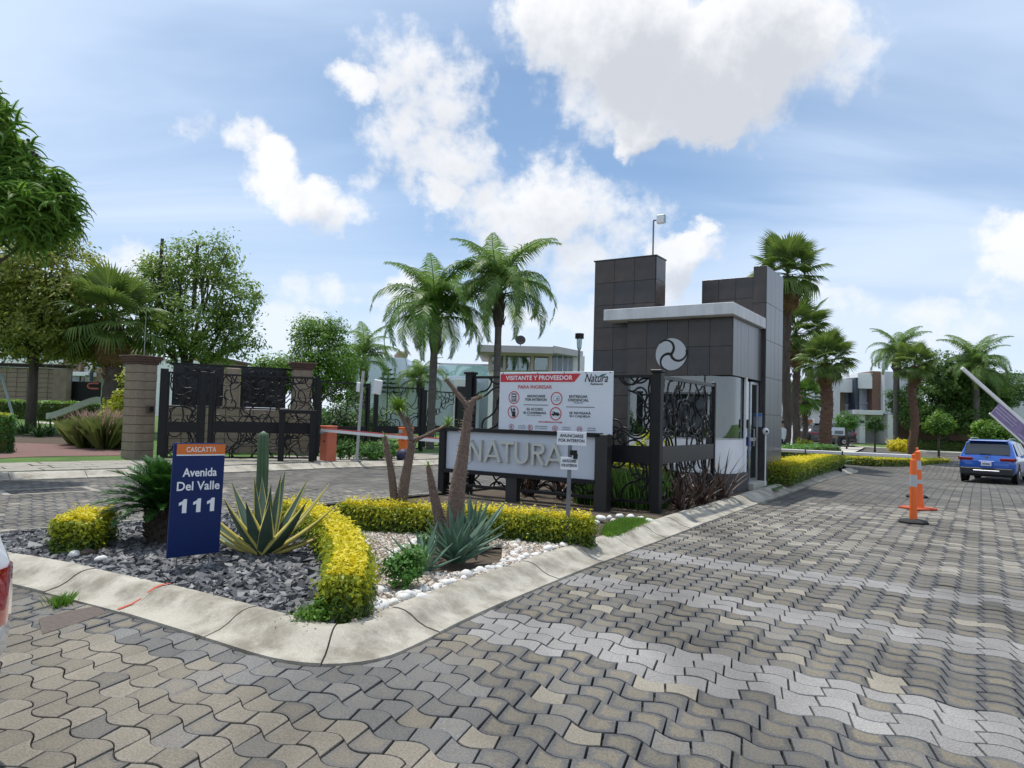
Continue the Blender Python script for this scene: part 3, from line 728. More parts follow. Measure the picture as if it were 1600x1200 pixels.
# emblem: disc of three swirling blades
em = thing('emblem', 'round pale emblem of three swirling blades on the dark front wall', 'emblem', (0,0,0), 0)
pe = gh.matrix_basis @ V(-1.39, -.045, 3.17) if False else Matrix.Translation(V(O.x, O.y, 0)) @ Matrix.Rotation(A33, 4, 'Z') @ V(-1.39, -.02, 3.17)
em.location = pe; em.rotation_euler = (0, 0, A33)
ER = .37; es = flat('emblem_silver', (.44,.45,.47), .35, metal=.2)
obj('disc', MB().lathe([(.01,0),(ER,0),(ER,.03),(.01,.03)], (0,0,0), 48, 0, Matrix.Rotation(math.pi/2, 3, 'X')), es, em)
for k in range(3):
    th = math.radians(130)+2*math.pi*k/3; mb = MB(); n = 16; c = (math.cos(th)*ER/2, math.sin(th)*ER/2)
    for i in range(n+1):
        a_ = math.pi*i/n*1.06; g_ = th+math.pi+a_; w_ = .034*(1-.55*i/n)
        for q in (ER/2-w_, ER/2+w_): mb.v.append((c[0]+math.cos(g_)*q, -.0325, c[1]+math.sin(g_)*q))
    mb.f = [(2*i, 2*i+1, 2*i+3, 2*i+2) for i in range(n)]; mb.m = [0]*n
    obj('groove', mb, M['grout'], em)
# floodlight on the left tower
W = lambda x, y, z: Matrix.Translation(V(O.x, O.y, 0)) @ Matrix.Rotation(A33, 4, 'Z') @ V(x, y, z)
fl = thing('floodlight', 'white floodlight on a thin grey pole atop the left dark tower', 'floodlight', W(-2.1,.5,5.58), A33)
obj('pole', MB().tube([(0,0,0),(0,0,.92)], .02, 8), M['galv'], fl)
hd = obj('lamp_head', MB().cbox((.19,0,.93), (.2,.12,.22), .02), M['white'], fl)
obj('lens', MB().box((.295,0,.93), (.012,.1,.18)), M['glass'], hd); obj('bracket', MB().box((.06,0,.92), (.12,.03,.03)), M['galv'], fl)
# thin white pole with a camera ball by the door
cpz = thing('camera_post', 'thin white post with a round camera head beside the guard house door', 'camera post', W(.2,2.2,.12), 0)
obj('post', MB().tube([(0,0,0),(0,0,1.28)], .016, 8), M['white'], cpz)
obj('camera_head', MB().lathe([(.01,1.24),(.05,1.26),(.075,1.31),(.075,1.36),(.04,1.41),(.01,1.42)], n=14), M['white'], cpz, smooth=True)
obj('camera_eye', MB().box((.0,-.07,1.33), (.05,.03,.05)), M['black'], cpz)

# ------------------------------------------------------------------ ironwork
def smooth_path(pts, it=2):
    pts = [V(*p) for p in pts]
    for _ in range(it):
        q = [pts[0]]
        for a, b in zip(pts, pts[1:]): q += [a*.75+b*.25, a*.25+b*.75]
        q.append(pts[-1]); pts = q
    return pts
def scrolls(parent, x0, x1, z0, z1, count, rr, r=.018, y=0, vert=.5, length=None):
    """free-form bent bars filling the rectangle (local x, z)"""
    for k in range(count):
        x = x0+(x1-x0)*(k+.5+rr.uniform(-.3,.3))/count
        top = rr.random() < .5
        z = z1 if top else z0; a = -math.pi/2 if top else math.pi/2
        a += rr.uniform(-.5, .5); p = [(x, y, z)]; turn = rr.choice((-1, 1)); step = .085; L_ = 0; lim = (z1-z0)*rr.uniform(1.1, 1.9) if length is None else length
        cur = rr.uniform(2, 5)*turn; cnt = 0
        while L_ < lim:
            a += cur*step; x += math.cos(a)*step*.85; z += math.sin(a)*step; L_ += step; cnt += 1
            if cnt > rr.uniform(4, 11): cur = -cur/abs(cur)*rr.uniform(1.5, 8); cnt = 0
            if x < x0+.02 or x > x1-.02: x = min(max(x, x0+.02), x1-.02); a = math.pi-a
            if z < z0 or z > z1:
                z = min(max(z, z0), z1); p.append((x, y, z)); break
            p.append((x, y, z))
        if len(p) < 4: continue
        obj('scroll_bar', MB().tube(smooth_path(p, 1), r, 5, True), M['black'], parent, smooth=True)
def iron_panel(root, name, x0, x1, zb, band0, band1, zt, rr, n, fr=.05, swap=None, n2=None):
    mb = MB(); t = .05
    mb.bbox((x0,-t/2,zt-fr), (x1,t/2,zt)); mb.bbox((x0,-t/2,zb), (x1,t/2,zb+fr)); mb.bbox((x0,-.035,band0), (x1,.035,band1))
    mb.bbox((x0,-t/2,zb+fr), (x0+fr,t/2,band0)); mb.bbox((x1-fr,-t/2,zb+fr), (x1,t/2,band0)); mb.bbox((x0,-t/2,band1), (x0+fr,t/2,zt-fr)); mb.bbox((x1-fr,-t/2,band1), (x1,t/2,zt-fr))
    p = obj(name, mb, M['black'], root)
    scrolls(p, x0+fr, x1-fr, band1, zt-fr, n, rr); scrolls(p, x0+fr, x1-fr, zb+fr, band0, n2 or n, rr)
    return p
FA = V(2.48, 12.27, 0)
fence = thing('iron_fence', 'black iron fence with bent scroll bars wrapping the guard house garden', 'fence', FA, A33)
rr = random.Random(5)
def post(root, x, y, h, w=.16, cap=True, name='post'):
    mb = MB(); mb.cbox((x, y, h/2), (w, w, h), .008)
    if cap: mb.cbox((x, y, h+.02), (w+.05, w+.05, .05), .01)
    return obj(name, mb, M['black'], root)
for (x, y) in ((0,0), (-3.94,0)): post(fence, x, y, 2.46)
post(fence, 0, 3.06, 2.46, .08, False)
iron_panel(fence, 'front_panel', -.98, -.08, .22, .9, 1.2, 2.42, rr, 8)
iron_panel(fence, 'front_panel', -3.86, -.98, .22, .9, 1.2, 2.42, rr, 25)
sp_ = obj('side_panel', MB().bbox((.08,-.03,.9), (3.02,.03,1.2)).bbox((.08,-.03,2.36), (3.02,.03,2.42)).bbox((.08,-.03,.22), (3.02,.03,.28)), M['darkmetal'], fence)
sp_.rotation_euler = (0, 0, math.pi/2)
scrolls(sp_, .08, 3.0, 1.2, 2.38, 20, rr); scrolls(sp_, .08, 3.0, .27, .9, 24, rr)

# ------------------------------------------------------------------ raised-letter name sign
SA = V(1.51, 12.35, 0)
ns = thing('name_sign', 'wide pale grey name sign with raised metal letters in a black frame', 'sign', SA, A33)
obj('panel', MB().cbox((-1.67,.02,.965), (3.22,.05,.73), .004), M['board'], ns)
fm = MB(); fm.box((-1.67,.0,1.365), (3.42,.14,.07)); fm.box((-1.67,.0,.565), (3.3,.14,.07)); obj('frame', fm, M['black'], ns)
obj('post', MB().cbox((.07,.03,.69), (.23,.2,1.38), .006), M['darkmetal'], ns)
obj('post', MB().cbox((-3.35,.03,.69), (.14,.2,1.38), .006), M['black'], ns)
obj('post', MB().cbox((-1.75,.05,.265), (.24,.14,.53), .006), M['darkmetal'], ns)
obj('rail', MB().box((-1.67,.05,.30), (3.3,.04,.05)), M['black'], ns)
def bar(mb, a, b, w, d):
    a, b = V(a[0], 0, a[1]), V(b[0], 0, b[1]); t = (b-a); L_ = t.length; ang = math.atan2(t.z, t.x)
    R = Matrix.Rotation(-ang, 3, 'Y'); c = (a+b)/2; mb.box((c.x, 0, c.z), (L_, d, w), R)
def letter(ch, w, h, t=.052, d=.06):
    mb = MB(); k = t/2
    if ch == 'N': bar(mb, (k,0), (k,h), t, d); bar(mb, (w-k,0), (w-k,h), t, d); bar(mb, (k*1.1,h-k), (w-k*1.1,k), t, d*.98)
    if ch == 'A': bar(mb, (k,0), (w/2,h), t, d); bar(mb, (w-k,0), (w/2,h), t, d*.98); bar(mb, (w*.24,h*.28), (w*.76,h*.28), t*.85, d*.96)
    if ch == 'T': bar(mb, (0,h-k), (w,h-k), t, d); bar(mb, (w/2,0), (w/2,h-t), t, d*.98)
    if ch in 'UR':
        if ch == 'U':
            r_ = w/2-k; bar(mb, (k,w/2), (k,h), t, d); bar(mb, (w-k,w/2), (w-k,h), t, d); c = (w/2, w/2); a0, a1 = math.pi, 2*math.pi
        else:
            r_ = h*.26-k; bar(mb, (k,0), (k,h), t, d); bar(mb, (k,h-k), (w-h*.27,h-k), t, d*.98); bar(mb, (k,h*.48+k), (w-h*.27,h*.48+k), t, d*.97); bar(mb, (w*.45,h*.48), (w-k,0), t, d*.96); c = (w-h*.27, h*.74); a0, a1 = -math.pi/2, math.pi/2
        n = 9; vs_ = []
        for i in range(n+1):
            a = a0+(a1-a0)*i/n
            for (q, yy) in ((r_-k, -d/2), (r_+k, -d/2), (r_+k, d/2), (r_-k, d/2)): vs_.append((c[0]+math.cos(a)*q, yy, c[1]+math.sin(a)*q))
        mb.add(vs_, [(i*4+j, i*4+(j+1) % 4, (i+1)*4+(j+1) % 4, (i+1)*4+j) for i in range(n) for j in range(4)])
    return mb
for ch, x, w in zip('NATURA', (-2.69,-2.34,-1.99,-1.66,-1.30,-1.03), (.29,.38,.32,.29,.27,.39)):
    obj('raised_letter', letter(ch, w, .39), M['letter'], ns, (x, -.045, .79))

# ------------------------------------------------------------------ printed signs
_fc = {}
def text_mesh(s, size, bold=0.0, shear=0.0, sx=1.0, align='CENTER'):
    cu = bpy.data.curves.new('t', 'FONT'); cu.body = s; cu.size = size; cu.offset = bold*size; cu.shear = shear; cu.align_x = align; cu.extrude = .0006; cu.resolution_u = 3
    o = bpy.data.objects.new('t', cu); C.objects.link(o); bpy.context.view_layer.update()
    me = bpy.data.meshes.new_from_object(o.evaluated_get(bpy.context.evaluated_depsgraph_get())); bpy.data.objects.remove(o)
    if sx != 1.0:
        for v_ in me.vertices: v_.co.x *= sx
    me.materials.clear(); return me
def text_w(s, width, height_limit, bold=0, shear=0, **k):
    me = text_mesh(s, 1.0, bold, shear); xs = [v_.co.x for v_ in me.vertices]; ys = [v_.co.y for v_ in me.vertices]
    kx = width/(max(xs)-min(xs)); ky = height_limit/(max(ys)-min(ys)); cx = (max(xs)+min(xs))/2; cy = min(ys)
    for v_ in me.vertices: v_.co.x = (v_.co.x-cx)*kx; v_.co.y = (v_.co.y-cy)*ky
    return me
def put_text(parent, s, x, z, w, h, m, y=-.004, bold=.0, shear=0):
    return obj('lettering', text_w(s, w, h, bold, shear), m, parent, (x, y, z), (math.pi/2, 0, 0))
def ring(parent, x, z, r, m, y=-.004, w=.14, n=24, name='ring'):
    mb = MB(); vs_ = []
    for i in range(n):
        a = 2*math.pi*i/n
        for q in (r*(1-w), r): vs_.append((math.cos(a)*q, 0, math.sin(a)*q))
    mb.add(vs_, [(2*i, 2*((i+1) % n), 2*((i+1) % n)+1, 2*i+1) for i in range(n)])
    return obj(name, mb, m, parent, (x, y, z))
# board on the fence
bp0 = FA + RR*(-3.21) + RD*(-.05)
vb = thing('notice_board', 'large white board of visitor rules with red banner, hung on the iron fence', 'sign', (bp0.x, bp0.y, 1.345), A33)
obj('panel', MB().cbox((1.2,.012,.57), (2.4,.02,1.14), .004), M['signwhite'], vb)
bd = MB(); bd.v = [(.02,-.002,.955),(1.63,-.002,.955),(1.76,-.002,1.105),(.02,-.002,1.105)]; bd.f = [(0,1,2,3)]; bd.m = [0]
obj('red_banner', bd, M['red'], vb)
put_text(vb, 'VISITANTE Y PROVEEDOR', .87, .99, 1.45, .085, M['text'], bold=.02)
put_text(vb, 'PARA INGRESAR', .80, .83, .74, .065, M['red'], bold=.01)
put_text(vb, 'Natura', 2.07, .95, .46, .15, M['ink'], bold=.005, shear=.35)
put_text(vb, 'Residencial', 2.08, .90, .24, .035, M['ink'], bold=.02)
lf = MB()
for k, (x0, z0, x1, z1, w_) in enumerate(((2.10,1.04,2.28,1.10,.02), (2.06,1.05,2.04,1.09,.012), (2.10,1.03,2.20,1.085,.012))):
    a, b = V(x0,0,z0), V(x1,0,z1); t = (b-a); nn = V(-t.z,0,t.x).normalized()*w_; lf.add([a, a*.5+b*.5-nn, b, a*.5+b*.5+nn], [(0,1,2,3)])
obj('leaf_mark', lf, flat('leaf_ink', (.03,.14,.14), .6), vb, (0,-.004,0))
for (x, z) in ((.34,.66), (.33,.385), (1.27,.65), (1.26,.37)): ring(vb, x, z, .122, M['red'])
def glyph(name, boxes, m=M['ink']):
    mb = MB()
    for (x, z, w, h) in boxes: mb.box((x, -.004, z), (w, .002, h))
    return obj(name, mb, m, vb)
g1 = glyph('keypad_icon', [(.34,.66,.105,.15)])
obj('keypad_screen', MB().box((.34,-.0062,.70), (.075,.002,.022)), M['text'], g1)
for r_ in range(3):
    for c_ in range(3): obj('key', MB().box((.312+.028*c_,-.0062,.66-.025*r_), (.018,.002,.014)), M['text'], g1)
glyph('guard_icon', [(.345,.345,.075,.10), (.300,.40,.02,.07), (.285,.44,.02,.04), (.34,.31,.05,.03)])
obj('guard_head', MB().lathe([(.001,-.001),(.026,-.001),(.026,.001),(.001,.001)], (.35,-.004,.43), 12, 0, Matrix.Rotation(math.pi/2, 3, 'X')), M['ink'], vb)
g2 = glyph('card_icon', [(1.27,.65,.115,.085)], M['inkgrey']); obj('card_face', MB().box((1.27,-.0062,.65), (.103,.002,.073)), M['signwhite'], g2)
obj('card_text', MB().box((1.29,-.0084,.645), (.04,.002,.03)), M['inkgrey'], g2)
glyph('car_icon', [(1.26,.355,.17,.03), (1.27,.38,.11,.025), (1.215,.40,.07,.012), (1.30,.345,.03,.03), (1.215,.345,.03,.03)])
for (s_, x, z, w, h, m_) in (('ANUNCIARSE',.83,.665,.40,.05,'ink'), ('POR INTERFON',.83,.60,.46,.05,'ink'), ('SU ACCESO',.81,.42,.36,.05,'ink'), ('SE CONFIRMARÁ',.81,.355,.50,.055,'ink'), ('VIA TELEFONICA',.80,.32,.32,.022,'inkgrey'),
      ('ENTREGAR',1.72,.665,.37,.05,'ink'), ('CREDENCIAL',1.72,.60,.42,.05,'ink'), ('VIGENTE',1.72,.565,.19,.022,'inkgrey'), ('SE REVISARÁ',1.76,.37,.44,.055,'ink'), ('SU CAJUELA',1.76,.305,.42,.05,'ink'), ('RECOMENDACIONES',1.15,.20,.50,.028,'red')):
    put_text(vb, s_, x, z, w, h, M[m_], bold=.015)
for (x0, x1, z) in ((.56,1.10,.525), (1.47,2.05,.50)): obj('rule_line', MB().box(((x0+x1)/2,-.003,z), (x1-x0,.002,.010)), M['ink'], vb)
for i, (x, a, b_) in enumerate(((.30,'NO SEA','CLAXON'), (.72,'ESTACIONARSE','EN CAJONES'), (1.25,'NIÑOS','JUGANDO'), (1.76,'VELOCIDAD','MAXIMA'))):
    ring(vb, x, .10, .055, M['red'], w=.2, n=16); put_text(vb, ('x','E','o','10')[i], x, .075, .045, .05, M['ink'])
    put_text(vb, a, x+.24, .115, .16 if i != 1 else .26, .026, M['inkgrey']); put_text(vb, b_, x+.24, .075, .17 if i != 1 else .26, .026, M['inkgrey'])
for (x, z) in ((.08,1.12), (.85,1.12), (1.42,1.12), (1.86,1.12), (2.34,1.12), (.3,.02), (.95,.02), (2.0,.02), (2.35,.03)): obj('bolt', MB().box((x,-.002,z), (.018,.008,.018)), M['ink'], vb)

# small signs on a post
pp0 = G(886, 848, .15)
ip = thing('sign_post', 'slim grey post carrying two small white notices in the pebble bed', 'sign post', (pp0.x, pp0.y, .1), math.radians(-12))
ip.rotation_euler = (0, math.radians(.4), math.radians(-12))
obj('post', MB().bbox((-.022,-.022,0), (.022,.022,1.36)), M['galv'], ip)
for (z, x, w, h) in ((1.30,.02,.355,.165), (1.0,.0,.21,.15)):
    s_ = obj('notice', MB().cbox((x,-.035,z), (w,.008,h), .002), M['signwhite'], ip)
    put_text(s_, 'ANUNCIARSE', x, z+h*.08, w*.8, h*.24, M['ink'], y=-.042, bold=.02); put_text(s_, 'POR INTERFON', x, z-h*.27, w*.88, h*.24, M['ink'], y=-.042, bold=.02)
obj('lamp_bracket', MB().box((.05,-.03,1.13), (.08,.06,.06)).box((.075,-.05,1.09), (.05,.04,.06)), M['black'], ip)

# blue address board in the slate
bl = G(278, 886, .15); br_ = V(-2.93, 7.22, 0); ang = math.atan2(.42, .26)
bl0 = V(-3.165, 6.78, .1)
ad = thing('address_board', 'tall blue address board with orange top standing on thin legs in slate chips', 'sign', bl0, 0)
ang = math.radians(52); ad.rotation_euler = (0, math.radians(1.0), ang)
BW, B0, B1 = .52, .14, 1.21
obj('panel', MB().cbox((BW/2,0,(B0+B1)/2), (BW,.025,B1-B0), .004), M['blue'], ad)
obj('orange_band', MB().box((BW/2+.012,-.0135,B1-.058), (BW-.03,.002,.098)), M['orange'], ad)
obj('white_rule', MB().box((BW/2+.012,-.0135,B1-.114), (BW-.03,.002,.011)), M['text'], ad)
put_text(ad, 'CASCATTA', BW/2+.01, B1-.085, .30, .048, M['text'], y=-.0155)
put_text(ad, 'Avenida', BW/2+.01, B1-.32, .345, .082, M['text'], y=-.0145, bold=.02)
put_text(ad, 'Del Valle', BW/2+.005, B1-.45, .43, .085, M['text'], y=-.0145, bold=.015)
for i in range(3):
    mb = MB(); q = [(-.012,0),(.032,0),(.032,.13),(.002,.13),(-.012,.112),(-.045,.098),(-.045,.070),(-.012,.082)]
    mb.v = [(x, 0, z) for x, z in q]; mb.f = [tuple(range(8))]; mb.m = [0]
    obj('numeral', mb, M['text'], ad, (BW/2-.135+.14*i, -.0145, B1-.66))
for x in (.10, .42): obj('leg', MB().tube([(x,0,-.08),(x,0,B0+.02)], .006, 6), M['galv'], ad)
# ------------------------------------------------------------------ foliage tools
def leaf_cards(cent, size, asp=.45, seed=0, up=.3, droop=0.0, fold=True, outward=None):
    """one mesh of many leaf-shaped quads (pointed diamonds), numpy built"""
    g = np.random.default_rng(seed); n = len(cent); cent = np.asarray(cent)
    nrm = g.normal(size=(n,3)); nrm[:,2] = np.abs(nrm[:,2])+up
    if outward is not None: nrm = nrm*.7+outward*1.0
    nrm /= np.linalg.norm(nrm, axis=1, keepdims=True)
    t = np.cross(nrm, g.normal(size=(n,3))); t /= np.linalg.norm(t, axis=1, keepdims=True)
    t[:,2] -= droop; t /= np.linalg.norm(t, axis=1, keepdims=True)
    b = np.cross(nrm, t); s = (size*g.uniform(.5,1.45,size=(n,1)))
    v = np.empty((n,4,3)); v[:,0] = cent-t*s*.5; v[:,2] = cent+t*s*.5; mid = cent-t*s*.08
    lift = nrm*s*.10 if fold else 0
    v[:,1] = mid+b*s*asp*.5+lift; v[:,3] = mid-b*s*asp*.5+lift
    return v.reshape(-1,3)
def cards_mesh(name, v):
    n = len(v)//4; me = bpy.data.meshes.new(name)
    me.vertices.add(4*n); me.vertices.foreach_set('co', np.ascontiguousarray(v, dtype=np.float32).ravel())
    me.loops.add(4*n); me.loops.foreach_set('vertex_index', np.arange(4*n, dtype=np.int32))
    me.polygons.add(n); me.polygons.foreach_set('loop_start', np.arange(0,4*n,4, dtype=np.int32)); me.polygons.foreach_set('loop_total', np.full(n,4, dtype=np.int32))
    me.update(calc_edges=True); me.validate(); return me
L_ = {}
L_['tree'] = leafmat('leaf_olive', [(0.081,0.122,0.020),(0.179,0.227,0.036),(0.341,0.341,0.073)], .45)
L_['ash'] = leafmat('leaf_ash', [(0.076,0.144,0.030),(0.151,0.254,0.051),(0.288,0.355,0.085)], .45)
L_['bright'] = leafmat('leaf_bright', [(0.046,0.115,0.014),(0.103,0.218,0.023),(0.184,0.322,0.040)])
L_['dark'] = leafmat('leaf_dark', [(0.027,0.068,0.018),(0.053,0.120,0.027),(0.090,0.180,0.038)])
L_['jac'] = leafmat('leaf_jacaranda', [(0.075,0.175,0.027),(0.150,0.288,0.044),(0.263,0.375,0.062)], .5)
L_['palm'] = leafmat('palm_leaf', [(.055,.125,.026),(.10,.185,.038),(.17,.26,.06)], .4, .45)
L_['palmy'] = leafmat('palm_leaf_young', [(.05,.11,.016),(.08,.18,.025),(.13,.24,.03)], .35, .45)
L_['fan'] = leafmat('fan_palm_leaf', [(0.049,0.091,0.020),(0.091,0.154,0.028),(0.168,0.238,0.049)], .3, .5)
L_['dry'] = leafmat('dry_frond', [(.12,.075,.03),(.20,.13,.055),(.26,.18,.08)], .2, .8)
L_['cycad'] = leafmat('cycad_leaf', [(0.015,0.053,0.012),(0.033,0.105,0.018),(0.075,0.195,0.030)], .2, .35)
L_['hedge_y'] = leafmat('golden_leaf', [(.38,.37,.010),(.56,.50,.014),(.70,.58,.02)], .3, .5, 3)
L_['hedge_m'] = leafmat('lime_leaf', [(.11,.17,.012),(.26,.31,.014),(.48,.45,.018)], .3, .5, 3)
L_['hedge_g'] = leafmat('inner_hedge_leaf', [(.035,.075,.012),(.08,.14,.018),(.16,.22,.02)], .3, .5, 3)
L_['bush'] = leafmat('bush_leaf', [(0.034,0.103,0.018),(0.069,0.184,0.029),(0.127,0.276,0.046)], .3, .5, 3)
L_['weed'] = leafmat('weed_leaf', [(.05,.12,.015),(.09,.20,.02),(.14,.27,.03)], .3, .5, 3)
L_['grass'] = leafmat('feather_grass', [(.09,.13,.03),(.15,.19,.05),(.24,.25,.09)], .4, .6)
L_['plume'] = leafmat('grass_plume', [(.20,.13,.11),(.30,.20,.17),(.38,.28,.22)], .3, .8)
L_['phorm'] = leafmat('bronze_blade', [(.045,.028,.022),(.085,.052,.040),(.15,.10,.075)], .1, .4)
M['bark'] = mat('bark', (.055,.043,.035), .95, scale=5, bump=1, bscale=25, col2=(.10,.082,.066), stretch=(1,1,.25))
M['barkgrey'] = mat('bark_grey', (.085,.075,.068), .95, scale=4, bump=.8, bscale=20, col2=(.14,.125,.115), stretch=(1,1,3))
M['barkred'] = mat('palm_bark_red', (.075,.042,.028), .95, scale=5, bump=1, bscale=20, col2=(.16,.085,.055), stretch=(1,1,3))
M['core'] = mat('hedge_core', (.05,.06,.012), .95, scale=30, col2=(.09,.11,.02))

def crown_points(blobs, n, rr, clump=.22, shell=.72, per=26):
    """clumps of leaves spread over and inside each blob: uneven outline, gaps"""
    pts = []; outs = []; w = np.array([b[3]*b[4] for b in blobs]); w = w/w.sum()
    for (cx, cy, cz, rx, rz), wk in zip(blobs, w):
        k = max(3, int(n*wk/per))
        d = rr.normal(size=(k,3)); d /= np.linalg.norm(d, axis=1, keepdims=True)
        rad = shell+(1-shell)*rr.random((k,1))*1.25; rad *= rr.choice([1,1,1,.6], size=(k,1))
        c = np.array([cx,cy,cz])+d*rad*np.array([rx,rx,rz])
        for q, dd in zip(c, d):
            m = int(per*rr.uniform(.5,1.5)); s = clump*rr.uniform(.6,1.4)
            pts.append(q+rr.normal(size=(m,3))*np.array([s,s,s*.6])); outs.append(np.repeat(dd[None],m,0))
    return np.concatenate(pts), np.concatenate(outs)
def limb(mb, a, b, r0, r1, rr, n=5, bend=.12, sides=6):
    a, b = V(*a), V(*b); L = (b-a).length; pts = []; rs = []
    off = V(rr.uniform(-1,1), rr.uniform(-1,1), rr.uniform(0,.6))*L*bend
    for i in range(n+1):
        t = i/n; pts.append(a.lerp(b, t)+off*math.sin(math.pi*t)); rs.append(r0+(r1-r0)*t)
    mb.tube(pts, rs, sides)
def broadleaf(name, label, base, h, trunk_r, blobs, nleaf, lsize, lm, seed, fork=.35, clump=.22, bark='bark', group=None, cat='tree', asp=.45, droop=.2, twigs=2, shell=.72):
    """blobs: (dx, dy, z, rx, rz) relative to the base"""
    t = thing(name, label, cat, base, 0, group); rr = random.Random(seed); g = np.random.default_rng(seed)
    mb = MB(); fz = h*fork
    mb.tube([(0,0,-.15),(rr.uniform(-.03,.03)*h*.2,0,fz*.5),(rr.uniform(-.06,.06)*h*.3,rr.uniform(-.05,.05),fz)], [trunk_r*1.15,trunk_r,trunk_r*.85], 10)
    for (dx, dy, z, rx, rz) in blobs:
        limb(mb, (0,0,fz*rr.uniform(.85,1)), (dx,dy,z), trunk_r*.55, trunk_r*.12, rr)
        for _ in range(twigs):
            a = rr.uniform(0,6.28); limb(mb, (dx*.6,dy*.6,fz+(z-fz)*.6), (dx+math.cos(a)*rx*.8,dy+math.sin(a)*rx*.8,z+rr.uniform(-.3,.8)*rz), trunk_r*.25, trunk_r*.06, rr)
    obj('trunk', mb, M[bark], t, smooth=True)
    p, o = crown_points(blobs, nleaf, g, clump, shell)
    obj('crown', cards_mesh('crown', leaf_cards(p, lsize, asp, seed, .2, droop, outward=o)), L_[lm], t)
    return t
def hedge_box(name, label, path, w, z0, z1, dens, lsize, mats, seed, cat='hedge', group=None, noise=.035):
    """clipped hedge along a path: dark core, leaf skin; new growth on top, older leaves on the sides"""
    t = thing(name, label, cat, (path[0][0], path[0][1], z0), 0, group); base = V(path[0][0], path[0][1], z0); g = np.random.default_rng(seed)
    P = [V(p[0], p[1], 0) for p in path]; P = smoothpoly(P, 2) if len(P) > 2 else P; hh = z1-z0
    core = MB(); L = offset(P, w/2-.05); R = offset(P, -(w/2-.05)); n = len(P)
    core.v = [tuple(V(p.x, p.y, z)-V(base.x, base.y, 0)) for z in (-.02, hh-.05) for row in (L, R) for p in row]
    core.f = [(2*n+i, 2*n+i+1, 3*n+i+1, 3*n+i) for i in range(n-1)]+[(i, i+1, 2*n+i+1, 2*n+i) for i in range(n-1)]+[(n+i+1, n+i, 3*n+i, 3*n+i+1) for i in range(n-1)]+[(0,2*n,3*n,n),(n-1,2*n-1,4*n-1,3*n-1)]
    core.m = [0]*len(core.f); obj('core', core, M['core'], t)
    seg = [(a, b, (b-a).length) for a, b in zip(P, P[1:])]; tot = sum(s[2] for s in seg); up_p, sd_p, lo_p = [], [], []; up_o, sd_o, lo_o = [], [], []
    for (a, b, l) in seg:
        tn = (b-a).normalized(); nr = V(-tn.y, tn.x, 0)
        for _ in range(int(dens*l*w)):
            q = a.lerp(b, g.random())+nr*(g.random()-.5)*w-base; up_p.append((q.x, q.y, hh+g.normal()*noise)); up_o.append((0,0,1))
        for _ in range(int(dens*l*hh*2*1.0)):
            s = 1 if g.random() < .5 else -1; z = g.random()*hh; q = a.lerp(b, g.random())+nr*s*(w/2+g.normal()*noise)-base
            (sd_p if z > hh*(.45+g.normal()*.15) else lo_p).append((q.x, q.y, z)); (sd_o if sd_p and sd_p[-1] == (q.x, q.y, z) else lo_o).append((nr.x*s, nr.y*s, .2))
    for (e, s) in ((P[0], -1), (P[-1], 1)):
        tn = ((P[1]-P[0]) if s < 0 else (P[-1]-P[-2])).normalized()*s; nr = V(-tn.y, tn.x, 0)
        for _ in range(int(dens*w*hh*2.2)):
            z = g.random()*hh; q = e+tn*(g.normal()*noise)+nr*(g.random()-.5)*w-base
            if z > hh*(.5+g.normal()*.15): sd_p.append((q.x, q.y, z)); sd_o.append((tn.x, tn.y, .2))
            else: lo_p.append((q.x, q.y, z)); lo_o.append((tn.x, tn.y, .2))
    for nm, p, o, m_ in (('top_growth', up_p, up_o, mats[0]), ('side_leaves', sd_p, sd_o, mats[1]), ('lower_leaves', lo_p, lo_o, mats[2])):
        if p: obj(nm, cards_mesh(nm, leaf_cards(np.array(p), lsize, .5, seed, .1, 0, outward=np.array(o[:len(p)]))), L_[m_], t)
    return t

# ---- feather frond / fan leaf / blade meshes (shared)
def feather(length, e0, sag, nl, ll, lw, droop, stiff=False, seed=0, petiole=.12):
    g = random.Random(seed); mb = MB(); pts = []; N_ = 16; x = z = 0; a = e0; ds = length/N_
    for i in range(N_+1):
        pts.append(V(x, 0, z)); a -= sag/N_*(1+.8*i/N_); x += math.cos(a)*ds; z += math.sin(a)*ds
    mb.tube(pts, [.03*(1-.85*i/N_)*(1 if not stiff else .4) for i in range(N_+1)], 4, True, 0)
    for k in range(nl):
        t = petiole+(1-petiole)*(k+.5)/nl; i = min(int(t*N_), N_-1); f = t*N_-i; p = pts[i].lerp(pts[i+1], f); tn = (pts[i+1]-pts[i]).normalized()
        env = math.sin(math.pi*min(1, .15+.85*t)**.8) if not stiff else min(1, 3.2*(1-t)+.12)*min(1, t*5+.2)
        l = ll*max(.25, env)*g.uniform(.85, 1.1)
        for s in (-1, 1):
            side = V(0, s, 0); nrm = tn.cross(side)
            if nrm.z < 0: nrm = -nrm
            d = (side*(.75)+tn*(.55 if not stiff else .75)+nrm*g.uniform(.0,.35)).normalized()
            w = tn*lw
            p1 = p+d*l*.45-V(0,0,droop*l*.12); d2 = (d-V(0,0,droop*g.uniform(.8,1.3))).normalized(); p2 = p1+d2*l*.55
            mb.add([p-w*.35, p+w*.35, p1+w*.5, p1-w*.5, p2], [(0,1,2,3),(3,2,4)])
    return mb
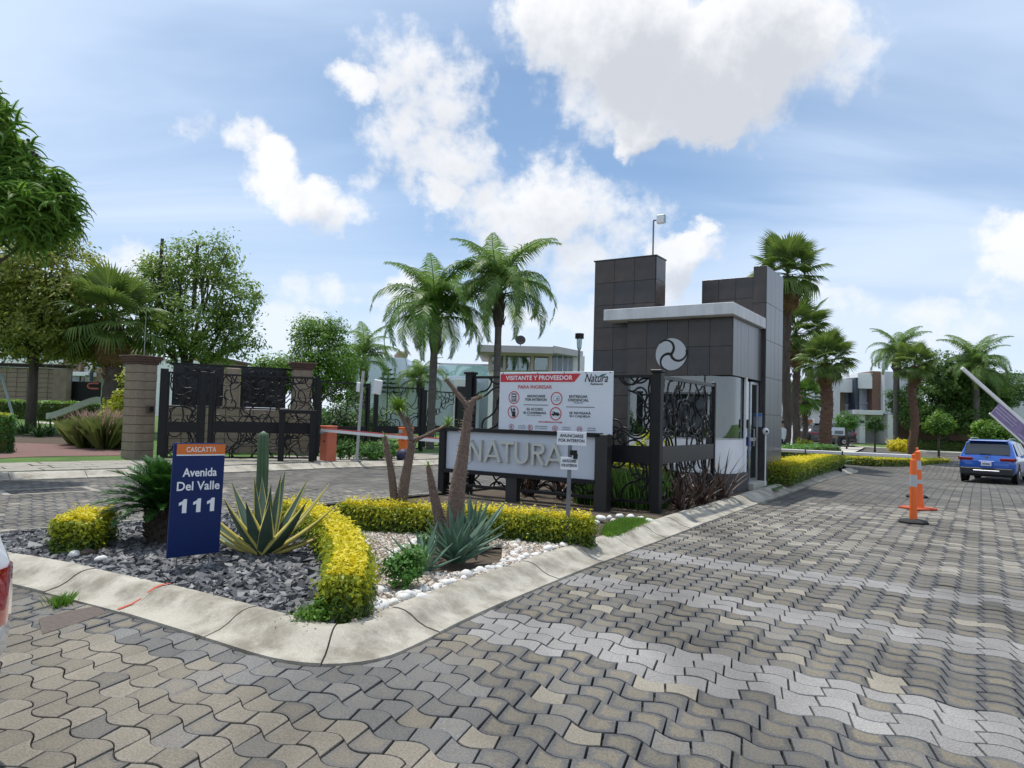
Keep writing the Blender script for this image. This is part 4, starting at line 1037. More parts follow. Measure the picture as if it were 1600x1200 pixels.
def fan_leaf(pet, R, seg, sagtip, seed=0, spread=math.radians(250)):
    g = random.Random(seed); mb = MB(); mb.tube([(0,0,0),(pet*.5,0,pet*.05),(pet,0,0)], [.028,.02,.014], 4)
    for k in range(seg):
        a = -spread/2+spread*(k+.5)/seg; r = R*(.75+.3*math.cos(a*.55))*g.uniform(.92,1.06); w = spread/seg*.5
        def pt(q, aa, lift=0): return V(pet+math.cos(aa)*q, math.sin(aa)*q, lift-.10*R*(q/R)**2)
        m_ = r*.62
        b0, l0, r0 = pt(.04*R, a), pt(m_, a-w*1.0), pt(m_, a+w*1.0); mid = pt(m_, a, .03*R)
        tp = pt(r, a)+V(0,0,-sagtip*R*g.uniform(.5,1.2))-V(math.cos(a), math.sin(a), 0)*sagtip*R*.25
        mb.add([b0, l0, mid, r0, tp], [(0,1,2),(0,2,3),(1,4,2),(2,4,3)])
    return mb
_qf = [feather(2.9, e, sg, 64, .78, .042, 1.0, False, i) for i, (e, sg) in enumerate(((1.48,1.15),(1.25,1.95),(.95,2.2),(.5,1.8)))]
QF = {}
def qmesh(i, m_):
    if (i, m_) not in QF: me = _qf[i].mesh('frond'); me.materials.append(L_[m_]); QF[(i, m_)] = me
    return QF[(i, m_)]
def queen_palm(label, base, trunk_h, r, scale, seed, n=22, group=None, young=0, detail=True):
    t = thing('queen_palm', label, 'palm tree', base, 0, group); rr = random.Random(seed); mb = MB(); N_ = 14
    lx, ly = rr.uniform(-.1,.1), rr.uniform(-.1,.1)
    prof = [(r*1.25 if i == 0 else r*(1+.06*math.sin(i*2.3)), i) for i in range(N_)]
    pts = [V(lx*(i/N_)**2, ly*(i/N_)**2, -.2+(trunk_h+.2)*i/(N_-1)) for i in range(N_)]
    mb.tube(pts, [p[0] for p in prof], 12); obj('trunk', mb, M['barkgrey'], t, smooth=True)
    cs = MB(); cs.tube([pts[-1]-V(0,0,.9*scale), pts[-1]-V(0,0,.5*scale), pts[-1], pts[-1]+V(0,0,.7*scale)], [r*1.05,r*1.6,r*1.45,r*.6], 10)
    for k in range(14):
        a = k*2.4; z = -.8*scale+k*.07*scale; cs.tube([pts[-1]+V(math.cos(a)*r*1.2, math.sin(a)*r*1.2, z), pts[-1]+V(math.cos(a)*r*2.0, math.sin(a)*r*2.0, z+.3*scale)], [.05*scale,.02*scale], 4)
    obj('crown_shaft', cs, M['bark'], t, smooth=True)
    top = pts[-1]+V(0,0,.5*scale)
    for k in range(n):
        f = k/n; i = 0 if f < .22 else 1 if f < .5 else 2 if f < .8 else 3
        o = obj('frond', qmesh(i, 'palmy' if (k % 5 < young) else 'palm'), None, t, top-V(0,0,.35*f*scale), (rr.uniform(-.25,.25), rr.uniform(-.12,.12), k*2.399+rr.uniform(-.2,.2)))
        o.scale = (scale*rr.uniform(.85,1.1),)*3
    sp = feather(1.5, 1.5, .15, 20, .14, .03, .3); me = sp.mesh('spear'); me.materials.append(L_['palmy']); o = obj('spear_leaf', me, None, t, top); o.scale = (scale,)*3
    return t
_ff = [fan_leaf(.95, 1.0, 34, s, i) for i, s in enumerate((.06,.2,.45))]
FF = {}
def fmesh(i, m_):
    if (i, m_) not in FF: me = _ff[i].mesh('fan_frond'); me.materials.append(L_[m_]); FF[(i, m_)] = me
    return FF[(i, m_)]
def fan_palm(label, base, trunk_h, r, scale, seed, n=30, skirt=8, bark='bark', group=None, lm='fan', rtop=None):
    t = thing('fan_palm', label, 'palm tree', base, 0, group); rr = random.Random(seed); mb = MB(); N_ = 22
    pts = [V(.06*math.sin(i*.5+seed), .06*math.cos(i*.4), -.2+(trunk_h+.2)*i/(N_-1)) for i in range(N_)]; rtop = rtop or r*.85
    mb.tube(pts, [(r*(1.3 if i == 0 else 1)+(rtop-r)*i/N_)*(1+.10*(i % 2)) for i in range(N_)], 12); obj('trunk', mb, M[bark], t, smooth=40)
    bt = MB()
    for k in range(40):
        a = k*2.4; z = trunk_h*(.45+.55*k/40); bt.tube([V(math.cos(a)*rtop*.9, math.sin(a)*rtop*.9, z), V(math.cos(a)*rtop*1.35, math.sin(a)*rtop*1.35, z+.16*scale)], [.07*scale,.03*scale], 4)
    obj('leaf_stubs', bt, M['barkred'], t)
    top = pts[-1]
    for k in range(n):
        f = k/n; el = 1.35-2.05*f**.9; a = k*2.399+rr.uniform(-.2,.2); i = 0 if f < .4 else 1 if f < .75 else 2
        o = obj('frond', fmesh(i, lm), None, t, top+V(0,0,.25*scale*(1-f)))
        o.rotation_mode = 'XYZ'; o.rotation_euler = (rr.uniform(-.25,.25), -el, a); o.scale = (scale*rr.uniform(.9,1.15),)*3
    for k in range(skirt):
        o = obj('dry_frond', fmesh(2, 'dry'), None, t, top-V(0,0,.25*scale)); o.rotation_euler = (rr.uniform(-.3,.3), 1.15+rr.uniform(0,.3), k*2.399); o.scale = (scale*.75,)*3
    return t
def blade_mesh(length, w, curve, fold=.25, n=6, thick=0, taper=1.4, edge=False):
    """sword leaf along +x rising; cross-section V; material 1 on the margins if edge"""
    mb = MB(); x = z = 0; a = math.pi/2*.0; ds = length/n
    for i in range(n+1):
        t = i/n; wd = w*(1-t**taper)*(.72+.9*t*(1-t)+.28*(1-t)) if i < n else .002
        a_ = curve*t
        nx, nz_ = -math.sin(a_), math.cos(a_)
        c = V(x, 0, z); nn = V(nx, 0, nz_)
        mg = .84 if edge else .72
        row = [c+V(0,-wd,0)+nn*fold*wd, c+V(0,-wd*mg,0)+nn*fold*.5*wd, c, c+V(0,wd*mg,0)+nn*fold*.5*wd, c+V(0,wd,0)+nn*fold*wd]
        row += [c-nn*thick*(1-t*.8)+V(0,wd*.9,0), c-nn*thick*(1-t*.8)+V(0,-wd*.9,0)]
        mb.v += [tuple(p) for p in row]; x += math.cos(a_)*ds; z += math.sin(a_)*ds
    for i in range(n):
        for j in range(7):
            k = (j+1) % 7; mb.f.append((i*7+j, (i+1)*7+j, (i+1)*7+k, i*7+k)); mb.m.append(1 if edge and j in (0,3,4,6) else 0)
    return mb
# ------------------------------------------------------------------ island planting
def slate_region(x, y):
    p = V(x, y, 0)
    return True
CH = [(-1.19,5.35),(-1.27,6.0),(-1.6,7.2),(-2.25,8.7),(-2.85,9.5)]
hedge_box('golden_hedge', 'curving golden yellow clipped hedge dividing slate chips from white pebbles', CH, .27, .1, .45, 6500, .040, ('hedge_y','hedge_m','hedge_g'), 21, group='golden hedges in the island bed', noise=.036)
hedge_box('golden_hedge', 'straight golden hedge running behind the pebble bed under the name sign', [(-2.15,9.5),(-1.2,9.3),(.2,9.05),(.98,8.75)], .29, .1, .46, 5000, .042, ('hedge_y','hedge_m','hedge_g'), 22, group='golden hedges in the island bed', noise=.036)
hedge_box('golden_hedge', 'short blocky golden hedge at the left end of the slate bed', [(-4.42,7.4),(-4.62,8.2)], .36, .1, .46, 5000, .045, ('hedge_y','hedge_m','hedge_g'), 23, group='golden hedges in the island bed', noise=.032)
# --- slate chips and white pebbles: nobody could count them
chp = smoothpoly(CH, 2)
def hedge_x(y):
    for a, b in zip(chp, chp[1:]):
        if a.y <= y <= b.y: return a.x+(b.x-a.x)*(y-a.y)/(b.y-a.y)
    return -1.19 if y < chp[0].y else -2.9
bedpoly = [(p.x, p.y) for p in offset(isl_front, .43) + list(reversed(offset(isl_back, -.10)))]
def chips(name, label, cat, test, n, smin, smax, flatk, m_, seed, x0, x1, y0, y1, zb, layers=1):
    g = np.random.default_rng(seed); V0 = np.array([(-1,-1,-1),(1,-1,-1),(1,1,-1),(-1,1,-1),(-1,-1,1),(1,-1,1),(1,1,1),(-1,1,1)], float)
    F0 = np.array([(0,3,2,1),(4,5,6,7),(0,1,5,4),(1,2,6,5),(2,3,7,6),(3,0,4,7)]); vs_ = []; fs = []; k = 0; tries = 0
    while k < n and tries < n*12:
        tries += 1; x, y = g.uniform(x0,x1), g.uniform(y0,y1)
        if not inside((x, y), bedpoly) or not test(x, y): continue
        if g.random() > min(1, (9.5/max(y,4))**1.2): continue
        s = g.uniform(smin, smax)*(1+.5*(g.random() < .1)); v = V0*g.uniform(.45,1.0,size=(8,3))*np.array([s, s*g.uniform(.5,.85), s*flatk*g.uniform(.6,1.3)])
        R = np.array(Euler((g.normal()*.35, g.normal()*.35, g.uniform(0,6.28))).to_matrix())
        vs_.append(v@R.T+np.array([x,y,zb+g.random()*.03])); fs.append(F0+8*k); k += 1
    mb = MB(); mb.v = np.concatenate(vs_).tolist(); mb.f = [tuple(f) for f in np.concatenate(fs).tolist()]; mb.m = [0]*len(mb.f)
    o = obj(name, mb, m_, None); return tag(o, label, cat, kind='stuff')
def island_col(name, cols, rough):
    m, nt, b = nodes(name); N, L = nt.nodes, nt.links; geo = N.new('ShaderNodeNewGeometry'); cr = N.new('ShaderNodeValToRGB'); e = cr.color_ramp.elements
    e[0].color = (*cols[0],1); e[1].color = (*cols[-1],1)
    for i, c in enumerate(cols[1:-1]): q = e.new((i+1)/(len(cols)-1)); q.color = (*c,1)
    nz = N.new('ShaderNodeTexNoise'); nz.inputs['Scale'].default_value = 60; tc = N.new('ShaderNodeTexCoord'); L.new(tc.outputs['Object'], nz.inputs['Vector'])
    L.new(geo.outputs['Random Per Island'], cr.inputs[0]); mx = N.new('ShaderNodeMix'); mx.data_type = 'RGBA'; mx.blend_type = 'MULTIPLY'; mx.inputs[0].default_value = .5
    L.new(cr.outputs[0], mx.inputs[6]); L.new(nz.outputs['Color'], mx.inputs[7]); L.new(cr.outputs[0], b.inputs['Base Color']); b.inputs['Roughness'].default_value = rough; return m
M['slate'] = island_col('slate', [(.036,.037,.040),(.064,.066,.070),(.098,.10,.106),(.155,.158,.165),(.082,.084,.09)], .55)
M['pebble'] = island_col('white_gravel', [(.54,.50,.45),(.46,.37,.28),(.60,.57,.53),(.38,.30,.22),(.66,.64,.61)], .8)
M['whitestone'] = mat('white_stone', (.52,.51,.48), .75, scale=5, col2=(.74,.73,.70), bump=.2)
M['slatebed'] = flat('slate_dust', (.045,.048,.055), .95); M['pebblebed'] = mat('pebble_dust', (.38,.33,.27), .95, scale=20, col2=(.5,.45,.38))
is_slate = lambda x, y: x < hedge_x(y)-.05 and y < 9.7+(x+4.9)*.9
soilpatch = smoothpoly([(-1.0,7.0),(-.55,6.95),(-.15,7.3),(.05,8.3),(-.2,8.75),(-.9,8.7),(-1.15,8.0)], 1, True)
is_peb = lambda x, y: x > hedge_x(y)+.08 and y < 9.1-.16*x and x < 1.25 and not (inside((x,y), [(p.x,p.y) for p in soilpatch]))
def cut_sheet(name, test, z, m_, step=.12, x0=-7.5, x1=2, y0=4.6, y1=11.5):
    mb = MB(); 
    for i in range(int((x1-x0)/step)):
        for j in range(int((y1-y0)/step)):
            x, y = x0+i*step, y0+j*step
            if test(x+step/2, y+step/2) and inside((x+step/2, y+step/2), bedpoly): mb.add([(x,y,z),(x+step,y,z),(x+step,y+step,z),(x,y+step,z)], [(0,1,2,3)])
    return struct(obj(name, mb, m_))
cut_sheet('slate_bed', is_slate, .102, M['slatebed']); cut_sheet('pebble_bed', is_peb, .106, M['pebblebed'])
chips('slate_chips', 'loose dark grey slate chips covering the left bed', 'slate', is_slate, 9000, .022, .056, .35, M['slate'], 31, -7.2, -1.1, 4.7, 10.8, .10)
chips('white_gravel', 'cream and white gravel covering the right bed', 'gravel', is_peb, 8500, .010, .023, .8, M['pebble'], 32, -2.6, 1.4, 5.2, 9.6, .108)
# --- larger white stones lining the gravel
def stone_mesh(seed):
    g = random.Random(seed); bm = bmesh.new(); bmesh.ops.create_icosphere(bm, subdivisions=2, radius=1)
    ax = V(g.uniform(.8,1.2), g.uniform(.6,.9), g.uniform(.5,.7)); ph = [g.uniform(0,6) for _ in range(6)]
    for v_ in bm.verts:
        c = v_.co; k = 1+.10*math.sin(2.3*c.x+ph[0])+.09*math.sin(2.9*c.y+ph[1])+.09*math.sin(3.1*c.z+ph[2])+.05*math.sin(6*c.x+5*c.y+ph[3]); v_.co = V(c.x*ax.x, c.y*ax.y, c.z*ax.z)*k
    me = bpy.data.meshes.new('white_stone'); bm.to_mesh(me); bm.free(); me.materials.append(M['whitestone']); me.polygons.foreach_set('use_smooth', [True]*len(me.polygons)); return me
SM = [stone_mesh(i) for i in range(6)]
def stone(p, s, label, group, m_=None):
    o = obj('white_stone', SM[RN.randrange(6)], None, None, (p[0], p[1], .12+s*.25), (RN.uniform(-.3,.3), RN.uniform(-.3,.3), RN.uniform(0,6))); o.scale = (s,)*3
    return tag(o, label, 'stone', group)
edge = resample(offset(isl_front, .53), .118)
for p in edge:
    if hedge_x(p.y)+.12 < p.x < 1.25 and p.y < 9.2 and p.x > -1.05: 
        stone((p.x+RN.uniform(-.03,.03), p.y+RN.uniform(-.03,.03)), RN.uniform(.035,.075)*(1.25 if p.y < 6.2 else 1), 'white stone in the row along the kerb of the pebble bed', 'stones edging the pebble bed by the kerb')
for p in resample([V(-1.0,6.95,0),V(-.5,6.9,0),V(-.08,7.25,0),V(.12,8.3,0),V(.1,8.9,0)], .11): stone((p.x+RN.uniform(-.03,.03), p.y), RN.uniform(.035,.06), 'white stone in the ring around the green aloes, kerb side', 'stones ringing the aloes on the kerb side')
for p in resample([V(-1.05,7.1,0),V(-1.25,7.9,0),V(-1.05,8.8,0)], .11): stone((p.x, p.y), RN.uniform(.035,.06), 'white stone in the ring around the green aloes, hedge side', 'stones ringing the aloes on the hedge side')
for (u, v, s, lb) in ((597,925,.075,'large pale stone left of the leafy bush'),(627,932,.07,'large pale stone directly below the leafy bush'),(660,935,.07,'large pale stone right of the leafy bush by the kerb'),(572,948,.06,'large pale stone touching the curving hedge')): q = G(u, v, .13); stone((q.x, q.y), s, lb, 'large stones before the leafy bush')
q = G(115, 868, .13); stone((q.x, q.y), .07, 'round white stone on slate below the short golden hedge', None)
q = G(158, 875, .13); stone((q.x, q.y), .065, 'flat white stone on slate right of the porous brown rock', None)
q = G(137, 866, .13); o = stone((q.x, q.y), .085, 'porous brown rock between two white stones on the slate', None); o.name = 'brown_rock'; o.data = o.data.copy(); o.data.materials[0] = mat('lava_rock', (.12,.085,.065), .95, scale=14, bump=1, col2=(.22,.17,.13)); o['category'] = 'rock'
for (u, v) in ((940,806),(952,803),(968,801),(985,803),(1000,806),(1015,810),(930,812),(958,809)): q = G(u, v+6, .13); stone((q.x, q.y), RN.uniform(.06,.1), 'rough white stone at the foot of the iron fence', 'stones at the fence foot')
# --- grass wedge right of the hedge
gp = smoothpoly([G(940,828,.15), G(948,842,.15), G(1005,819,.15), G(1022,810,.15), G(960,812,.15)], 1, True)
struct(sheet('lawn_wedge', [(p.x, p.y) for p in gp], .14, M['lawn']))
def tufts(name, label, pts, m_, seed, h=.06, w=.006, per=14, spread=.05, lean=.5, kind='stuff', cat='grass'):
    g = np.random.default_rng(seed); v = []
    for (x, y, z) in pts:
        for _ in range(per):
            a = g.uniform(0,6.28); r = abs(g.normal())*spread; b = np.array([x+math.cos(a)*r, y+math.sin(a)*r, z]); hh = h*g.uniform(.5,1.2); d = np.array([math.cos(a),math.sin(a),0])*lean*hh*g.uniform(.2,1); s = np.array([-math.sin(a),math.cos(a),0])*w
            v += [b-s, b+s, b+d*.45+np.array([0,0,hh*.6])+s*.6, b+d+np.array([0,0,hh])]
    o = obj(name, cards_mesh(name, np.array(v)), L_[m_]); return tag(o, label, cat, kind=kind)
gpp = [(p.x, p.y) for p in gp]; xs = [p[0] for p in gpp]; ys = [p[1] for p in gpp]; pts = []
while len(pts) < 900:
    x, y = RN.uniform(min(xs),max(xs)), RN.uniform(min(ys),max(ys))
    if inside((x,y), gpp): pts.append((x,y,.14))
tufts('grass_blades', 'short green grass in the wedge beside the kerb and fence', pts, 'bright', 3, .055, .005, 7, .04)

# --- sago palm
cy_ = thing('sago_palm', 'dark green sago palm with a shaggy brown trunk behind the blue board', 'cycad', G(252, 846, .13))
mb = MB(); mb.tube([(0,0,-.05),(0,0,.1),(0,0,.25),(0,0,.36)], [.15,.17,.16,.10], 12)
for k in range(70):
    a = k*2.4; z = .02+.33*k/70; mb.tube([V(math.cos(a)*.14, math.sin(a)*.14, z), V(math.cos(a)*.20, math.sin(a)*.20, z+.05)], [.028,.012], 4)
obj('trunk', mb, M['bark'], cy_)
cf = [feather(.70, .55, .7, 52, .14, .017, .05, True, 40+i, .06) for i in range(2)]; cfm = []
for c in cf: me = c.mesh('frond'); me.materials.append(L_['cycad']); cfm.append(me)
for k in range(84):
    f = k/84; o = obj('frond', cfm[k % 2], None, cy_, (0,0,.34)); o.rotation_euler = (RN.uniform(-.1,.1), -(1.15-1.4*f), k*2.399); o.scale = (RN.uniform(.85,1.1),)*3
# --- variegated agave
ag = thing('agave', 'spiky agave with dark green leaves edged in yellow on the slate', 'agave', G(412, 866, .13))
M['agreen'] = mat('agave_green', (.030,.065,.048), .5, scale=7, col2=(.055,.10,.07)); M['ayellow'] = mat('agave_margin', (.42,.36,.07), .5, scale=7, col2=(.56,.49,.15)); M['spine'] = flat('spine', (.02,.012,.01), .5)
_ag = {}
def agave_leaf(length, w, curve):
    k = (length, w, curve)
    if k not in _ag: me = blade_mesh(length, w, curve, .45, 8, .018, 2.2, True).mesh('leaf'); me.materials.append(M['agreen']); me.materials.append(M['ayellow']); me.polygons.foreach_set('use_smooth', [True]*len(me.polygons)); _ag[k] = me
    return _ag[k]
for (az, el, l, w, cv) in ((0,.62,.82,.075,.35),(.42,.85,.85,.08,.25),(.9,1.0,.8,.08,.2),(1.45,1.12,.82,.085,.15),(2.0,1.0,.8,.08,.2),(2.5,.85,.82,.08,.25),(3.1,.55,.84,.075,.4),(3.55,.72,.78,.08,.35),(4.0,.95,.66,.085,.2),(4.55,1.02,.62,.085,.12),(5.1,.95,.66,.085,.2),(5.65,.75,.78,.08,.3),(.2,.35,.7,.07,.45),(2.9,.30,.72,.07,.5),(1.2,1.35,.75,.07,.05),(2.6,1.38,.72,.06,.05),(5.2,1.3,.7,.065,.05)):
    o = obj('leaf', agave_leaf(round(l*1.12,3), round(w*.9,4), cv), None, ag, (math.cos(az)*.05, math.sin(az)*.05, .0)); o.rotation_euler = (RN.uniform(-.12,.12), -el+cv*.3, az)
# --- column cactus
cp_ = GX(404, 8.35, .1); ca = thing('column_cactus', 'single ribbed green column cactus behind the agave', 'cactus', (cp_.x, cp_.y, .1))
mb = MB(); rings = 40; ns_ = 54; Hc = 1.30
for i in range(rings+1):
    t = i/rings; z = Hc*t; r = .050+.008*math.sin(t*2.6)
    if t > .945: r *= math.sqrt(max(0, 1-((t-.945)/.055)**2))*.97+.02
    for k in range(ns_):
        a = 2*math.pi*k/ns_; q = r*(1+.16*abs(math.cos(a*4.5))*2-.16); mb.v.append((q*math.cos(a)+.012*math.sin(t*3), q*math.sin(a), z))
mb.f = [(i*ns_+k, i*ns_+(k+1) % ns_, (i+1)*ns_+(k+1) % ns_, (i+1)*ns_+k) for i in range(rings) for k in range(ns_)]+[tuple(rings*ns_+k for k in range(ns_))]; mb.m = [0]*len(mb.f)
obj('stem', mb, mat('cactus_green', (.04,.085,.04), .55, scale=9, col2=(.075,.13,.06)), ca, smooth=True)
sp = MB()
for k in range(9):
    a = 2*math.pi*k/9
    for i in range(24):
        z = .05+i*.05; p = V(math.cos(a)*.064, math.sin(a)*.064, z); sp.tube([p, p+V(math.cos(a+.5), math.sin(a+.5), .3)*.016], [.0022,.0006], 3)
obj('spines', sp, flat('cactus_spine', (.30,.26,.18), .8), ca)
# --- bottle-stemmed succulents (spiny trunks, leaf rosettes at the tips)
M['pachy'] = mat('spiny_stem', (.10,.066,.052), .9, scale=40, bump=1, bscale=70, col2=(.22,.155,.122), detail=8)
L_['rosette'] = leafmat('rosette_leaf', [(.10,.20,.03),(.20,.32,.05),(.36,.42,.08)], .3, .45)
rosm = blade_mesh(.27, .018, -.9, .3, 4, 0, 2).mesh('leaf'); rosm.materials.append(L_['rosette'])
def pachy(label, base, stems):
    t = thing('spiny_succulent', label, 'succulent', base, 0, 'bottle-stemmed succulents')
    for (pts, rs, tuft) in stems:
        path = smooth_path(pts, 2); k = len(path); rad = [np.interp(i/(k-1), np.linspace(0,1,len(rs)), rs) for i in range(k)]
        s = obj('stem', MB().tube(path, rad, 10), M['pachy'], t, smooth=True)
        sp = MB(); g = random.Random(len(path)+int(rs[0]*1000))
        for i in range(int(240*rs[0]/.08)):
            u = g.random(); j = min(int(u*(k-1)), k-2); p = path[j].lerp(path[j+1], u*(k-1)-j); a = g.uniform(0,6.28); d = V(math.cos(a), math.sin(a), .25); sp.tube([p+d*rad[j]*.9, p+d*(rad[j]+.026)], [.0045,.001], 3)
        obj('spines', sp, flat('pale_spine', (.28,.22,.19), .8), s)
        if tuft:
            n, sc_ = tuft
            for i in range(n):
                o = obj('leaf', rosm, None, t, path[-1]); o.rotation_euler = (0, -(1.35-1.5*i/n), i*2.399); o.scale = (sc_*RN.uniform(.8,1.15),)*3
b_ = GX(622, 9.75, .1)
def loc(u, v, y, b): p = D(u, v, y); return (p.x-b.x, p.y-b.y, p.z-.1)
pachy('pair of spiny bottle stems, the left unbranched, behind the golden hedge', (b_.x, b_.y, .1), [
    ([loc(617,790,9.75,b_), loc(612,740,9.75,b_), loc(606,710,9.75,b_), loc(601,682,9.75,b_)], [.060,.050,.036,.020], (7,.35)),
    ([loc(627,790,9.75,b_), loc(634,740,9.75,b_), loc(642,705,9.75,b_), loc(643,688,9.75,b_)], [.082,.066,.050,.034], None),
    ([loc(643,690,9.75,b_), loc(637,670,9.75,b_), loc(630,655,9.75,b_), loc(622,640,9.75,b_)], [.034,.030,.024,.022], (60,1.0)),
    ([loc(643,688,9.75,b_), loc(642,670,9.8,b_), loc(636,652,9.8,b_)], [.03,.028,.022], (6,.4)),
    ([loc(643,690,9.75,b_), loc(665,681,9.7,b_), loc(685,670,9.65,b_), loc(700,664,9.6,b_)], [.030,.024,.019,.016], (22,.65))])
b_ = GX(700, 7.75, .1)
pachy('tall pair of spiny stems, the larger forked at its top, beside the name sign', (b_.x, b_.y, .1), [
    ([loc(692,850,7.75,b_), loc(687,810,7.75,b_), loc(678,775,7.75,b_), loc(669,728,7.75,b_)], [.070,.062,.045,.020], (8,.35)),
    ([loc(707,850,7.75,b_), loc(714,765,7.75,b_), loc(725,700,7.75,b_), loc(733,632,7.75,b_)], [.098,.088,.055,.036], None),
    ([loc(733,636,7.75,b_), loc(722,625,7.75,b_), loc(708,607,7.75,b_), loc(697,593,7.75,b_)], [.034,.028,.022,.018], (7,.3)),
    ([loc(733,636,7.75,b_), loc(740,624,7.75,b_), loc(752,620,7.75,b_)], [.032,.026,.018], (9,.3))])
# --- aloes, bush, weeds
M['aloe'] = mat('aloe_green', (.055,.115,.075), .5, scale=6, col2=(.10,.18,.12))
def aloe(label, p, n, l, w, seed):
    t = thing('aloe', label, 'aloe', (p.x, p.y, .11)); rr = random.Random(seed); cache = {}
    for k in range(n):
        f = k/n; el = 1.45-1.15*f; cv = .1+.5*f; key = int(f*4)
        if key not in cache: me = blade_mesh(l, w, -.15+.25*(key/4), .5, 6, .02, 2.0).mesh('leaf'); me.materials.append(M['aloe']); me.polygons.foreach_set('use_smooth', [True]*len(me.polygons)); cache[key] = me
        o = obj('leaf', cache[key], None, t, (0,0,.02)); o.rotation_euler = (rr.uniform(-.15,.15), -el+rr.uniform(-.1,.1), k*2.399+rr.uniform(-.2,.2)); o.scale = (rr.uniform(.8,1.1)*(1-.15*(f > .8)),)*3
    return t
aloe('largest green aloe with broad upright leaves before the forked stem', G(712, 878, .13), 30, .60, .048, 1)
aloe('small upright aloe between the leafy bush and the largest aloe', G(662, 895, .13), 16, .46, .034, 2)
aloe('green aloe farther back beside the forked stem, nearest the golden hedge', GX(738, 8.4, .1), 22, .60, .045, 3)
def bush(name, label, p, blobs, n, ls, lm, seed, group=None, cat='bush'):
    t = thing(name, label, cat, p, 0, group); rr = random.Random(seed); mb = MB()
    for (dx, dy, z, rx, rz) in blobs: limb(mb, (0,0,-.02), (dx,dy,z+rz*.3), .012+.01*rx, .004, rr, 4)
    for _ in range(6): limb(mb, (0,0,0), (rr.uniform(-.6,.6)*blobs[0][3], rr.uniform(-.6,.6)*blobs[0][3], blobs[0][2]+blobs[0][4]*.6), .012, .003, rr, 4)
    obj('stems', mb, M['bark'], t); q, o = crown_points(blobs, n, np.random.default_rng(seed), .06*max(.6, blobs[0][3]*3), .5, 16)
    q[:,2] = np.maximum(q[:,2], .01); obj('foliage', cards_mesh('foliage', leaf_cards(q, ls, .5, seed, .3, .1, outward=o)), L_[lm], t); return t
bush('leafy_bush', 'leafy dark green bush at the front of the pebble bed', G(632, 920, .13), [(0,0,.16,.17,.13),(.06,.05,.26,.12,.10),(-.09,.02,.22,.1,.1)], 1900, .042, 'bush', 51)
bush('weed_clump', 'feathery green weed at the near end of the curving hedge', G(490, 968, .14), [(0,0,.05,.10,.06),(.09,.03,.08,.07,.07)], 1300, .03, 'weed', 52, cat='weed')
bush('weed_clump', 'pale green seedling beside the tall unbranched stem', GX(668, 7.9, .1), [(0,0,.14,.13,.13)], 500, .045, 'bush', 53, cat='weed')
tufts('grass_tuft', 'grass tuft sprouting from the kerb foot near the white car', [(*G(95+RN.uniform(-8,8), 945+RN.uniform(-4,4))[:2], 0) for _ in range(12)], 'weed', 8, .09, .005, 16, .035, .9, kind=None, cat='weed')
def blades(name, label, p, n, l, w, lm, seed, el0=1.5, el1=.6, cat='plant', group=None, curve=-.35, cnt=3):
    t = thing(name, label, cat, p, 0, group); rr = random.Random(seed); ms = []
    for i in range(cnt): me = blade_mesh(l*(.8+.2*i), w, curve*(i+1)/cnt, .3, 5, .0, 3).mesh('blade'); me.materials.append(L_[lm]); ms.append(me)
    for k in range(n):
        f = k/n; o = obj('blade', ms[rr.randrange(cnt)], None, t, (rr.uniform(-.1,.1), rr.uniform(-.1,.1), 0)); o.rotation_euler = (rr.uniform(-.4,.4), -(el0+(el1-el0)*f+rr.uniform(-.15,.15)), k*2.399); o.scale = (rr.uniform(.65,1.1),)*3
    return t
FW = lambda x, y: FA+RR*x+RD*y
for i, (x, y, n, l, lab) in enumerate(((.30,2.7,34,1.0,'bronze flax spilling over the kerb at the far fence post'), (.22,1.7,30,.85,'bronze flax outside the side fence, midway along it'), (.18,.8,26,.75,'bronze flax outside the side fence nearest the corner post'),
       (-.45,1.0,40,1.0,'bronze flax inside the fence corner behind the front panel'), (-.5,2.2,34,1.0,'bronze flax inside the fence beside the guard house window'), (-2.9,.6,40,.9,'bronze flax behind the left half of the name sign'), (-2.2,.7,26,.8,'bronze flax behind the middle post of the name sign'))):
    p = FW(x, y); blades('bronze_flax', lab, (p.x, p.y, .1), n, l, .022, 'phorm', 60+i, 1.45, .45, 'flax', 'bronze flax plants by the fence')
pts = [tuple(FW(RN.uniform(-1.75,-.1), RN.uniform(.15,.9)))[:2]+(.09,) for _ in range(260)]
tufts('long_grass', 'long dark grass growing behind the fence under the name sign', pts, 'dark', 9, .62, .008, 12, .06, .35)
p = FW(-.75,1.5); bush('croton_bush', 'red and yellow leaved shrub behind the front fence panel', (p.x,p.y,.1), [(0,0,.7,.4,.4),(.15,.2,1.0,.3,.3),(-.3,.1,.9,.3,.3)], 1400, .09, 'hedge_m', 54)
p = FW(-3.3,1.6); bush('garden_shrub', 'green shrub behind the fence left of the notice board', (p.x,p.y,.1), [(0,0,.9,.45,.5),(-.2,.3,1.4,.35,.4)], 1500, .1, 'bush', 55)
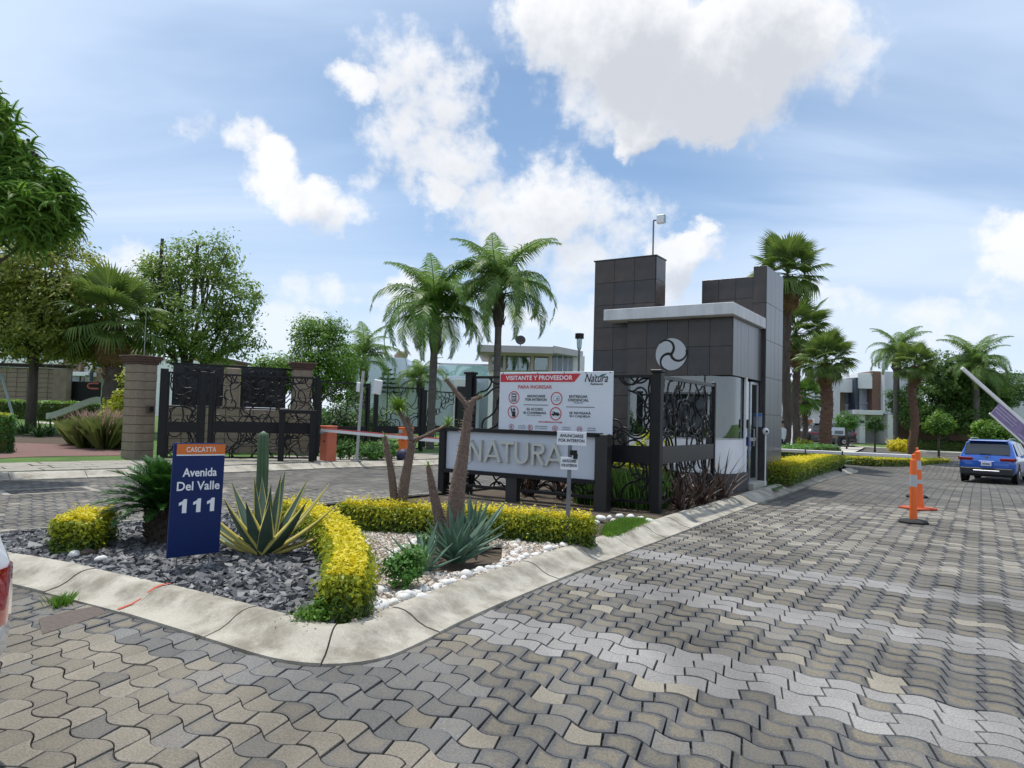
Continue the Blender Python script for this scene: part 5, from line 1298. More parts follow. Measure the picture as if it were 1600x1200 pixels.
# ------------------------------------------------------------------ entry side: pillars, gate, walls, barrier
M['block'] = mat('split_face_block', (.20,.155,.115), .92, scale=3, bump=.7, bscale=28, col2=(.285,.225,.17), detail=8)
M['blockjoint'] = flat('block_joint', (.09,.07,.052), .95)
M['capred'] = mat('red_brick_cap', (.075,.045,.036), .9, scale=9, bump=.4, col2=(.12,.07,.055))
def pillar(label, p, rz, w, h, z0, rows, group):
    t = thing('block_pillar', label, 'pillar', (p.x, p.y, z0), rz, group)
    hh = (h-.22)/rows; me = MB().cbox((0,0,0), (w,w,hh-.012), .012).mesh('block'); me.materials.append(M['block'])
    obj('core', MB().bbox((-w/2+.012,-w/2+.012,-.1), (w/2-.012,w/2-.012,h-.2)), M['blockjoint'], t)
    for k in range(rows): obj('block', me, None, t, (RN.uniform(-.003,.003),RN.uniform(-.003,.003),hh*(k+.5)))
    c = MB(); z = h-.22
    for (e, d) in ((.06,.07),(.14,.06),(.20,.06),(.26,.05)): c.cbox((0,0,z+d/2), (w+e,w+e,d), .01); z += d
    obj('cap', c, M['capred'], t); return t
pL = G(214, 716, .15)
pillar('tan block pillar with red brick cap and small black intercom, left of the open gate', pL, math.radians(61), .60, 2.92, .13, 11, 'block pillars at the entry')
t61 = bpy.data.objects['block_pillar']
ic = MB(); ic.cbox((.10,-.335,1.42), (.2,.06,.2), .01); obj('intercom_box', ic, M['blockjoint'], t61); obj('intercom_screen', MB().cbox((.13,-.372,1.43), (.12,.02,.13), .004), M['black'], t61)
pM = GX(467, 24.6, .13); pillar('tan block pillar with flared red cap behind the right end of the gate', pM, math.radians(25), .60, 3.1, .13, 12, 'block pillars at the entry')
# antennas rising behind the pillars
for (u, y, lab) in ((217,21.6,'thin white rod rising behind the pillar left of the gate'), (465,25.6,'thin white rod rising above the pillar behind the gate')):
    p = GX(u, y, .13); t = thing('lightning_rod', lab, 'rod', p, 0); obj('rod', MB().tube([(0,0,0),(0,0,2.6),(0,0,4.4 if u < 300 else 4.3)], [.014,.012,.006], 6), M['greypole'], t); obj('foot', MB().box((0,0,.03), (.12,.12,.06)), M['galv'], t)
# block wall with black panels behind the gate
a, b = GX(258, 23.0, .13), GX(455, 24.9, .13); wd = b-a; wl = wd.length; wa = math.atan2(wd.y, wd.x)
bw = thing('block_wall', 'low tan block wall topped by black fence panels behind the open gate', 'wall', a, wa)
obj('core', MB().bbox((0,.02,-.1), (wl,.2,1.48)), M['blockjoint'], bw); me = MB().cbox((0,0,0), (wl/9-.012,.2,.238), .01).mesh('block'); me.materials.append(M['block'])
for r in range(6):
    for c in range(9): obj('block', me, None, bw, (wl/9*(c+.5)+RN.uniform(-.003,.003), .09, .125+.25*r))
obj('coping', MB().cbox((wl/2,.1,1.53), (wl,.26,.06), .01), M['capred'], bw)
for (x0, x1) in ((.12,wl*.42), (wl*.56,wl-.25)):
    mb = MB(); mb.bbox((x0,.06,1.57), (x1,.12,2.86)); pn = obj('black_panel', mb, mat('panel_black', (.010,.010,.013), .55), bw)
    scrolls(pn, x0, x1, 1.6, 2.8, 11, random.Random(int(x0*10)), .014, y=-.02)
pb_ = MB().cbox((wl*.49,.09,2.2), (.42,.3,1.3), .02); obj('pier', pb_, M['block'], bw)
obj('top_rail', MB().box((wl/2,.09,2.9), (wl,.09,.07)), M['black'], bw)
# open gate leaf
g0 = V(-9.83, 20.2, .15); ga = math.radians(20)
gt = thing('iron_gate', 'wide open black iron gate with scroll bars and a solid middle band', 'gate', g0, ga)
rr = random.Random(77)
for (x, w_, h) in ((.1,.2,2.56), (1.12,.17,2.52), (1.34,.12,2.5), (4.28,.09,2.55)): obj('post', MB().cbox((x,0,h/2), (w_,.1,h), .006), M['black'], gt)
iron_panel(gt, 'leaf', .2, 1.03, .06, .78, 1.08, 2.48, rr, 9); iron_panel(gt, 'leaf', 1.4, 4.23, .06, .80, 1.12, 2.48, rr, 28)
gf = V(-6.6, 20.9, .15); tb = thing('steel_hoop', 'black square steel hoop standing before the right end of the gate', 'barrier', gf, math.radians(18))
for x in (0, .86): obj('leg', MB().cbox((x,0,.70), (.17,.12,1.40), .006), M['black'], tb)
obj('crossbar', MB().cbox((.43,0,1.45), (1.03,.125,.11), .006), M['black'], tb)
# barrier at the entry
M['boxorange'] = mat('faded_orange', (.50,.115,.055), .6, scale=2, col2=(.60,.17,.10)); M['boxorange2'] = mat('bright_orange', (.66,.13,.02), .6, scale=2, var=.1)
M['boom'] = flat('boom_white', (.72,.71,.70), .5)
def housing(t, m_, h=1.02):
    obj('housing', MB().cbox((0,0,h/2), (.40,.34,h), .02), m_, t); obj('lid', MB().cbox((0,0,h+.02), (.43,.37,.05), .012), m_, t)
    obj('lock', MB().box((.05,-.175,.6), (.05,.02,.05)), M['ink'], t); obj('hub', MB().box((-.02,-.21,.88), (.14,.08,.12)), M['greypole'], t)
h0 = G(512, 720, .15); e1 = V(.707,-.707,0)
bb = thing('boom_barrier', 'faded orange barrier box with a lowered white boom across the entry lane', 'barrier', (h0.x, h0.y, .14), math.radians(-45))
housing(bb, M['boxorange']); 
obj('boom', MB().cbox((2.95,-.25,.93), (5.9,.05,.09), .01), M['boom'], bb).rotation_euler = (0, math.radians(.8), 0)
obj('red_edge', MB().box((2.95,-.25,.985), (5.85,.052,.02)), flat('boom_red', (.5,.05,.05), .5), bb).rotation_euler = (0, math.radians(.8), 0)
h1 = G(633, 714, .15); b2 = thing('boom_housing', 'bright orange barrier box farther along the entry lane beside small shrubs', 'barrier', (h1.x, h1.y, .14), math.radians(-40)); housing(b2, M['boxorange2'], .98)
# leaning pole with a reader panel
p0 = G(557, 721, .15); po = thing('reader_pole', 'pale slightly leaning pole carrying a tilted white reader panel', 'pole', (p0.x, p0.y, .14)); po.rotation_euler = (0, math.radians(2.2), 0)
obj('pole', MB().tube([(0,0,0),(0,0,2.75)], .045, 10), M['greypole'], po); obj('base_plate', MB().box((0,0,.02), (.3,.3,.04)), M['galv'], po)
pn = obj('reader_panel', MB().cbox((.26,-.02,2.36), (.26,.07,.44), .02), M['white'], po); pn.rotation_euler = (.15, .12, 0); obj('bracket', MB().box((.09,0,2.3), (.2,.05,.06)), M['black'], po); obj('camera', MB().cbox((-.10,-.04,2.25), (.1,.14,.3), .02), M['white'], po)
# fence panels beyond the barrier
def fence_run(label, u0, y0, u1, y1, h, seed, n):
    a, b = GX(u0, y0, .14), GX(u1, y1, .14); d = b-a; t = thing('scroll_fence', label, 'fence', a, math.atan2(d.y, d.x), 'fence panels beyond the entry barrier')
    for x in (0, d.length): post(t, x, 0, h+.02, .12, False)
    iron_panel(t, 'panel', .06, d.length-.06, .12, .72, 1.0, h, random.Random(seed), n)
fence_run('black scroll fence panel between the gate and the leaning pole', 494, 23.8, 572, 25.6, 2.5, 1, 9)
fence_run('black scroll fence panel just right of the leaning pole', 584, 27.2, 657, 28.4, 2.5, 2, 9)
fence_run('black scroll fence panel behind the forked succulent, nearest the grey door', 661, 31.0, 712, 32.5, 2.5, 3, 7)
# shrubs by the barrier
bush('clipped_bush', 'rounded clipped green bush at the foot of the leaning pole', GX(580, 22.8, .14), [(0,0,.28,.40,.30),(.22,.05,.26,.34,.26),(-.22,0,.26,.32,.26)], 4500, .06, 'bush', 71)
for i, (u, y, lab) in enumerate(((532,22.4,'small leafy shrub right of the faded orange barrier box'), (612,23.6,'small leafy shrub left of the bright orange barrier box'), (545,22.6,'low shrub between the barrier box and the leaning pole'))): bush('small_shrub', lab, GX(u, y, .14), [(0,0,.34,.2,.26)], 700, .07, 'bush', 72+i, 'shrubs by the entry barrier')
tag(obj('dark_bag', MB().lathe([(.02,0),(.2,.02),(.24,.15),(.18,.3),(.08,.36),(.02,.37)], GX(630, 23.2, .14), 10), flat('bag_navy', (.015,.014,.05), .6), smooth=True), 'dark bag lying at the foot of the bright orange box', 'bag')

# ------------------------------------------------------------------ garden at the left
def onG(u, y): p = GX(u, y, .3); p.z = gl(p.x, p.y); return p
p = onG(47, 30); broadleaf('shade_tree', 'broad olive green tree with a dark trunk in the left garden', p, 8.6, .19, [(0,0,6.6,2.2,1.6),(-1.6,.3,5.6,1.9,1.5),(1.6,0,5.2,1.7,1.4),(.7,-.4,4.0,1.8,1.1),(-.9,.4,4.0,2.0,1.1),(2.1,.2,3.6,1.0,1.0),(-2.8,.5,4.4,1.8,1.4),(.3,.2,7.9,1.1,.9)], 34000, .19, 'tree', 81, .34, .26)
p = onG(290, 33); broadleaf('airy_tree', 'airy olive tree with many slender branches behind the open gate', p, 9.0, .2, [(-1.6,0,5.8,1.3,1.5),(-.9,.3,7.6,1.0,1.3),(.9,0,7.9,1.0,1.4),(1.8,.2,6.2,1.2,1.4),(.2,-.3,5.0,1.6,1.2),(-2.1,.4,7.3,.6,1.0),(2.2,0,4.4,1.0,.9),(-1.2,0,4.0,1.3,.8),(.9,.2,3.8,1.2,.7)], 21000, .17, 'ash', 82, .25, .22, twigs=5)
for (u, v, l) in ((254,368,1.2), (309,375,.9)):
    q = D(u, v, 33); 
    tt = [o for o in bpy.data.objects if o.name.startswith('airy_tree')][0]
    obj('cut_limb', MB().tube([(q.x-p.x-.05, q.y-p.y, q.z-p.z-3.2), (q.x-p.x, q.y-p.y, q.z-p.z-.15)], [.10,.07], 8), M['bark'], tt)
p = onG(170, 29.5); fan_palm('fan palm with drooping dry skirt between the two left trees', p, 4.6, .24, 1.15, 83, 26, 12, group='fan palms', rtop=.3)
# jacaranda whose crown hangs in from the left
pj = V(-14.2, 16.2, .15); tj = thing('jacaranda_tree', 'feathery green tree hanging into the top left of the view', 'tree', pj)
mb = MB(); rj = random.Random(4); mb.tube([(0,0,-.1),(.1,0,1.5),(.2,.1,3.2)], [.2,.17,.15], 10)
tips = []
for (u, v, y) in ((-15,195,15.5),(20,245,15.8),(5,300,15.2),(60,300,15.8),(45,335,15.4),(0,340,16.2),(72,325,16.2),(-40,250,16),(-60,190,16),(-80,320,15.5),(25,350,15.6),(-15,235,16.4),(66,352,15.9),(-40,150,16)):
    q = D(u, v, y)-pj; tips.append(q); limb(mb, (.2,.1,3.0), q, .07, .015, rj, 6, .15)
obj('trunk', mb, M['bark'], tj, smooth=True)
jf = MB()
for i_ in range(15):
    q_ = feather(.46, .25, .9, 20, .085, .013, .3, False, i_, .1); R_ = Euler((rj.uniform(-.4,.4), rj.uniform(-.6,.5), i_*2.4)).to_matrix(); o_ = V(rj.gauss(0,.12), rj.gauss(0,.12), rj.gauss(0,.09)); jf.add([R_ @ V(*v_)+o_ for v_ in q_.v], q_.f)
me = jf.mesh('compound_leaf'); me.materials.append(L_['jac']); k = 0
for q in tips:
    for i in range(21):
        d = V(rj.gauss(0,.30), rj.gauss(0,.3), rj.gauss(0,.22)); o = obj('compound_leaf', me, None, tj, q+d); o.rotation_euler = (rj.uniform(-.5,.5), rj.uniform(-.2,.7), rj.uniform(0,6.28)); o.scale = (rj.uniform(.8,1.3),)*3; k += 1
        if k >= 300: break
for (u, v) in ((44,219),(51,238),(57,242),(61,246),(50,243)): obj('seed_pod', MB().lathe([(.005,-.04),(.035,-.02),(.04,.0),(.03,.03),(.005,.04)], D(u, v, 15.4)-pj, 8), M['ink'], tj, smooth=True)
# garden wall, hedge, black fence, house
a, b = onG(-60, 38), onG(104, 38); d = b-a; gw = thing('garden_wall', 'long tan block wall with dark coping behind the shade tree', 'wall', (a.x, a.y, .7), math.atan2(d.y, d.x)); wl = d.length
obj('core', MB().bbox((0,.02,-.3), (wl,.26,2.78)), M['blockjoint'], gw); nb = 10; me = MB().cbox((0,0,0), (wl/nb-.014,.26,.236), .012).mesh('block'); me.materials.append(M['block'])
for r in range(11):
    for c in range(nb): obj('block', me, None, gw, (wl/nb*(c+.5), .11+RN.uniform(-.006,.006), .12+.25*r))
obj('end_pier', MB().cbox((wl-.35,-.02,1.38), (.72,.40,2.8), .02), M['block'], gw); obj('coping', MB().cbox((wl/2,.1,2.86), (wl+.25,.5,.1), .02).cbox((wl/2,.1,2.95), (wl+.4,.62,.09), .02), mat('dark_coping', (.055,.04,.034), .9), gw)
a, b = onG(102, 38.4), onG(194, 38.8); d = b-a; bf = thing('black_fence', 'solid black fence panel between garden wall and fan palm', 'fence', (a.x, a.y, .7), math.atan2(d.y, d.x)); obj('panel', MB().cbox((d.length/2,0,1.45), (d.length,.06,1.4), .01), M['black'], bf); obj('plinth', MB().box((d.length/2,0,.4), (d.length,.14,.68)), M['blockjoint'], bf)
for k in range(5): obj('post', MB().cbox((d.length*k/4,.06,1.2), (.08,.08,2.0), .006), M['black'], bf)
obj('white_edge', MB().box((d.length/2,-.05,.755), (d.length,.06,.04)), M['white'], bf)
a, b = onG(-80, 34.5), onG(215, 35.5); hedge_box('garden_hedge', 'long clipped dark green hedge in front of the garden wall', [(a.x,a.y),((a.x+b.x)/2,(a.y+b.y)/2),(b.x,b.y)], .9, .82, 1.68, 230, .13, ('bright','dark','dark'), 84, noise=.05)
mb = MB(); a, b = onG(-90, 32.9), onG(140, 33.2); mb.v = [(a.x,a.y,a.z+.02),(b.x,b.y,b.z+.02),(b.x,b.y+.7,b.z+.06),(a.x,a.y+.7,a.z+.06)]; mb.f = [(0,1,2,3)]; mb.m = [0]; struct(obj('garden_path', mb, M['concrete']))
# play things
M['slide'] = mat('faded_green_plastic', (.36,.42,.30), .55, scale=3, col2=(.46,.50,.38)); M['palegreen'] = flat('pale_green_pipe', (.25,.38,.24), .5); M['paleblue'] = flat('pale_blue_pipe', (.36,.45,.47), .5)
s0, s1 = D(148, 626, 30.5), D(84, 650, 30.0); sl_ = thing('play_slide', 'pale green slide sloping down to the left beside the palm', 'slide', (s1.x, s1.y, gl(s1.x, s1.y)))
dv = s0-s1; path = [V(-.25,0,.02), V(0,0,.05), V(dv.x*.35,dv.y*.35,dv.z*.42), V(dv.x*.7,dv.y*.7,dv.z*.80), V(dv.x,dv.y,dv.z+.06), V(dv.x+.35,dv.y,dv.z+.06)]; path = smooth_path(path, 2); zoff = s1.z-gl(s1.x, s1.y); mb = MB(); side = V(-dv.y, dv.x, 0).normalized()
for p in path:
    for (o_, h) in ((-.30,.22),(-.27,.22),(-.24,.03),(.24,.03),(.27,.22),(.30,.22),(.28,-.04),(-.28,-.04)): mb.v.append(tuple(p+side*o_+V(0,0,h+zoff-.12)))
mb.f = [(i*8+k, i*8+(k+1) % 8, (i+1)*8+(k+1) % 8, (i+1)*8+k) for i in range(len(path)-1) for k in range(8)]+[tuple(range(7,-1,-1)), tuple((len(path)-1)*8+k for k in range(8))]; mb.m = [0]*len(mb.f); obj('chute', mb, M['slide'], sl_, smooth=40)
for s_ in (-.3,.3): obj('post', MB().tube([V(dv.x+.35,dv.y,0)+side*s_, V(dv.x+.35,dv.y,dv.z+zoff+1.15)+side*s_], .045, 8), M['palegreen'], sl_)
for k in range(3): obj('rung', MB().tube([V(dv.x+.45,dv.y,.25+.28*k)-side*.3, V(dv.x+.45,dv.y,.25+.28*k)+side*.3], .03, 6), M['bark'], sl_)
obj('hand_hoop', MB().tube(smooth_path([V(dv.x+.3,dv.y-.3,dv.z+zoff+.5), V(dv.x-.15,dv.y-.3,dv.z+zoff+.5), V(dv.x-.15,dv.y-.3,dv.z+zoff+.72), V(dv.x+.3,dv.y-.3,dv.z+zoff+.72)], 2), .035, 6), M['boxorange'], sl_)
q0 = onG(24, 31.5); sw_ = thing('swing_frame', 'pale blue swing frame leg leaning at the left edge of the garden', 'swing', q0); q1 = D(2, 586, 31.5)-q0
obj('leg', MB().tube([(0,0,-.05), q1], .05, 8), M['paleblue'], sw_); obj('leg', MB().tube([V(q1.x*2,.0,-.05), q1], .05, 8), M['paleblue'], sw_); obj('crossbar', MB().tube([q1, q1+V(-2.6,.6,0)], .05, 8), M['paleblue'], sw_)
obj('leg', MB().tube([q1+V(-2.6,.6,0), V(q1.x*2-2.6,.6,-.05)], .05, 8), M['paleblue'], sw_); obj('leg', MB().tube([q1+V(-2.6,.6,0), V(-2.6,.6,-.05)], .05, 8), M['paleblue'], sw_)
# ornamental grasses, edging plants
def plume_grass(label, p, h, seed, group):
    t = thing('feather_grass', label, 'ornamental grass', p, 0, group); g = np.random.default_rng(seed); v = []; pv = []
    for _ in range(620):
        a = g.uniform(0,6.28); r = g.random()*.22; b = np.array([math.cos(a)*r, math.sin(a)*r, 0]); hh = h*g.uniform(.35,1.05); ln = g.uniform(.0,.75); d = np.array([math.cos(a), math.sin(a), 0])*hh*ln; s = np.array([-math.sin(a), math.cos(a), 0])*.005
        v += [b-s, b+s, b+d*.4+np.array([0,0,hh*.65])+s*.5, b+d+np.array([0,0,hh*(1-.25*ln)])]
        if g.random() < .3:
            b2 = b+d*1.0+np.array([0,0,hh*(1.0-.2*ln)]); e = np.array([math.cos(a)*.12, math.sin(a)*.12, .16])*h; s2 = s*2.2; pv += [b2-s2*.6, b2+e*.4+s2, b2+e, b2+e*.4-s2]
    obj('blades', cards_mesh('blades', np.array(v)), L_['grass'], t); obj('plumes', cards_mesh('plumes', np.array(pv)), L_['plume'], t)
for i, (u, y, h, lab) in enumerate(((118,23.8,.95,'leftmost clump of pink feather grass beside the red path'), (133,23.0,1.05,'second clump of pink feather grass from the left'), (150,23.6,1.15,'middle clump of pink feather grass'), (163,22.8,1.15,'fourth clump of pink feather grass from the left'), (178,23.3,1.2,'pink feather grass clump nearest the block pillar'))): plume_grass(lab, onG(u, y), h, 90+i, 'feather grass clumps left of the pillar')
a = onG(-30, 20.3); b = onG(16, 20.6); hedge_box('green_hedge', 'clipped green hedge end at the left edge before the red path', [(a.x,a.y),((a.x+b.x)/2,(a.y+b.y)/2),(b.x,b.y)], .7, a.z, a.z+1.05, 700, .08, ('hedge_m','bush','dark'), 96)
for i, (u, y, lab) in enumerate(((36,27,'dark strap-leaved plant left of the shade tree trunk'), (62,26.5,'dark strap-leaved plant right of the shade tree trunk'), (78,27.2,'dark strap-leaved plant nearest the feather grass'))): p = onG(u, y); blades('strap_plant', lab, p, 40, .8, .025, 'dark', 97+i, 1.4, .3, 'plant', 'strap-leaved plants under the shade tree', -.9)
mb = sheet('planting_soil_tmp', [(q.x, q.y) for q in (onG(15,23.6), onG(105,24), onG(190,22.9), onG(195,24.5), onG(110,28), onG(25,28.5))], .0, M['soil'], None, lambda x, y: gl(x, y)+.02); mb.name = 'planting_soil'; struct(mb)
p = onG(186, 25.5); bush('yellow_shrub', 'tall yellow green shrub behind the block pillar and palm', p, [(0,0,1.3,.5,.7),(-.5,.3,.9,.4,.5),(.1,.2,2.1,.35,.5)], 1800, .13, 'hedge_m', 99)

# ------------------------------------------------------------------ houses beyond the entry
def pxbox(u0, u1, v0, v1, y, dep, zb=None):
    a, b = D(u0, (v0+v1)/2, y), D(u1, (v0+v1)/2, y); um = (u0+u1)/2; z1 = D(um, v0, y).z; z0 = D(um, v1, y).z if zb is None else zb
    return ((a.x+b.x)/2, y+dep/2, (z0+z1)/2), (b.x-a.x, dep, z1-z0)
def hpart(name, par, m_, u0, u1, v0, v1, y, dep, zb=None, ch=.01):
    c, d = pxbox(u0, u1, v0, v1, y, dep, zb); o = par.location; return obj(name, MB().cbox((c[0]-o.x, c[1]-o.y, c[2]-o.z), d, ch), m_, par)
M['paleblue_wall'] = mat('pale_grey_render', (.50,.57,.63), .85, scale=.8, col2=(.57,.64,.70)); M['whitewall'] = mat('white_render_wall', (.76,.76,.77), .85, scale=.8, col2=(.82,.82,.82)); M['greywall'] = mat('grey_render_wall', (.56,.57,.60), .85, scale=.8, col2=(.63,.64,.67))
M['pink'] = mat('pinkish_render', (.52,.40,.37), .8, scale=1, var=.06); M['roofslab'] = mat('grey_fascia', (.45,.42,.43), .7, scale=1, var=.06); M['brickwall'] = mat('brick_cladding', (.17,.095,.07), .9, scale=9, bump=.5, col2=(.25,.15,.115), stretch=(1,1,4)); M['brown'] = mat('brown_timber', (.06,.038,.028), .7, scale=6, col2=(.10,.065,.05)); M['tan'] = mat('tan_cladding', (.24,.17,.12), .8, scale=6, var=.15)
M['pane'] = mat('window_pane', (.17,.21,.28), .08, scale=1, var=.2, spec=.8); M['curtain'] = mat('curtain_pane', (.42,.46,.54), .15, scale=5, var=.1, spec=.7, stretch=(6,6,.2)); M['doororange'] = mat('varnished_door', (.30,.11,.03), .5, scale=6, var=.2); M['darkfin'] = flat('slate_fin', (.035,.05,.075), .6)
hA = thing('pale_house', 'pale grey blue house with stepped flat walls behind the queen palms', 'house', GX(640, 46, 0))
hpart('rear_block', hA, M['paleblue_wall'], 540, 632, 558, 700, 52, 6, 0); hpart('front_wall', hA, M['paleblue_wall'], 588, 744, 592, 700, 46, 4, 0); hpart('middle_block', hA, M['paleblue_wall'], 632, 690, 571, 700, 53, 5, 0); hpart('terrace_wall', hA, M['paleblue_wall'], 683, 770, 588, 700, 50.5, 5, 0)
hpart('glass_rail', hA, M['glass'], 685, 768, 570, 588, 50.4, .05); hpart('rail_cap', hA, M['roofslab'], 682, 770, 568, 570.5, 50.35, .12); hpart('corner_pier', hA, M['whitewall'], 708, 742, 592, 700, 45.6, .35, 0); dd = hpart('door', hA, M['darkmetal'], 713, 741, 604, 690, 45.5, .09, 0)
obj('door_handle', MB().box((D(716,650,45.4).x-hA.location.x, 45.42-hA.location.y, 1.2), (.05,.06,.3)), M['alu'], dd)
hpart('roof_box', hA, M['tan'], 616, 629, 554, 563, 53.5, 1.0); c = D(627, 556, 53)-hA.location; obj('water_tank', MB().lathe([(.02,-.4),(.42,-.4),(.45,.1),(.3,.3),(.02,.36)], c, 14), M['tan'], hA, smooth=True)
hB = thing('glass_house', 'flat roofed glazed house upper storey showing above the notice board', 'house', GX(830, 44, 0))
hpart('roof', hB, M['roofslab'], 745, 865, 540, 551, 42.6, 8); 
a1 = D(865, 545, 42.6); a2 = D(912, 554, 47); mb = MB(); o = hB.location
v0, v1 = D(865,540,42.6), D(865,551,42.6); w0, w1 = D(911,549,48), D(911,558,48)
mb.add([v1-o, w1-o, w0-o, v0-o, v1-o+V(0,7.5,0), w1-o+V(-1,3,0), w0-o+V(-1,3,0), v0-o+V(0,7.5,0)], [(0,1,2,3),(3,2,6,7),(0,4,5,1),(1,5,6,2),(4,7,6,5)]); obj('roof_return', mb, M['roofslab'], hB)
hpart('soffit', hB, M['pink'], 750, 860, 551, 554, 43.0, 6); hpart('back_wall', hB, M['whitewall'], 762, 905, 552, 720, 47.5, .3, 0); hpart('lower_wall', hB, M['whitewall'], 762, 872, 579, 720, 44.2, 3, 0)
for (u0, u1) in ((763,768),(786,790),(829,834),(857,861)): hpart('column', hB, M['pink'], u0, u1, 553, 580, 43.8, .3)
for (u0, u1) in ((769,786),(791,809),(810,828),(835,856)): 
    w_ = hpart('window', hB, M['glass'], u0, u1, 554, 579, 44.0, .04); hpart('window_frame', hB, M['alu'], u1-.2, u1+.8, 553, 579, 43.95, .06)
for i, (u, y) in enumerate(((861,44.4),(870,45.2),(879,46),(887,46.7),(895,47.3))): hpart('mullion', hB, M['white'], u-1, u+1, 553+i, 580, y, .1)
for i, (u, y) in enumerate(((866,44.9),(874.5,45.7),(883,46.4),(891,47.0))): hpart('window', hB, M['pane'], u-4, u+4, 555+i, 580, y+.1, .05)
hpart('side_wall', hB, M['whitewall'], 896, 912, 556, 700, 47.6, .3, 0); hpart('sofa', hB, M['tan'], 834, 855, 571, 580, 46, .8); hpart('cabinet', hB, M['whitewall'], 815, 824, 567, 580, 46, .6); hpart('wardrobe', hB, M['brown'], 810, 828, 563, 580, 47, .3)
dsh = thing('satellite_dish', 'dark satellite dish on the roof of the glazed house', 'satellite dish', D(813, 540, 45)); obj('dish', MB().lathe([(.02,.0),(.2,.03),(.32,.10),(.31,.11),(.18,.06),(.02,.03)], (0,-.1,.3), 16, 0, Matrix.Rotation(math.radians(70), 3, 'X')), M['darkmetal'], dsh, smooth=True); obj('mast', MB().tube([(0,0,-.1),(0,0,.3)], .03, 6), M['galv'], dsh)
lp = GX(901, 31, 0); lm_ = thing('lamp_post', 'grey garden lamp post with a black cap above the notice board', 'lamp post', lp); zt = D(901, 521, 31).z
obj('post', MB().tube([(0,0,0),(0,0,zt-.7)], [.06,.045], 8), M['galv'], lm_); obj('globe', MB().lathe([(.04,zt-.75),(.10,zt-.6),(.12,zt-.35),(.12,zt-.2)], n=12), M['glass'], lm_); obj('cap', MB().lathe([(.05,zt-.22),(.19,zt-.22),(.19,zt),(.05,zt+.02)], n=14), M['black'], lm_); obj('bulb', MB().lathe([(.01,zt-.6),(.04,zt-.5),(.04,zt-.3),(.01,zt-.25)], n=8), M['white'], lm_)
hC = thing('garden_house', 'brown and white two storey house glimpsed behind the garden wall', 'house', onG(150, 56)); zb = .6
hpart('wall', hC, M['whitewall'], 0, 100, 520, 660, 58, 6, zb); hpart('brick_wall', hC, M['tan'], 97, 125, 520, 660, 56.5, 6, zb); hpart('white_wall', hC, M['whitewall'], 125, 143, 520, 660, 57, 6, zb); hpart('brick_wall', hC, M['tan'], 143, 172, 520, 660, 56.2, 6, zb); hpart('white_wall', hC, M['whitewall'], 172, 290, 560, 660, 57.5, 6, zb); hpart('canopy', hC, M['white'], 103, 137, 581, 587, 55, 1.4); hpart('dark_fin', hC, M['darkfin'], 139, 141.5, 579, 640, 55.2, .3, zb)
for (u0, u1) in ((106,111),(113,124),(127,131)): hpart('window', hC, M['pane'], u0, u1, 588, 598, 55.9, .1)
for (u0, u1) in ((150,160),(182,196)): hpart('window', hC, M['pane'], u0, u1, 560, 575, 55.7, .1)
hD = thing('distant_house', 'brown roofed house far behind the airy tree', 'house', GX(330, 62, .5)); hpart('wall', hD, M['tan'], 300, 345, 562, 660, 62, 6, .5); hpart('roof', hD, M['capred'], 296, 349, 558, 562, 61.6, 7)
for u in (306, 322): hpart('window', hD, M['pane'], u, u+8, 568, 578, 61.9, .1)

# ------------------------------------------------------------------ mid trees and queen palms
p = GX(492, 37, .2); broadleaf('bushy_tree', 'bright green bushy tree behind the gate pillar', p, 6.5, .16, [(0,0,4.6,1.4,1.1),(-.6,.1,5.5,.9,.8),(1.1,0,3.9,1.3,1.1),(-.3,-.2,3.2,1.7,.9),(1.4,.1,2.6,1.2,.9),(.4,.1,5.6,.9,.7)], 16000, .15, 'bright', 101, .3, .2)
p = GX(432, 36, .2); broadleaf('bushy_tree', 'lower light green tree left of the bushy tree above the gate', p, 4.4, .12, [(0,0,3.4,1.3,.8),(-.7,0,3.0,1.0,.7),(.8,.1,3.1,1.1,.8)], 7000, .16, 'bright', 102, .4, .2)
queen_palm('nearer queen palm with a tall grey trunk and wide drooping crown', GX(672, 30, .1), 5.2, .16, 1.24, 111, 28, 'queen palms', 2)
queen_palm('taller queen palm whose trunk rises behind the notice board', GX(773, 30, .1), 6.3, .15, 1.2, 112, 30, 'queen palms', 0)
queen_palm('small queen palm half hidden behind the bushy tree', GX(566, 42, .1), 4.2, .15, 1.1, 113, 18, 'queen palms', 0)
queen_palm('short distant queen palm left of the nearer queen palm trunk', GX(655, 44, .1), 3.3, .15, .8, 114, 18, 'queen palms', 0)
p = GX(603, 45.4, 0); nf = thing('norfolk_pine', 'little tiered pine poking above the pale house wall', 'pine tree', p); obj('trunk', MB().tube([(0,0,0),(0,0,4.5)], [.07,.02], 6), M['bark'], nf); mb = MB()
for k in range(6):
    z = 2.9+k*.28; l = 1.15*(1-k*.15)
    for j in range(7):
        a = j*.9+k*.4; e = V(math.cos(a)*l, math.sin(a)*l, .12); nrm = V(-math.sin(a), math.cos(a), 0)*.09
        mb.add([V(0,0,z), V(0,0,z)+e*.5+nrm, V(0,0,z)+e, V(0,0,z)+e*.5-nrm, V(0,0,z-.10)+e*.55], [(0,1,2,3),(0,4,2,1),(0,3,2,4)])
obj('crown', mb, L_['dark'], nf)

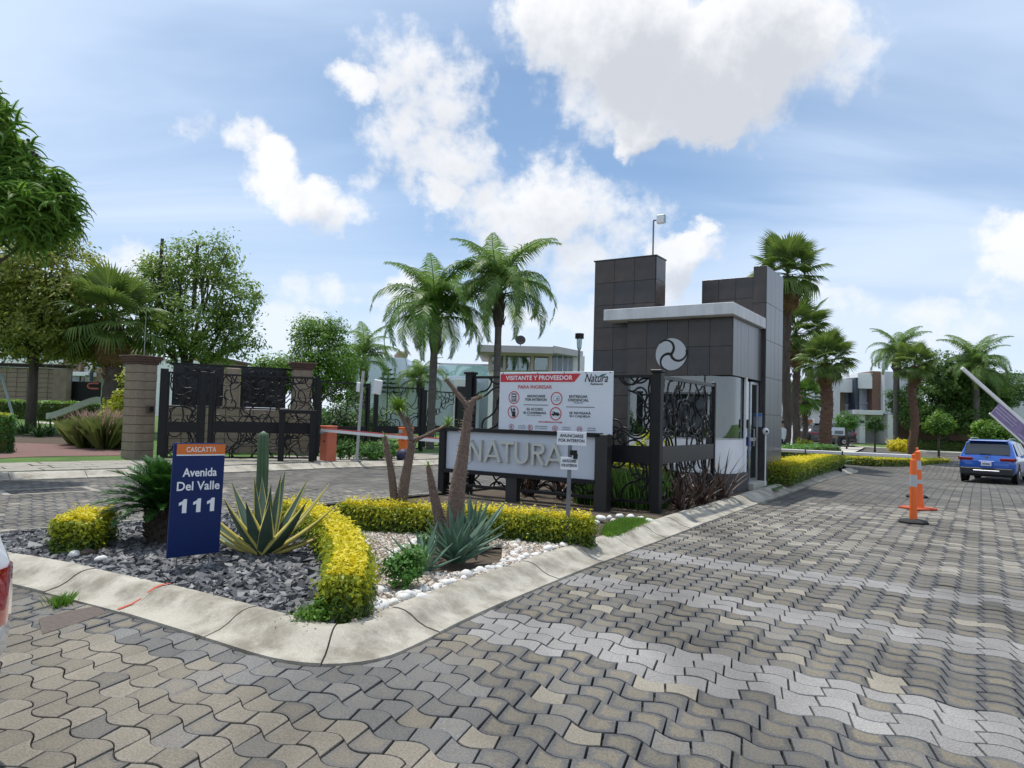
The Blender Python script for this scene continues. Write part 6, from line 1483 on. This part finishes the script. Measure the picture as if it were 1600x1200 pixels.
for (u, y, w_, h, lab, sd) in ((520,29.5,1.3,1.9,'tall dark green shrub behind the fence panel nearest the gate',161),(556,31,1.4,2.2,'tall dark green shrub behind the leaning pole',162),(470,31,1.2,2.0,'tall green shrub behind the gate pillar with the flared cap',163)):
    bush('tall_shrub', lab, GX(u, y, .2), [(0,0,h*.45,w_*.7,h*.42),(w_*.5,.2,h*.4,w_*.5,h*.38),(-w_*.5,0,h*.42,w_*.5,h*.38)], 5200, .13, 'dark', sd, 'tall shrubs behind the entry fence')
# ------------------------------------------------------------------ exit side: lawn, hedges, barrier, posts
p_ = [G(1216,768,.13), G(1262,752,.13), G(1308,739,.13), G(1340,733,.13), G(1335,728,.13), G(1260,722,.13), V(6.6,22.5,0)]
p_ = [p_[0]+V(.05,.25,0)]+[q+V(-.25,.35,0) for q in p_[1:4]]+p_[4:]
struct(sheet('lawn_strip', [(q.x, q.y) for q in p_], .128, M['lawn']))
h_ = [G(1222,759,.14)+V(0,.35,0), G(1262,745,.14)+V(-.1,.3,0), G(1303,733,.14)]
hedge_box('golden_hedge', 'golden hedge on the lawn strip just beyond the guard house', [(q.x, q.y) for q in h_], .7, .13, .62, 1700, .055, ('hedge_y','hedge_m','hedge_g'), 121, group='golden hedges along the exit lane')
h_ = [GX(1216,22.5), GX(1250,24.5), GX(1292,27)]
hedge_box('green_hedge', 'clipped green hedge behind the golden one beyond the guard house', [(q.x, q.y) for q in h_], .9, .12, .88, 350, .09, ('bush','dark','dark'), 122)
# boom across the exit lane
b0 = D(1219, 705, 19.8)-RR*.35; bo = thing('exit_barrier', 'long white boom lowered across the exit lane from behind the guard house', 'barrier', (b0.x, b0.y, .13), A33)
housing(bo, M['boxorange'], 1.0); obj('boom', MB().cbox((1.75,-.24,.80), (3.6,.05,.085), .01), M['boom'], bo); obj('joint', MB().box((1.05,-.24,.80), (.03,.06,.10)), M['ink'], bo); obj('joint', MB().box((1.05+.9,-.24,.80), (.03,.06,.10)), M['ink'], bo)
# raised boom with a purple banner, pivot outside the frame
r0, r1 = D(1672, 735, 17), D(1493, 576, 17); rb = thing('raised_barrier', 'raised white boom with a purple banner board at the right edge', 'barrier', (r0.x, r0.y, 0)); dv = r1-r0; L0 = dv.length; an = math.atan2(dv.z, dv.x)
housing(rb, M['boxorange'], 1.0); rig = obj('boom', MB().cbox((L0/2,0,0), (L0,.05,.08), .01), M['boom'], rb, (0,-.24,r0.z), (0,-an,0))
BN = obj('banner', MB().cbox((L0*.40,-.01,.19), (1.9,.02,.33), .004), mat('banner_purple', (.16,.11,.24), .5, scale=5, col2=(.27,.21,.36)), rig)
obj('banner_rail', MB().box((L0*.40,-.01,.37), (1.95,.03,.035)), M['boom'], rig)
for (x, z, w) in ((L0*.58,.24,.55),(L0*.58,.17,.62),(L0*.58,.10,.5),(L0*.35,.28,.7)): obj('print_line', MB().box((x,-.022,z), (w,.003,.022)), flat('lilac_ink', (.42,.38,.5), .6), BN)
obj('print_mark', MB().box((L0*.36,-.022,.17), (.28,.003,.09)), flat('maroon_ink', (.16,.03,.05), .6), BN)
# delineators and tall cone
M['do'] = flat('traffic_orange', (.78,.135,.015), .45); M['dgrey'] = flat('reflective_grey', (.42,.43,.44), .35); M['rubber'] = mat('rubber', (.012,.012,.012), .8, scale=8, var=.3)
def delineator(label, p, h=1.12, group='traffic posts in the exit lane'):
    t = thing('delineator_post', label, 'traffic post', p, 0, group)
    obj('base', MB().lathe([(.02,0),(.245,0),(.245,.03),(.20,.055),(.07,.07),(.02,.07)], n=8), M['rubber'], t)
    obj('tube', MB().lathe([(.03,.05),(.062,.06),(.058,.3),(.055,h-.06),(.05,h-.03),(.02,h-.02)], n=16), M['do'], t, smooth=50)
    for (z0, z1) in ((h*.56,h*.74),): obj('reflective_band', MB().lathe([(.0575,z0),(.0595,z0),(.0590,z1),(.057,z1)], n=16), M['dgrey'], t, smooth=50)
    obj('handle', MB().lathe([(.01,h-.03),(.022,h-.03),(.022,h+.01),(.03,h+.02),(.03,h+.06),(.01,h+.07)], n=10), M['do'], t); return t
delineator('nearest orange traffic post with a grey band on a black rubber base', G(1427, 817))
pc = G(1434, 796); tc_ = thing('tall_cone', 'tall slim orange cone with wide base behind the nearest traffic post', 'traffic cone', pc, .3)
obj('base', MB().cbox((0,0,.025), (.5,.5,.05), .015), mat('cone_red', (.45,.07,.02), .6), tc_); obj('cone', MB().lathe([(.03,.04),(.115,.05),(.05,1.0),(.05,1.16),(.02,1.18)], n=16), M['do'], tc_, smooth=50)
for (z0, z1) in ((.52,.60),(.80,.98)): obj('reflective_band', MB().lathe([(.115-.0685*z0+.003,z0),(.115-.0685*z0+.007,z0),(.115-.0685*z1+.007,z1),(.115-.0685*z1+.003,z1)], n=16), M['dgrey'], tc_, smooth=50)
delineator('farthest orange traffic post, hidden behind the tall cone', G(1432.5, 777), 1.1)
# roundabout island beyond
md = [G(1305,716,.1), G(1330,722,.1), G(1400,726,.1), G(1470,727,.1), G(1483,722,.1), G(1440,714,.1), G(1330,707,.1)]
struct(sheet('median_lawn', [(q.x, q.y) for q in smoothpoly(md, 1, True)], .0, M['lawn'], None, lambda x, y: gz(x, y)+.12))
q_ = [G(1322,722,.1), G(1360,724.5,.1), G(1420,727,.1), G(1477,727,.1)]; zmn = min(q.z for q in q_)
for i, (a, b) in enumerate(zip(q_, q_[1:])): hedge_box('low_golden_hedge', 'low golden hedge edging the %s of the far median lawn' % ('left part', 'middle', 'right part')[i], [(a.x,a.y),(b.x,b.y)], .55, (a.z+b.z)/2-.08, (a.z+b.z)/2+.28, 420, .08, ('hedge_y','hedge_m','hedge_g'), 123+i, group='low golden hedges of the median')
# far lawn, its kerb and pavement
fl_ = [G(1330,700), G(1380,703), G(1440,708), G(1520,712), G(1610,716), V(60,38,0), V(60,70,0), GX(1330,62)]
struct(sheet('front_lawn', [(q.x, q.y) for q in fl_], .16, M['lawn']))
kk = fl_[:5]+[V(60,37.6,0)]; mb = MB(); n = len(kk)
for q in kk: mb.v += [(q.x, q.y-.5, gz(q.x,q.y)-.05), (q.x, q.y-.5, gz(q.x,q.y)+.14), (q.x, q.y+.9, .175), (q.x, q.y+.9, .1)]
mb.f = [(i*4+k, (i+1)*4+k, (i+1)*4+k+1, i*4+k+1) for i in range(n-1) for k in range(3)]; mb.m = [0]*len(mb.f); struct(obj('far_pavement', mb, M['concrete']))
fd = [GX(1215,38), GX(1330,40), GX(1360,60), GX(1200,62)]; struct(sheet('driveway', [(q.x, q.y) for q in fd], .10, M['concrete']))

# ------------------------------------------------------------------ houses of the far street
R1 = thing('white_house', 'white two storey house with a brick panel and dark fin behind the palms', 'house', GX(1370, 60, .2)); Z0 = .2
hpart('grey_wall', R1, M['greywall'], 1383, 1440, 581, 648, 60.2, 7); hpart('upper_box', R1, M['whitewall'], 1340.5, 1363, 583, 607, 60, 6); hpart('brick_panel', R1, M['brickwall'], 1363, 1380, 580, 643, 60.1, 6); hpart('white_edge', R1, M['white'], 1380, 1383, 580, 646, 59.7, 6); hpart('floor_slab', R1, M['white'], 1335, 1380, 641, 648, 59.2, 6)
hpart('back_wall', R1, M['greywall'], 1310, 1363, 606, 642, 61.5, 5); hpart('side_box', R1, M['whitewall'], 1312, 1337, 593, 613, 60.2, 6); hpart('fin', R1, M['darkfin'], 1337, 1340.5, 590, 641, 59.6, 5); hpart('tan_panel', R1, M['tan'], 1313.5, 1320.5, 613, 642, 60.9, .2)
for (u0, u1, v0, v1, m_) in ((1321,1328.5,614,632,'pane'), (1329,1337,614,632,'curtain'), (1321,1337,633.5,641,'curtain'), (1342.5,1354.5,608,629.5,'curtain'), (1355,1362.5,608,629.5,'pane'), (1342.5,1354,631.5,641,'curtain'), (1354.7,1362.5,631.5,641,'curtain')):
    w_ = hpart('window', R1, M[m_], u0, u1, v0, v1, 60.9, .1); hpart('frame', R1, M['white'], u0-.5, u1+.5, v1, v1+1.2, 60.8, .12)
hpart('column', R1, M['white'], 1343, 1352, 648, 692, 59.6, .8, Z0); hpart('garage_recess', R1, M['greywall'], 1352, 1377, 648, 692, 62, 4, Z0); hpart('column', R1, M['whitewall'], 1387, 1399, 648, 692, 59.8, 2.5, Z0); dr_ = hpart('door', R1, M['brown'], 1377, 1387, 653, 691, 61.2, .12, Z0); hpart('lintel', R1, M['tan'], 1352, 1399, 647, 650, 60.4, 2); hpart('dark_wall', R1, M['darkfin'], 1334, 1343, 648, 692, 61.5, .3, Z0); hpart('house_number', R1, M['darkfin'], 1344, 1351, 657, 661, 59.5, .08); hpart('lower_wall', R1, M['whitewall'], 1399, 1440, 648, 692, 61, 5, Z0)
R0 = thing('grey_house', 'plain grey house wall between the palm trunks beyond the guard house', 'house', GX(1285, 58, .2))
hpart('plain_wall', R0, M['greywall'], 1262, 1312.5, 593.5, 695, 59, 6, Z0); hpart('parapet', R0, M['greywall'], 1261, 1313.5, 592, 595, 58.9, 6.2)
R2 = thing('brick_panel_house', 'white house with a brick panel and brown garage, mostly behind palm trunks', 'house', GX(1240, 58, .2))
hpart('upper_wall', R2, M['whitewall'], 1205, 1243, 608, 652, 59.5, 5); hpart('brick_panel', R2, M['brickwall'], 1243, 1255, 608, 646, 59.4, 5); hpart('upper_side', R2, M['whitewall'], 1255, 1262.5, 600, 695, 59.6, 5, Z0); hpart('slab', R2, M['white'], 1222, 1256, 645, 651, 58.4, 3); hpart('garage', R2, M['brown'], 1238, 1256, 651, 692, 60.2, .3, Z0); hpart('pier', R2, M['greywall'], 1205, 1238, 651, 692, 59.6, 1, Z0); hpart('door', R2, M['doororange'], 1261, 1270, 656, 690, 58.6, .2, Z0); hpart('door_surround', R2, M['whitewall'], 1270, 1273, 654, 690, 58.6, .3, Z0)
for (u0, u1, v0, v1) in ((1232,1237,628,636),(1237.5,1242,628,636),(1232,1242,637,645)): hpart('window', R2, M['curtain'], u0, u1, v0, v1, 59.3, .12)
gp_ = thing('meter_pillar', 'white meter pillar with a brown grille in front of the garage', 'pillar', GX(1246, 50, .15)); hpart('body', gp_, M['whitewall'], 1238, 1254.5, 670, 694, 50, .5, .15); hpart('grille', gp_, M['brown'], 1246, 1253.5, 673.5, 684, 49.93, .1); hpart('top_block', gp_, M['whitewall'], 1238.5, 1243, 665, 670, 50, .5); hpart('meter', gp_, M['darkmetal'], 1241.5, 1244, 676, 680, 49.93, .1)
R3 = thing('grey_building', 'plain grey building above a brick wall at the right edge', 'building', GX(1640, 52, .2)); hpart('wall', R3, M['greywall'], 1566, 1720, 586, 660, 52, 8); hpart('base', R3, M['brickwall'], 1568, 1720, 660, 700, 52.3, 7, Z0); hpart('parapet', R3, M['roofslab'], 1565, 1721, 584.5, 587, 51.9, 8.2)
R4 = thing('brick_wall', 'long low red brick wall behind the round trees', 'wall', GX(1480, 50, .2)); hpart('wall', R4, M['brickwall'], 1402, 1566, 655, 700, 50.5, .4, Z0); hpart('coping', R4, M['capred'], 1401, 1567, 653.5, 655.5, 50.4, .6)
st = thing('street_sign', 'small white street sign on a grey post before the grey house', 'sign', GX(1307, 37, 0)); hpart('post', st, M['galv'], 1306, 1308, 675, 712, 37, .06, -.1); hpart('plate', st, M['signwhite'], 1295.5, 1320, 668, 680, 36.9, .05); hpart('print_block', st, M['inkgrey'], 1305, 1318, 673, 678, 36.85, .05); hpart('print_mark', st, M['inkgrey'], 1297.5, 1300.5, 673, 676, 36.85, .05); hpart('lower_plate', st, M['tan'], 1301, 1309, 681, 685, 36.88, .05)

# ------------------------------------------------------------------ trees of the exit side
L_['tree_r'] = leafmat('leaf_deep_green', [(.03,.08,.014),(.065,.14,.022),(.12,.21,.035)], .4)
def fp(label, u, y, v_top, r, scale, seed, n=30, skirt=8, bark='bark', lm='fan', z=.1):
    b = GX(u, y, z); zt = D(u, v_top, y).z; fan_palm(label, b, zt-b.z, r, scale, seed, n, skirt, bark, 'fan palms', lm)
fp('tallest fan palm rising beside the right dark tower', 1227, 34, 432, .22, 1.08, 131, 26, 6, 'bark')
fp('second fan palm with its crown half way up the tallest one', 1243, 40, 525, .2, 1.15, 132, 28, 6)
fp('thick trunked fan palm with a full crown left of the street sign', 1290, 30, 566, .25, .66, 133, 30, 4, 'barkred')
fp('small bright fan palm in front of the brick panel house', 1257, 42, 622, .15, .72, 134, 22, 2, 'bark', 'palmy')
fp('fan palm with a reddish trunk standing on the far median', 1427, 37, 572, .2, .64, 135, 26, 3, 'barkred')
queen_palm('queen palm in front of the white house with brick panel', GX(1400, 50, .15), D(1400, 562, 50).z-.15, .2, .92, 136, 24, 'queen palms', 0)
queen_palm('queen palm standing within the dark tree at right', GX(1526, 47, .15), D(1526, 585, 47).z-.15, .2, 1.05, 137, 24, 'queen palms', 0)
p = GX(1478, 48.5, .15); broadleaf('dense_tree', 'large dense dark green tree in front of the low brick wall', p, 6.5, .2, [(0,0,4.7,1.8,1.5),(-1.4,0,3.2,1.5,1.4),(1.4,.1,3.6,1.7,1.4),(-.5,-.2,5.6,1.3,1.0),(.7,0,2.2,2.0,1.2),(2.7,.2,3.0,1.5,1.4),(-1.3,-.2,2.0,1.4,.9),(1.9,0,5.0,1.3,1.1)], 26000, .2, 'tree_r', 141, .25, .24)
p = GX(1548, 49.5, .15); broadleaf('dense_tree', 'dark green tree behind the right queen palm', p, 5.5, .18, [(0,0,3.9,1.5,1.3),(1.1,0,4.3,1.3,1.1),(-.9,0,3.0,1.4,1.2)], 11000, .2, 'tree_r', 142, .3, .24)
p = GX(1412, 54, .15); broadleaf('dense_tree', 'slim leafy tree against the white house wall', p, 5, .1, [(0,0,2.9,.8,.9),(-.6,0,3.6,.5,.7),(.9,0,2.4,.9,.8)], 4500, .2, 'dark', 143, .3, .2)
def lolly(label, u, y, vc, r, seed, lm, dens=3500, ls=.13):
    b = GX(u, y, .15); zc = D(u, vc, y).z-b.z; broadleaf('round_tree', label, b, zc, .055, [(0,0,zc,r,r*.8),(r*.35,0,zc-.2,r*.6,r*.5),(-.35*r,0,zc-.15,r*.65,r*.5)], dens, ls, lm, seed, .72, .12, group='young street trees', twigs=1, shell=.6)
lolly('small round tree beside the street sign', 1323, 48, 657, .72, 144, 'bush'); lolly('slim young tree before the door of the white house', 1367, 46, 662, .55, 145, 'dark', 2200); lolly('bright round young tree on the front lawn near the blue car', 1467, 38, 660, .62, 146, 'bright', 3200)
bush('round_bush', 'rounded golden bush on the lawn before the white house', GX(1406, 43, .16), [(0,0,.35,.55,.4),(.3,0,.33,.45,.36),(-.35,0,.33,.45,.36)], 2600, .11, 'hedge_y', 147); bush('round_bush', 'small golden bush at the foot of the tallest palm', GX(1256, 38, .1), [(0,0,.4,.5,.4)], 1500, .11, 'hedge_m', 148)
bush('feathery_shrub', 'pale feathery shrub behind the roof of the blue car', GX(1553, 40, .15), [(0,0,1.2,.8,.8),(.6,0,1.0,.7,.7),(-.6,0,1.4,.6,.5)], 2600, .2, 'bright', 149)
a, b = GX(1400, 49, .16), GX(1590, 47, .16); hedge_box('wall_hedge', 'dark low hedge along the foot of the brick wall', [(a.x,a.y),(b.x,b.y)], .9, .16, .75, 150, .16, ('dark','dark','dark'), 150, noise=.08)

# ------------------------------------------------------------------ vehicles
def paint(name, col): 
    m = mat(name, col, .28, var=.03, scale=2, coat=1.0, spec=.5); return m
M['trim'] = mat('dark_trim', (.025,.027,.03), .55, scale=8, var=.2); M['tyre'] = mat('tyre', (.012,.012,.012), .85, scale=20, var=.3); M['rim'] = flat('alloy', (.32,.33,.35), .3, metal=.8); M['tail'] = mat('tail_light', (.22,.008,.012), .12, scale=9, var=.2, coat=1); M['tailb'] = mat('tail_light_bright', (.30,.004,.006), .12, scale=9, col2=(.55,.01,.01), coat=1); M['carglass'] = mat('car_glass', (.018,.022,.026), .06, scale=2, var=.1, spec=.9); M['chrome'] = flat('chrome', (.6,.62,.65), .15, metal=1)
def suv(name, label, p, heading, pm, cat='car', tail=None, th=.125):
    """x forward from the rear bumper, y left"""
    t = thing(name, label, cat, p, heading)
    ST = [(0,.72,.52,.80,.70,.80),(.03,.84,.42,.88,.80,.90),(.10,.90,.38,.97,.82,1.04),(.22,.92,.36,1.02,.76,1.24),(.34,.92,.34,1.04,.72,1.47),(.46,.925,.32,1.05,.70,1.585),(.70,.925,.30,1.05,.695,1.625),(1.5,.925,.30,1.03,.70,1.645),(2.3,.925,.30,1.01,.69,1.62),(2.75,.925,.30,1.0,.66,1.50),(3.10,.925,.30,.99,.66,1.28),(3.38,.92,.30,.98,.70,1.06),(3.55,.915,.30,.95,.72,.99),(4.1,.88,.32,.86,.66,.90),(4.36,.78,.36,.72,.56,.76),(4.45,.60,.42,.62,.45,.64)]
    mb = MB(); ring_ = []
    for (x, w, zb, belt, wt, zt) in ST:
        half = [(w*.80,zb),(w*.97,zb+.06),(w,zb+.22),(w,(zb+belt)/2+.1),(w*.985,belt-.02),(w*.95,belt+.02) if zt > belt+.1 else (w*.93,belt+.005),(wt+(w-wt)*.10,zt-.07) if zt > belt+.1 else (wt,zt-.005),(wt*.86,zt-.008),(wt*.4,zt+.012)]
        mb.v += [(x, -y, z) for y, z in half]+[(x, y, z) for y, z in reversed(half)]
    n = 18
    mb.f = [(i*n+k, i*n+(k+1) % n, (i+1)*n+(k+1) % n, (i+1)*n+k) for i in range(len(ST)-1) for k in range(n)]+[tuple(range(n-1,-1,-1)), tuple((len(ST)-1)*n+k for k in range(n))]; mb.m = [0]*len(mb.f)
    b_ = obj('body', mb, pm, t, smooth=60)
    def quad(nm, pts, m_, par=t): mbq = MB(); mbq.add(pts, [tuple(range(len(pts)))]); return obj(nm, mbq, m_, par)
    rw = quad('rear_window', [(.135,-.74,1.075),(.135,.74,1.075),(.335,.69,1.46),(.40,.64,1.515),(.40,-.64,1.515),(.335,-.69,1.46)], M['carglass']); rw.location = (-.035,0,.012)
    obj('wiper', MB().box((.11,.05,1.10), (.02,.36,.018)), M['trim'], rw)
    for s in (-1, 1):
        for (x0, x1, xa, xb) in ((.62,1.42,.75,1.42), (1.50,2.42,1.50,2.28), (2.50,3.02,2.36,2.58)): quad('side_window', [(x0,s*.925,1.06),(x1,s*.925,1.055),(xb,s*.748,1.52),(xa,s*.75,1.53)], M['carglass'])
        if th < .2:
            obj('tail_light', MB().cbox((.055,s*.66,.905), (.10,.46,th), .02), tail or M['tail'], t); obj('tail_light_side', MB().cbox((.22,s*.905,.925), (.34,.05,.12), .015), tail or M['tail'], t)
        else:
            q_ = [(-.008,.40),(-.008,.715),(.020,.815),(.052,.855),(.085,.880)]; lz = MB(); lz.v = [(x, s*y, z) for z in (.62,.70,.79,.885) for x, y in q_]; lz.f = [(r_*5+k, r_*5+k+1, r_*5+k+6, r_*5+k+5) for r_ in range(3) for k in range(4)]; lz.m = [0]*12
            obj('tail_light', lz, tail, t, smooth=True)
        if th < .2: obj('reflector', MB().cbox((-.012,s*.66,.53), (.03,.26,.05), .01), M['tail'], t); obj('chrome_trim', MB().box((-.012,s*.66,.498), (.03,.30,.015)), M['chrome'], t)
        for x in (.86, 3.52):
            w = obj('wheel', MB().lathe([(.18,-.11),(.29,-.115),(.335,-.09),(.345,0),(.335,.09),(.29,.115),(.18,.11)], (0,0,0), 22, 0, Matrix.Rotation(math.pi/2, 3, 'X')), M['tyre'], t, (x, s*.82, .345), smooth=40)
            obj('rim', MB().lathe([(.02,-.02),(.06,.03),(.19,.0),(.2,-.03)], (0,s*.10,0), 16, 0, Matrix.Rotation(-s*math.pi/2, 3, 'X')), M['rim'], w)
            obj('arch_trim', MB().lathe([(.34,-.02),(.42,-.02),(.42,.02),(.34,.02)], (x, s*.905, .36), 22, 0, Matrix.Rotation(math.pi/2, 3, 'X')), M['trim'], t)
        obj('roof_rail', MB().tube(smooth_path([(.62,s*.62,1.63),(.75,s*.62,1.69),(2.2,s*.62,1.69),(2.35,s*.62,1.63)], 1), .018, 6), M['chrome'], t)
        obj('mirror', MB().cbox((2.72,s*.98,1.06), (.12,.14,.13), .03), pm, t); obj('sill', MB().cbox((2.2,s*.90,.33), (2.1,.08,.16), .02), M['trim'], t)
    if th < .2: obj('rear_bumper', MB().cbox((.12,0,.46), (.30,1.72 if th < .2 else 1.76,.30), .05), M['trim'] if th < .2 else pm, t); obj('skid_plate', MB().cbox((-.028,0,.47), (.04,.85,.06), .012), M['rim'], t); obj('spoiler', MB().cbox((.40,0,1.60), (.30,1.26,.045), .02), pm, t)
    pl_ = obj('licence_plate', MB().cbox((-.008,-.0,.735), (.02,.34,.15), .005), M['signwhite'], t); obj('plate_text', MB().box((-.020,0,.735), (.004,.24,.05)), M['inkgrey'], pl_); obj('plate_recess', MB().cbox((.015,0,.745), (.05,.52,.21), .02), pm, t)
    obj('badge', MB().lathe([(.01,-.01),(.05,-.01),(.05,.01),(.01,.01)], (.045,0,.975), 14, 0, Matrix.Rotation(math.pi/2, 3, 'Y')), M['chrome'], t); obj('exhaust_floor', MB().box((2.2,0,.27), (3.9,1.5,.05)), M['trim'], t)
    return t
ps = GX(1541, 27.3); suv('suv', 'bright blue SUV driving away on the exit lane', (ps.x, ps.y, ps.z), math.radians(90-42), paint('car_blue', (.002,.085,.43)))
wc = suv('white_car', 'white car cut off by the left edge, only its red tail light corner showing', (-2.25,2.68,0), math.radians(186), paint('car_white', (.62,.64,.66)), tail=M['tailb'], th=.30)
pk = GX(1288, 52, .12); suv('parked_car', 'dark parked car partly hidden by the thick palm trunk', pk, math.radians(75), paint('car_black', (.012,.016,.02)))
pk = GX(1333, 53, .12); suv('parked_car', 'dark pickup-like car parked behind the small round tree', pk, math.radians(170), paint('car_charcoal', (.015,.017,.02)))
# motorcycle by the lawn tip
mp_ = GX(1309, 27.3, 0); mc = thing('motorcycle', 'black motorcycle parked at the far tip of the lawn strip', 'motorcycle', mp_, math.radians(72))
for x in (-.62, .62): w = obj('wheel', MB().tube([(math.cos(k_*.3142)*.26, 0, math.sin(k_*.3142)*.26) for k_ in range(21)], .05, 8, False), M['tyre'], mc, (x,0,.31), smooth=True); sp_k = MB(); [sp_k.tube([(0,0,0),(math.cos(k_*1.047)*.22,0,math.sin(k_*1.047)*.22)], .012, 4) for k_ in range(6)]; sp_k.lathe([(.02,-.05),(.05,-.04),(.05,.04),(.02,.05)], (0,0,0), 10, 0, Matrix.Rotation(math.pi/2, 3, 'X')); obj('rim', sp_k, M['rim'], w)
obj('frame', MB().tube([(-.62,0,.31),(-.2,0,.45),(.3,0,.5),(.42,0,.9)], .035, 6).tube([(.62,0,.31),(.42,0,.95)], .03, 6).tube([(-.2,0,.45),(-.35,0,.78)], .03, 6), M['black'], mc); obj('engine', MB().cbox((.05,0,.42), (.34,.26,.30), .05), M['galv'], mc); obj('tank', MB().lathe([(.02,-.24),(.12,-.18),(.15,0),(.10,.2),(.02,.26)], (.15,0,.80), 12, 0, Matrix.Rotation(math.pi/2, 3, 'Y')), M['black'], mc, smooth=True); obj('seat', MB().cbox((-.32,0,.80), (.62,.24,.10), .04), M['rubber'], mc); obj('handlebar', MB().tube([(.36,-.34,1.06),(.42,-.1,1.0),(.42,.1,1.0),(.36,.34,1.06)], .015, 6), M['chrome'], mc); obj('headlight', MB().lathe([(.02,-.05),(.09,-.02),(.09,.05),(.02,.07)], (.52,0,.92), 12, 0, Matrix.Rotation(math.pi/2, 3, 'Y')), M['chrome'], mc)
# yellow toy-like ride-on near the palms
yp = GX(1268, 33, .1); yw = thing('yellow_cart', 'small yellow cart standing between the palm trunks', 'cart', yp, .4); obj('tray', MB().add([(-.4,-.25,.62),(.4,-.25,.66),(.4,.25,.66),(-.4,.25,.62),(-.2,-.15,.28),(.2,-.15,.28),(.2,.15,.28),(-.2,.15,.28)], [(0,4,5,1),(1,5,6,2),(2,6,7,3),(3,7,4,0),(4,7,6,5)]), flat('cart_yellow', (.70,.42,.01), .5), yw)
obj('wheel', MB().lathe([(.05,-.04),(.16,-.04),(.16,.04),(.05,.04)], (.4,0,.16), 14, 0, Matrix.Rotation(math.pi/2, 3, 'X')), M['tyre'], yw)
for s in (-.22,.22): obj('handle', MB().tube([(.45,s*.5,.2),(-.3,s,.5),(-.85,s,.72)], .022, 6), flat('cart_handle', (.6,.36,.01), .5), yw); obj('leg', MB().tube([(-.3,s,.5),(-.35,s,0)], .02, 6), M['ink'], yw)
# person standing half hidden beyond the tower
pe_ = GX(1221.5, 30, .13); pr = thing('person', 'person in a white shirt and dark trousers half hidden beyond the dark tower', 'person', pe_, .6)
def skin(verts, edges, radii, root=0):
    me = bpy.data.meshes.new('body'); me.from_pydata(verts, edges, []); o = bpy.data.objects.new('body_tmp', me); C.objects.link(o)
    m = o.modifiers.new('s', 'SKIN'); s = o.modifiers.new('d', 'SUBSURF'); s.levels = 1
    for d, r in zip(me.skin_vertices[0].data, radii): d.radius = r if isinstance(r, tuple) else (r, r)
    me.skin_vertices[0].data[root].use_root = True
    bpy.context.view_layer.update(); out = bpy.data.meshes.new_from_object(o.evaluated_get(bpy.context.evaluated_depsgraph_get())); bpy.data.objects.remove(o); return out
vb_ = [(0,0,.95),(0,0,1.2),(0,0,1.40),(0,0,1.50),(0,.01,1.60),(0,.01,1.72),(.19,0,1.38),(.25,.02,1.12),(.24,.10,.90),(-.19,0,1.38),(-.25,.02,1.12),(-.24,.10,.90),(.10,0,.88),(.11,.02,.50),(.11,0,.09),(.11,.14,.05),(-.10,0,.88),(-.11,.02,.50),(-.11,0,.09),(-.11,.14,.05)]
eb = [(0,1),(1,2),(2,3),(3,4),(4,5),(2,6),(6,7),(7,8),(2,9),(9,10),(10,11),(0,12),(12,13),(13,14),(14,15),(0,16),(16,17),(17,18),(18,19)]
rb_ = [(.15,.11),(.15,.11),(.16,.11),.06,.085,.075,.065,.045,.035,.065,.045,.035,(.09,.09),.06,.045,.035,(.09,.09),.06,.045,.035]
me = skin(vb_, eb, rb_); me.materials.clear()
for m_ in (flat('skin_tone', (.28,.15,.10), .6), flat('shirt', (.55,.57,.62), .8), flat('trousers', (.02,.022,.04), .85), flat('hair', (.012,.01,.009), .7)): me.materials.append(m_)
for f in me.polygons:
    z = f.center.z; f.material_index = 2 if z < .96 else 1 if z < 1.47 and (abs(f.center.x) < .22 or z > 1.15) else 0 if z < 1.68 else 3
    f.use_smooth = True
obj('body', me, None, pr)
obj('hair', MB().lathe([(.02,1.66),(.095,1.67),(.10,1.73),(.07,1.80),(.02,1.82)], (0,-.01,0), 12), M['ink'], pr, smooth=True)
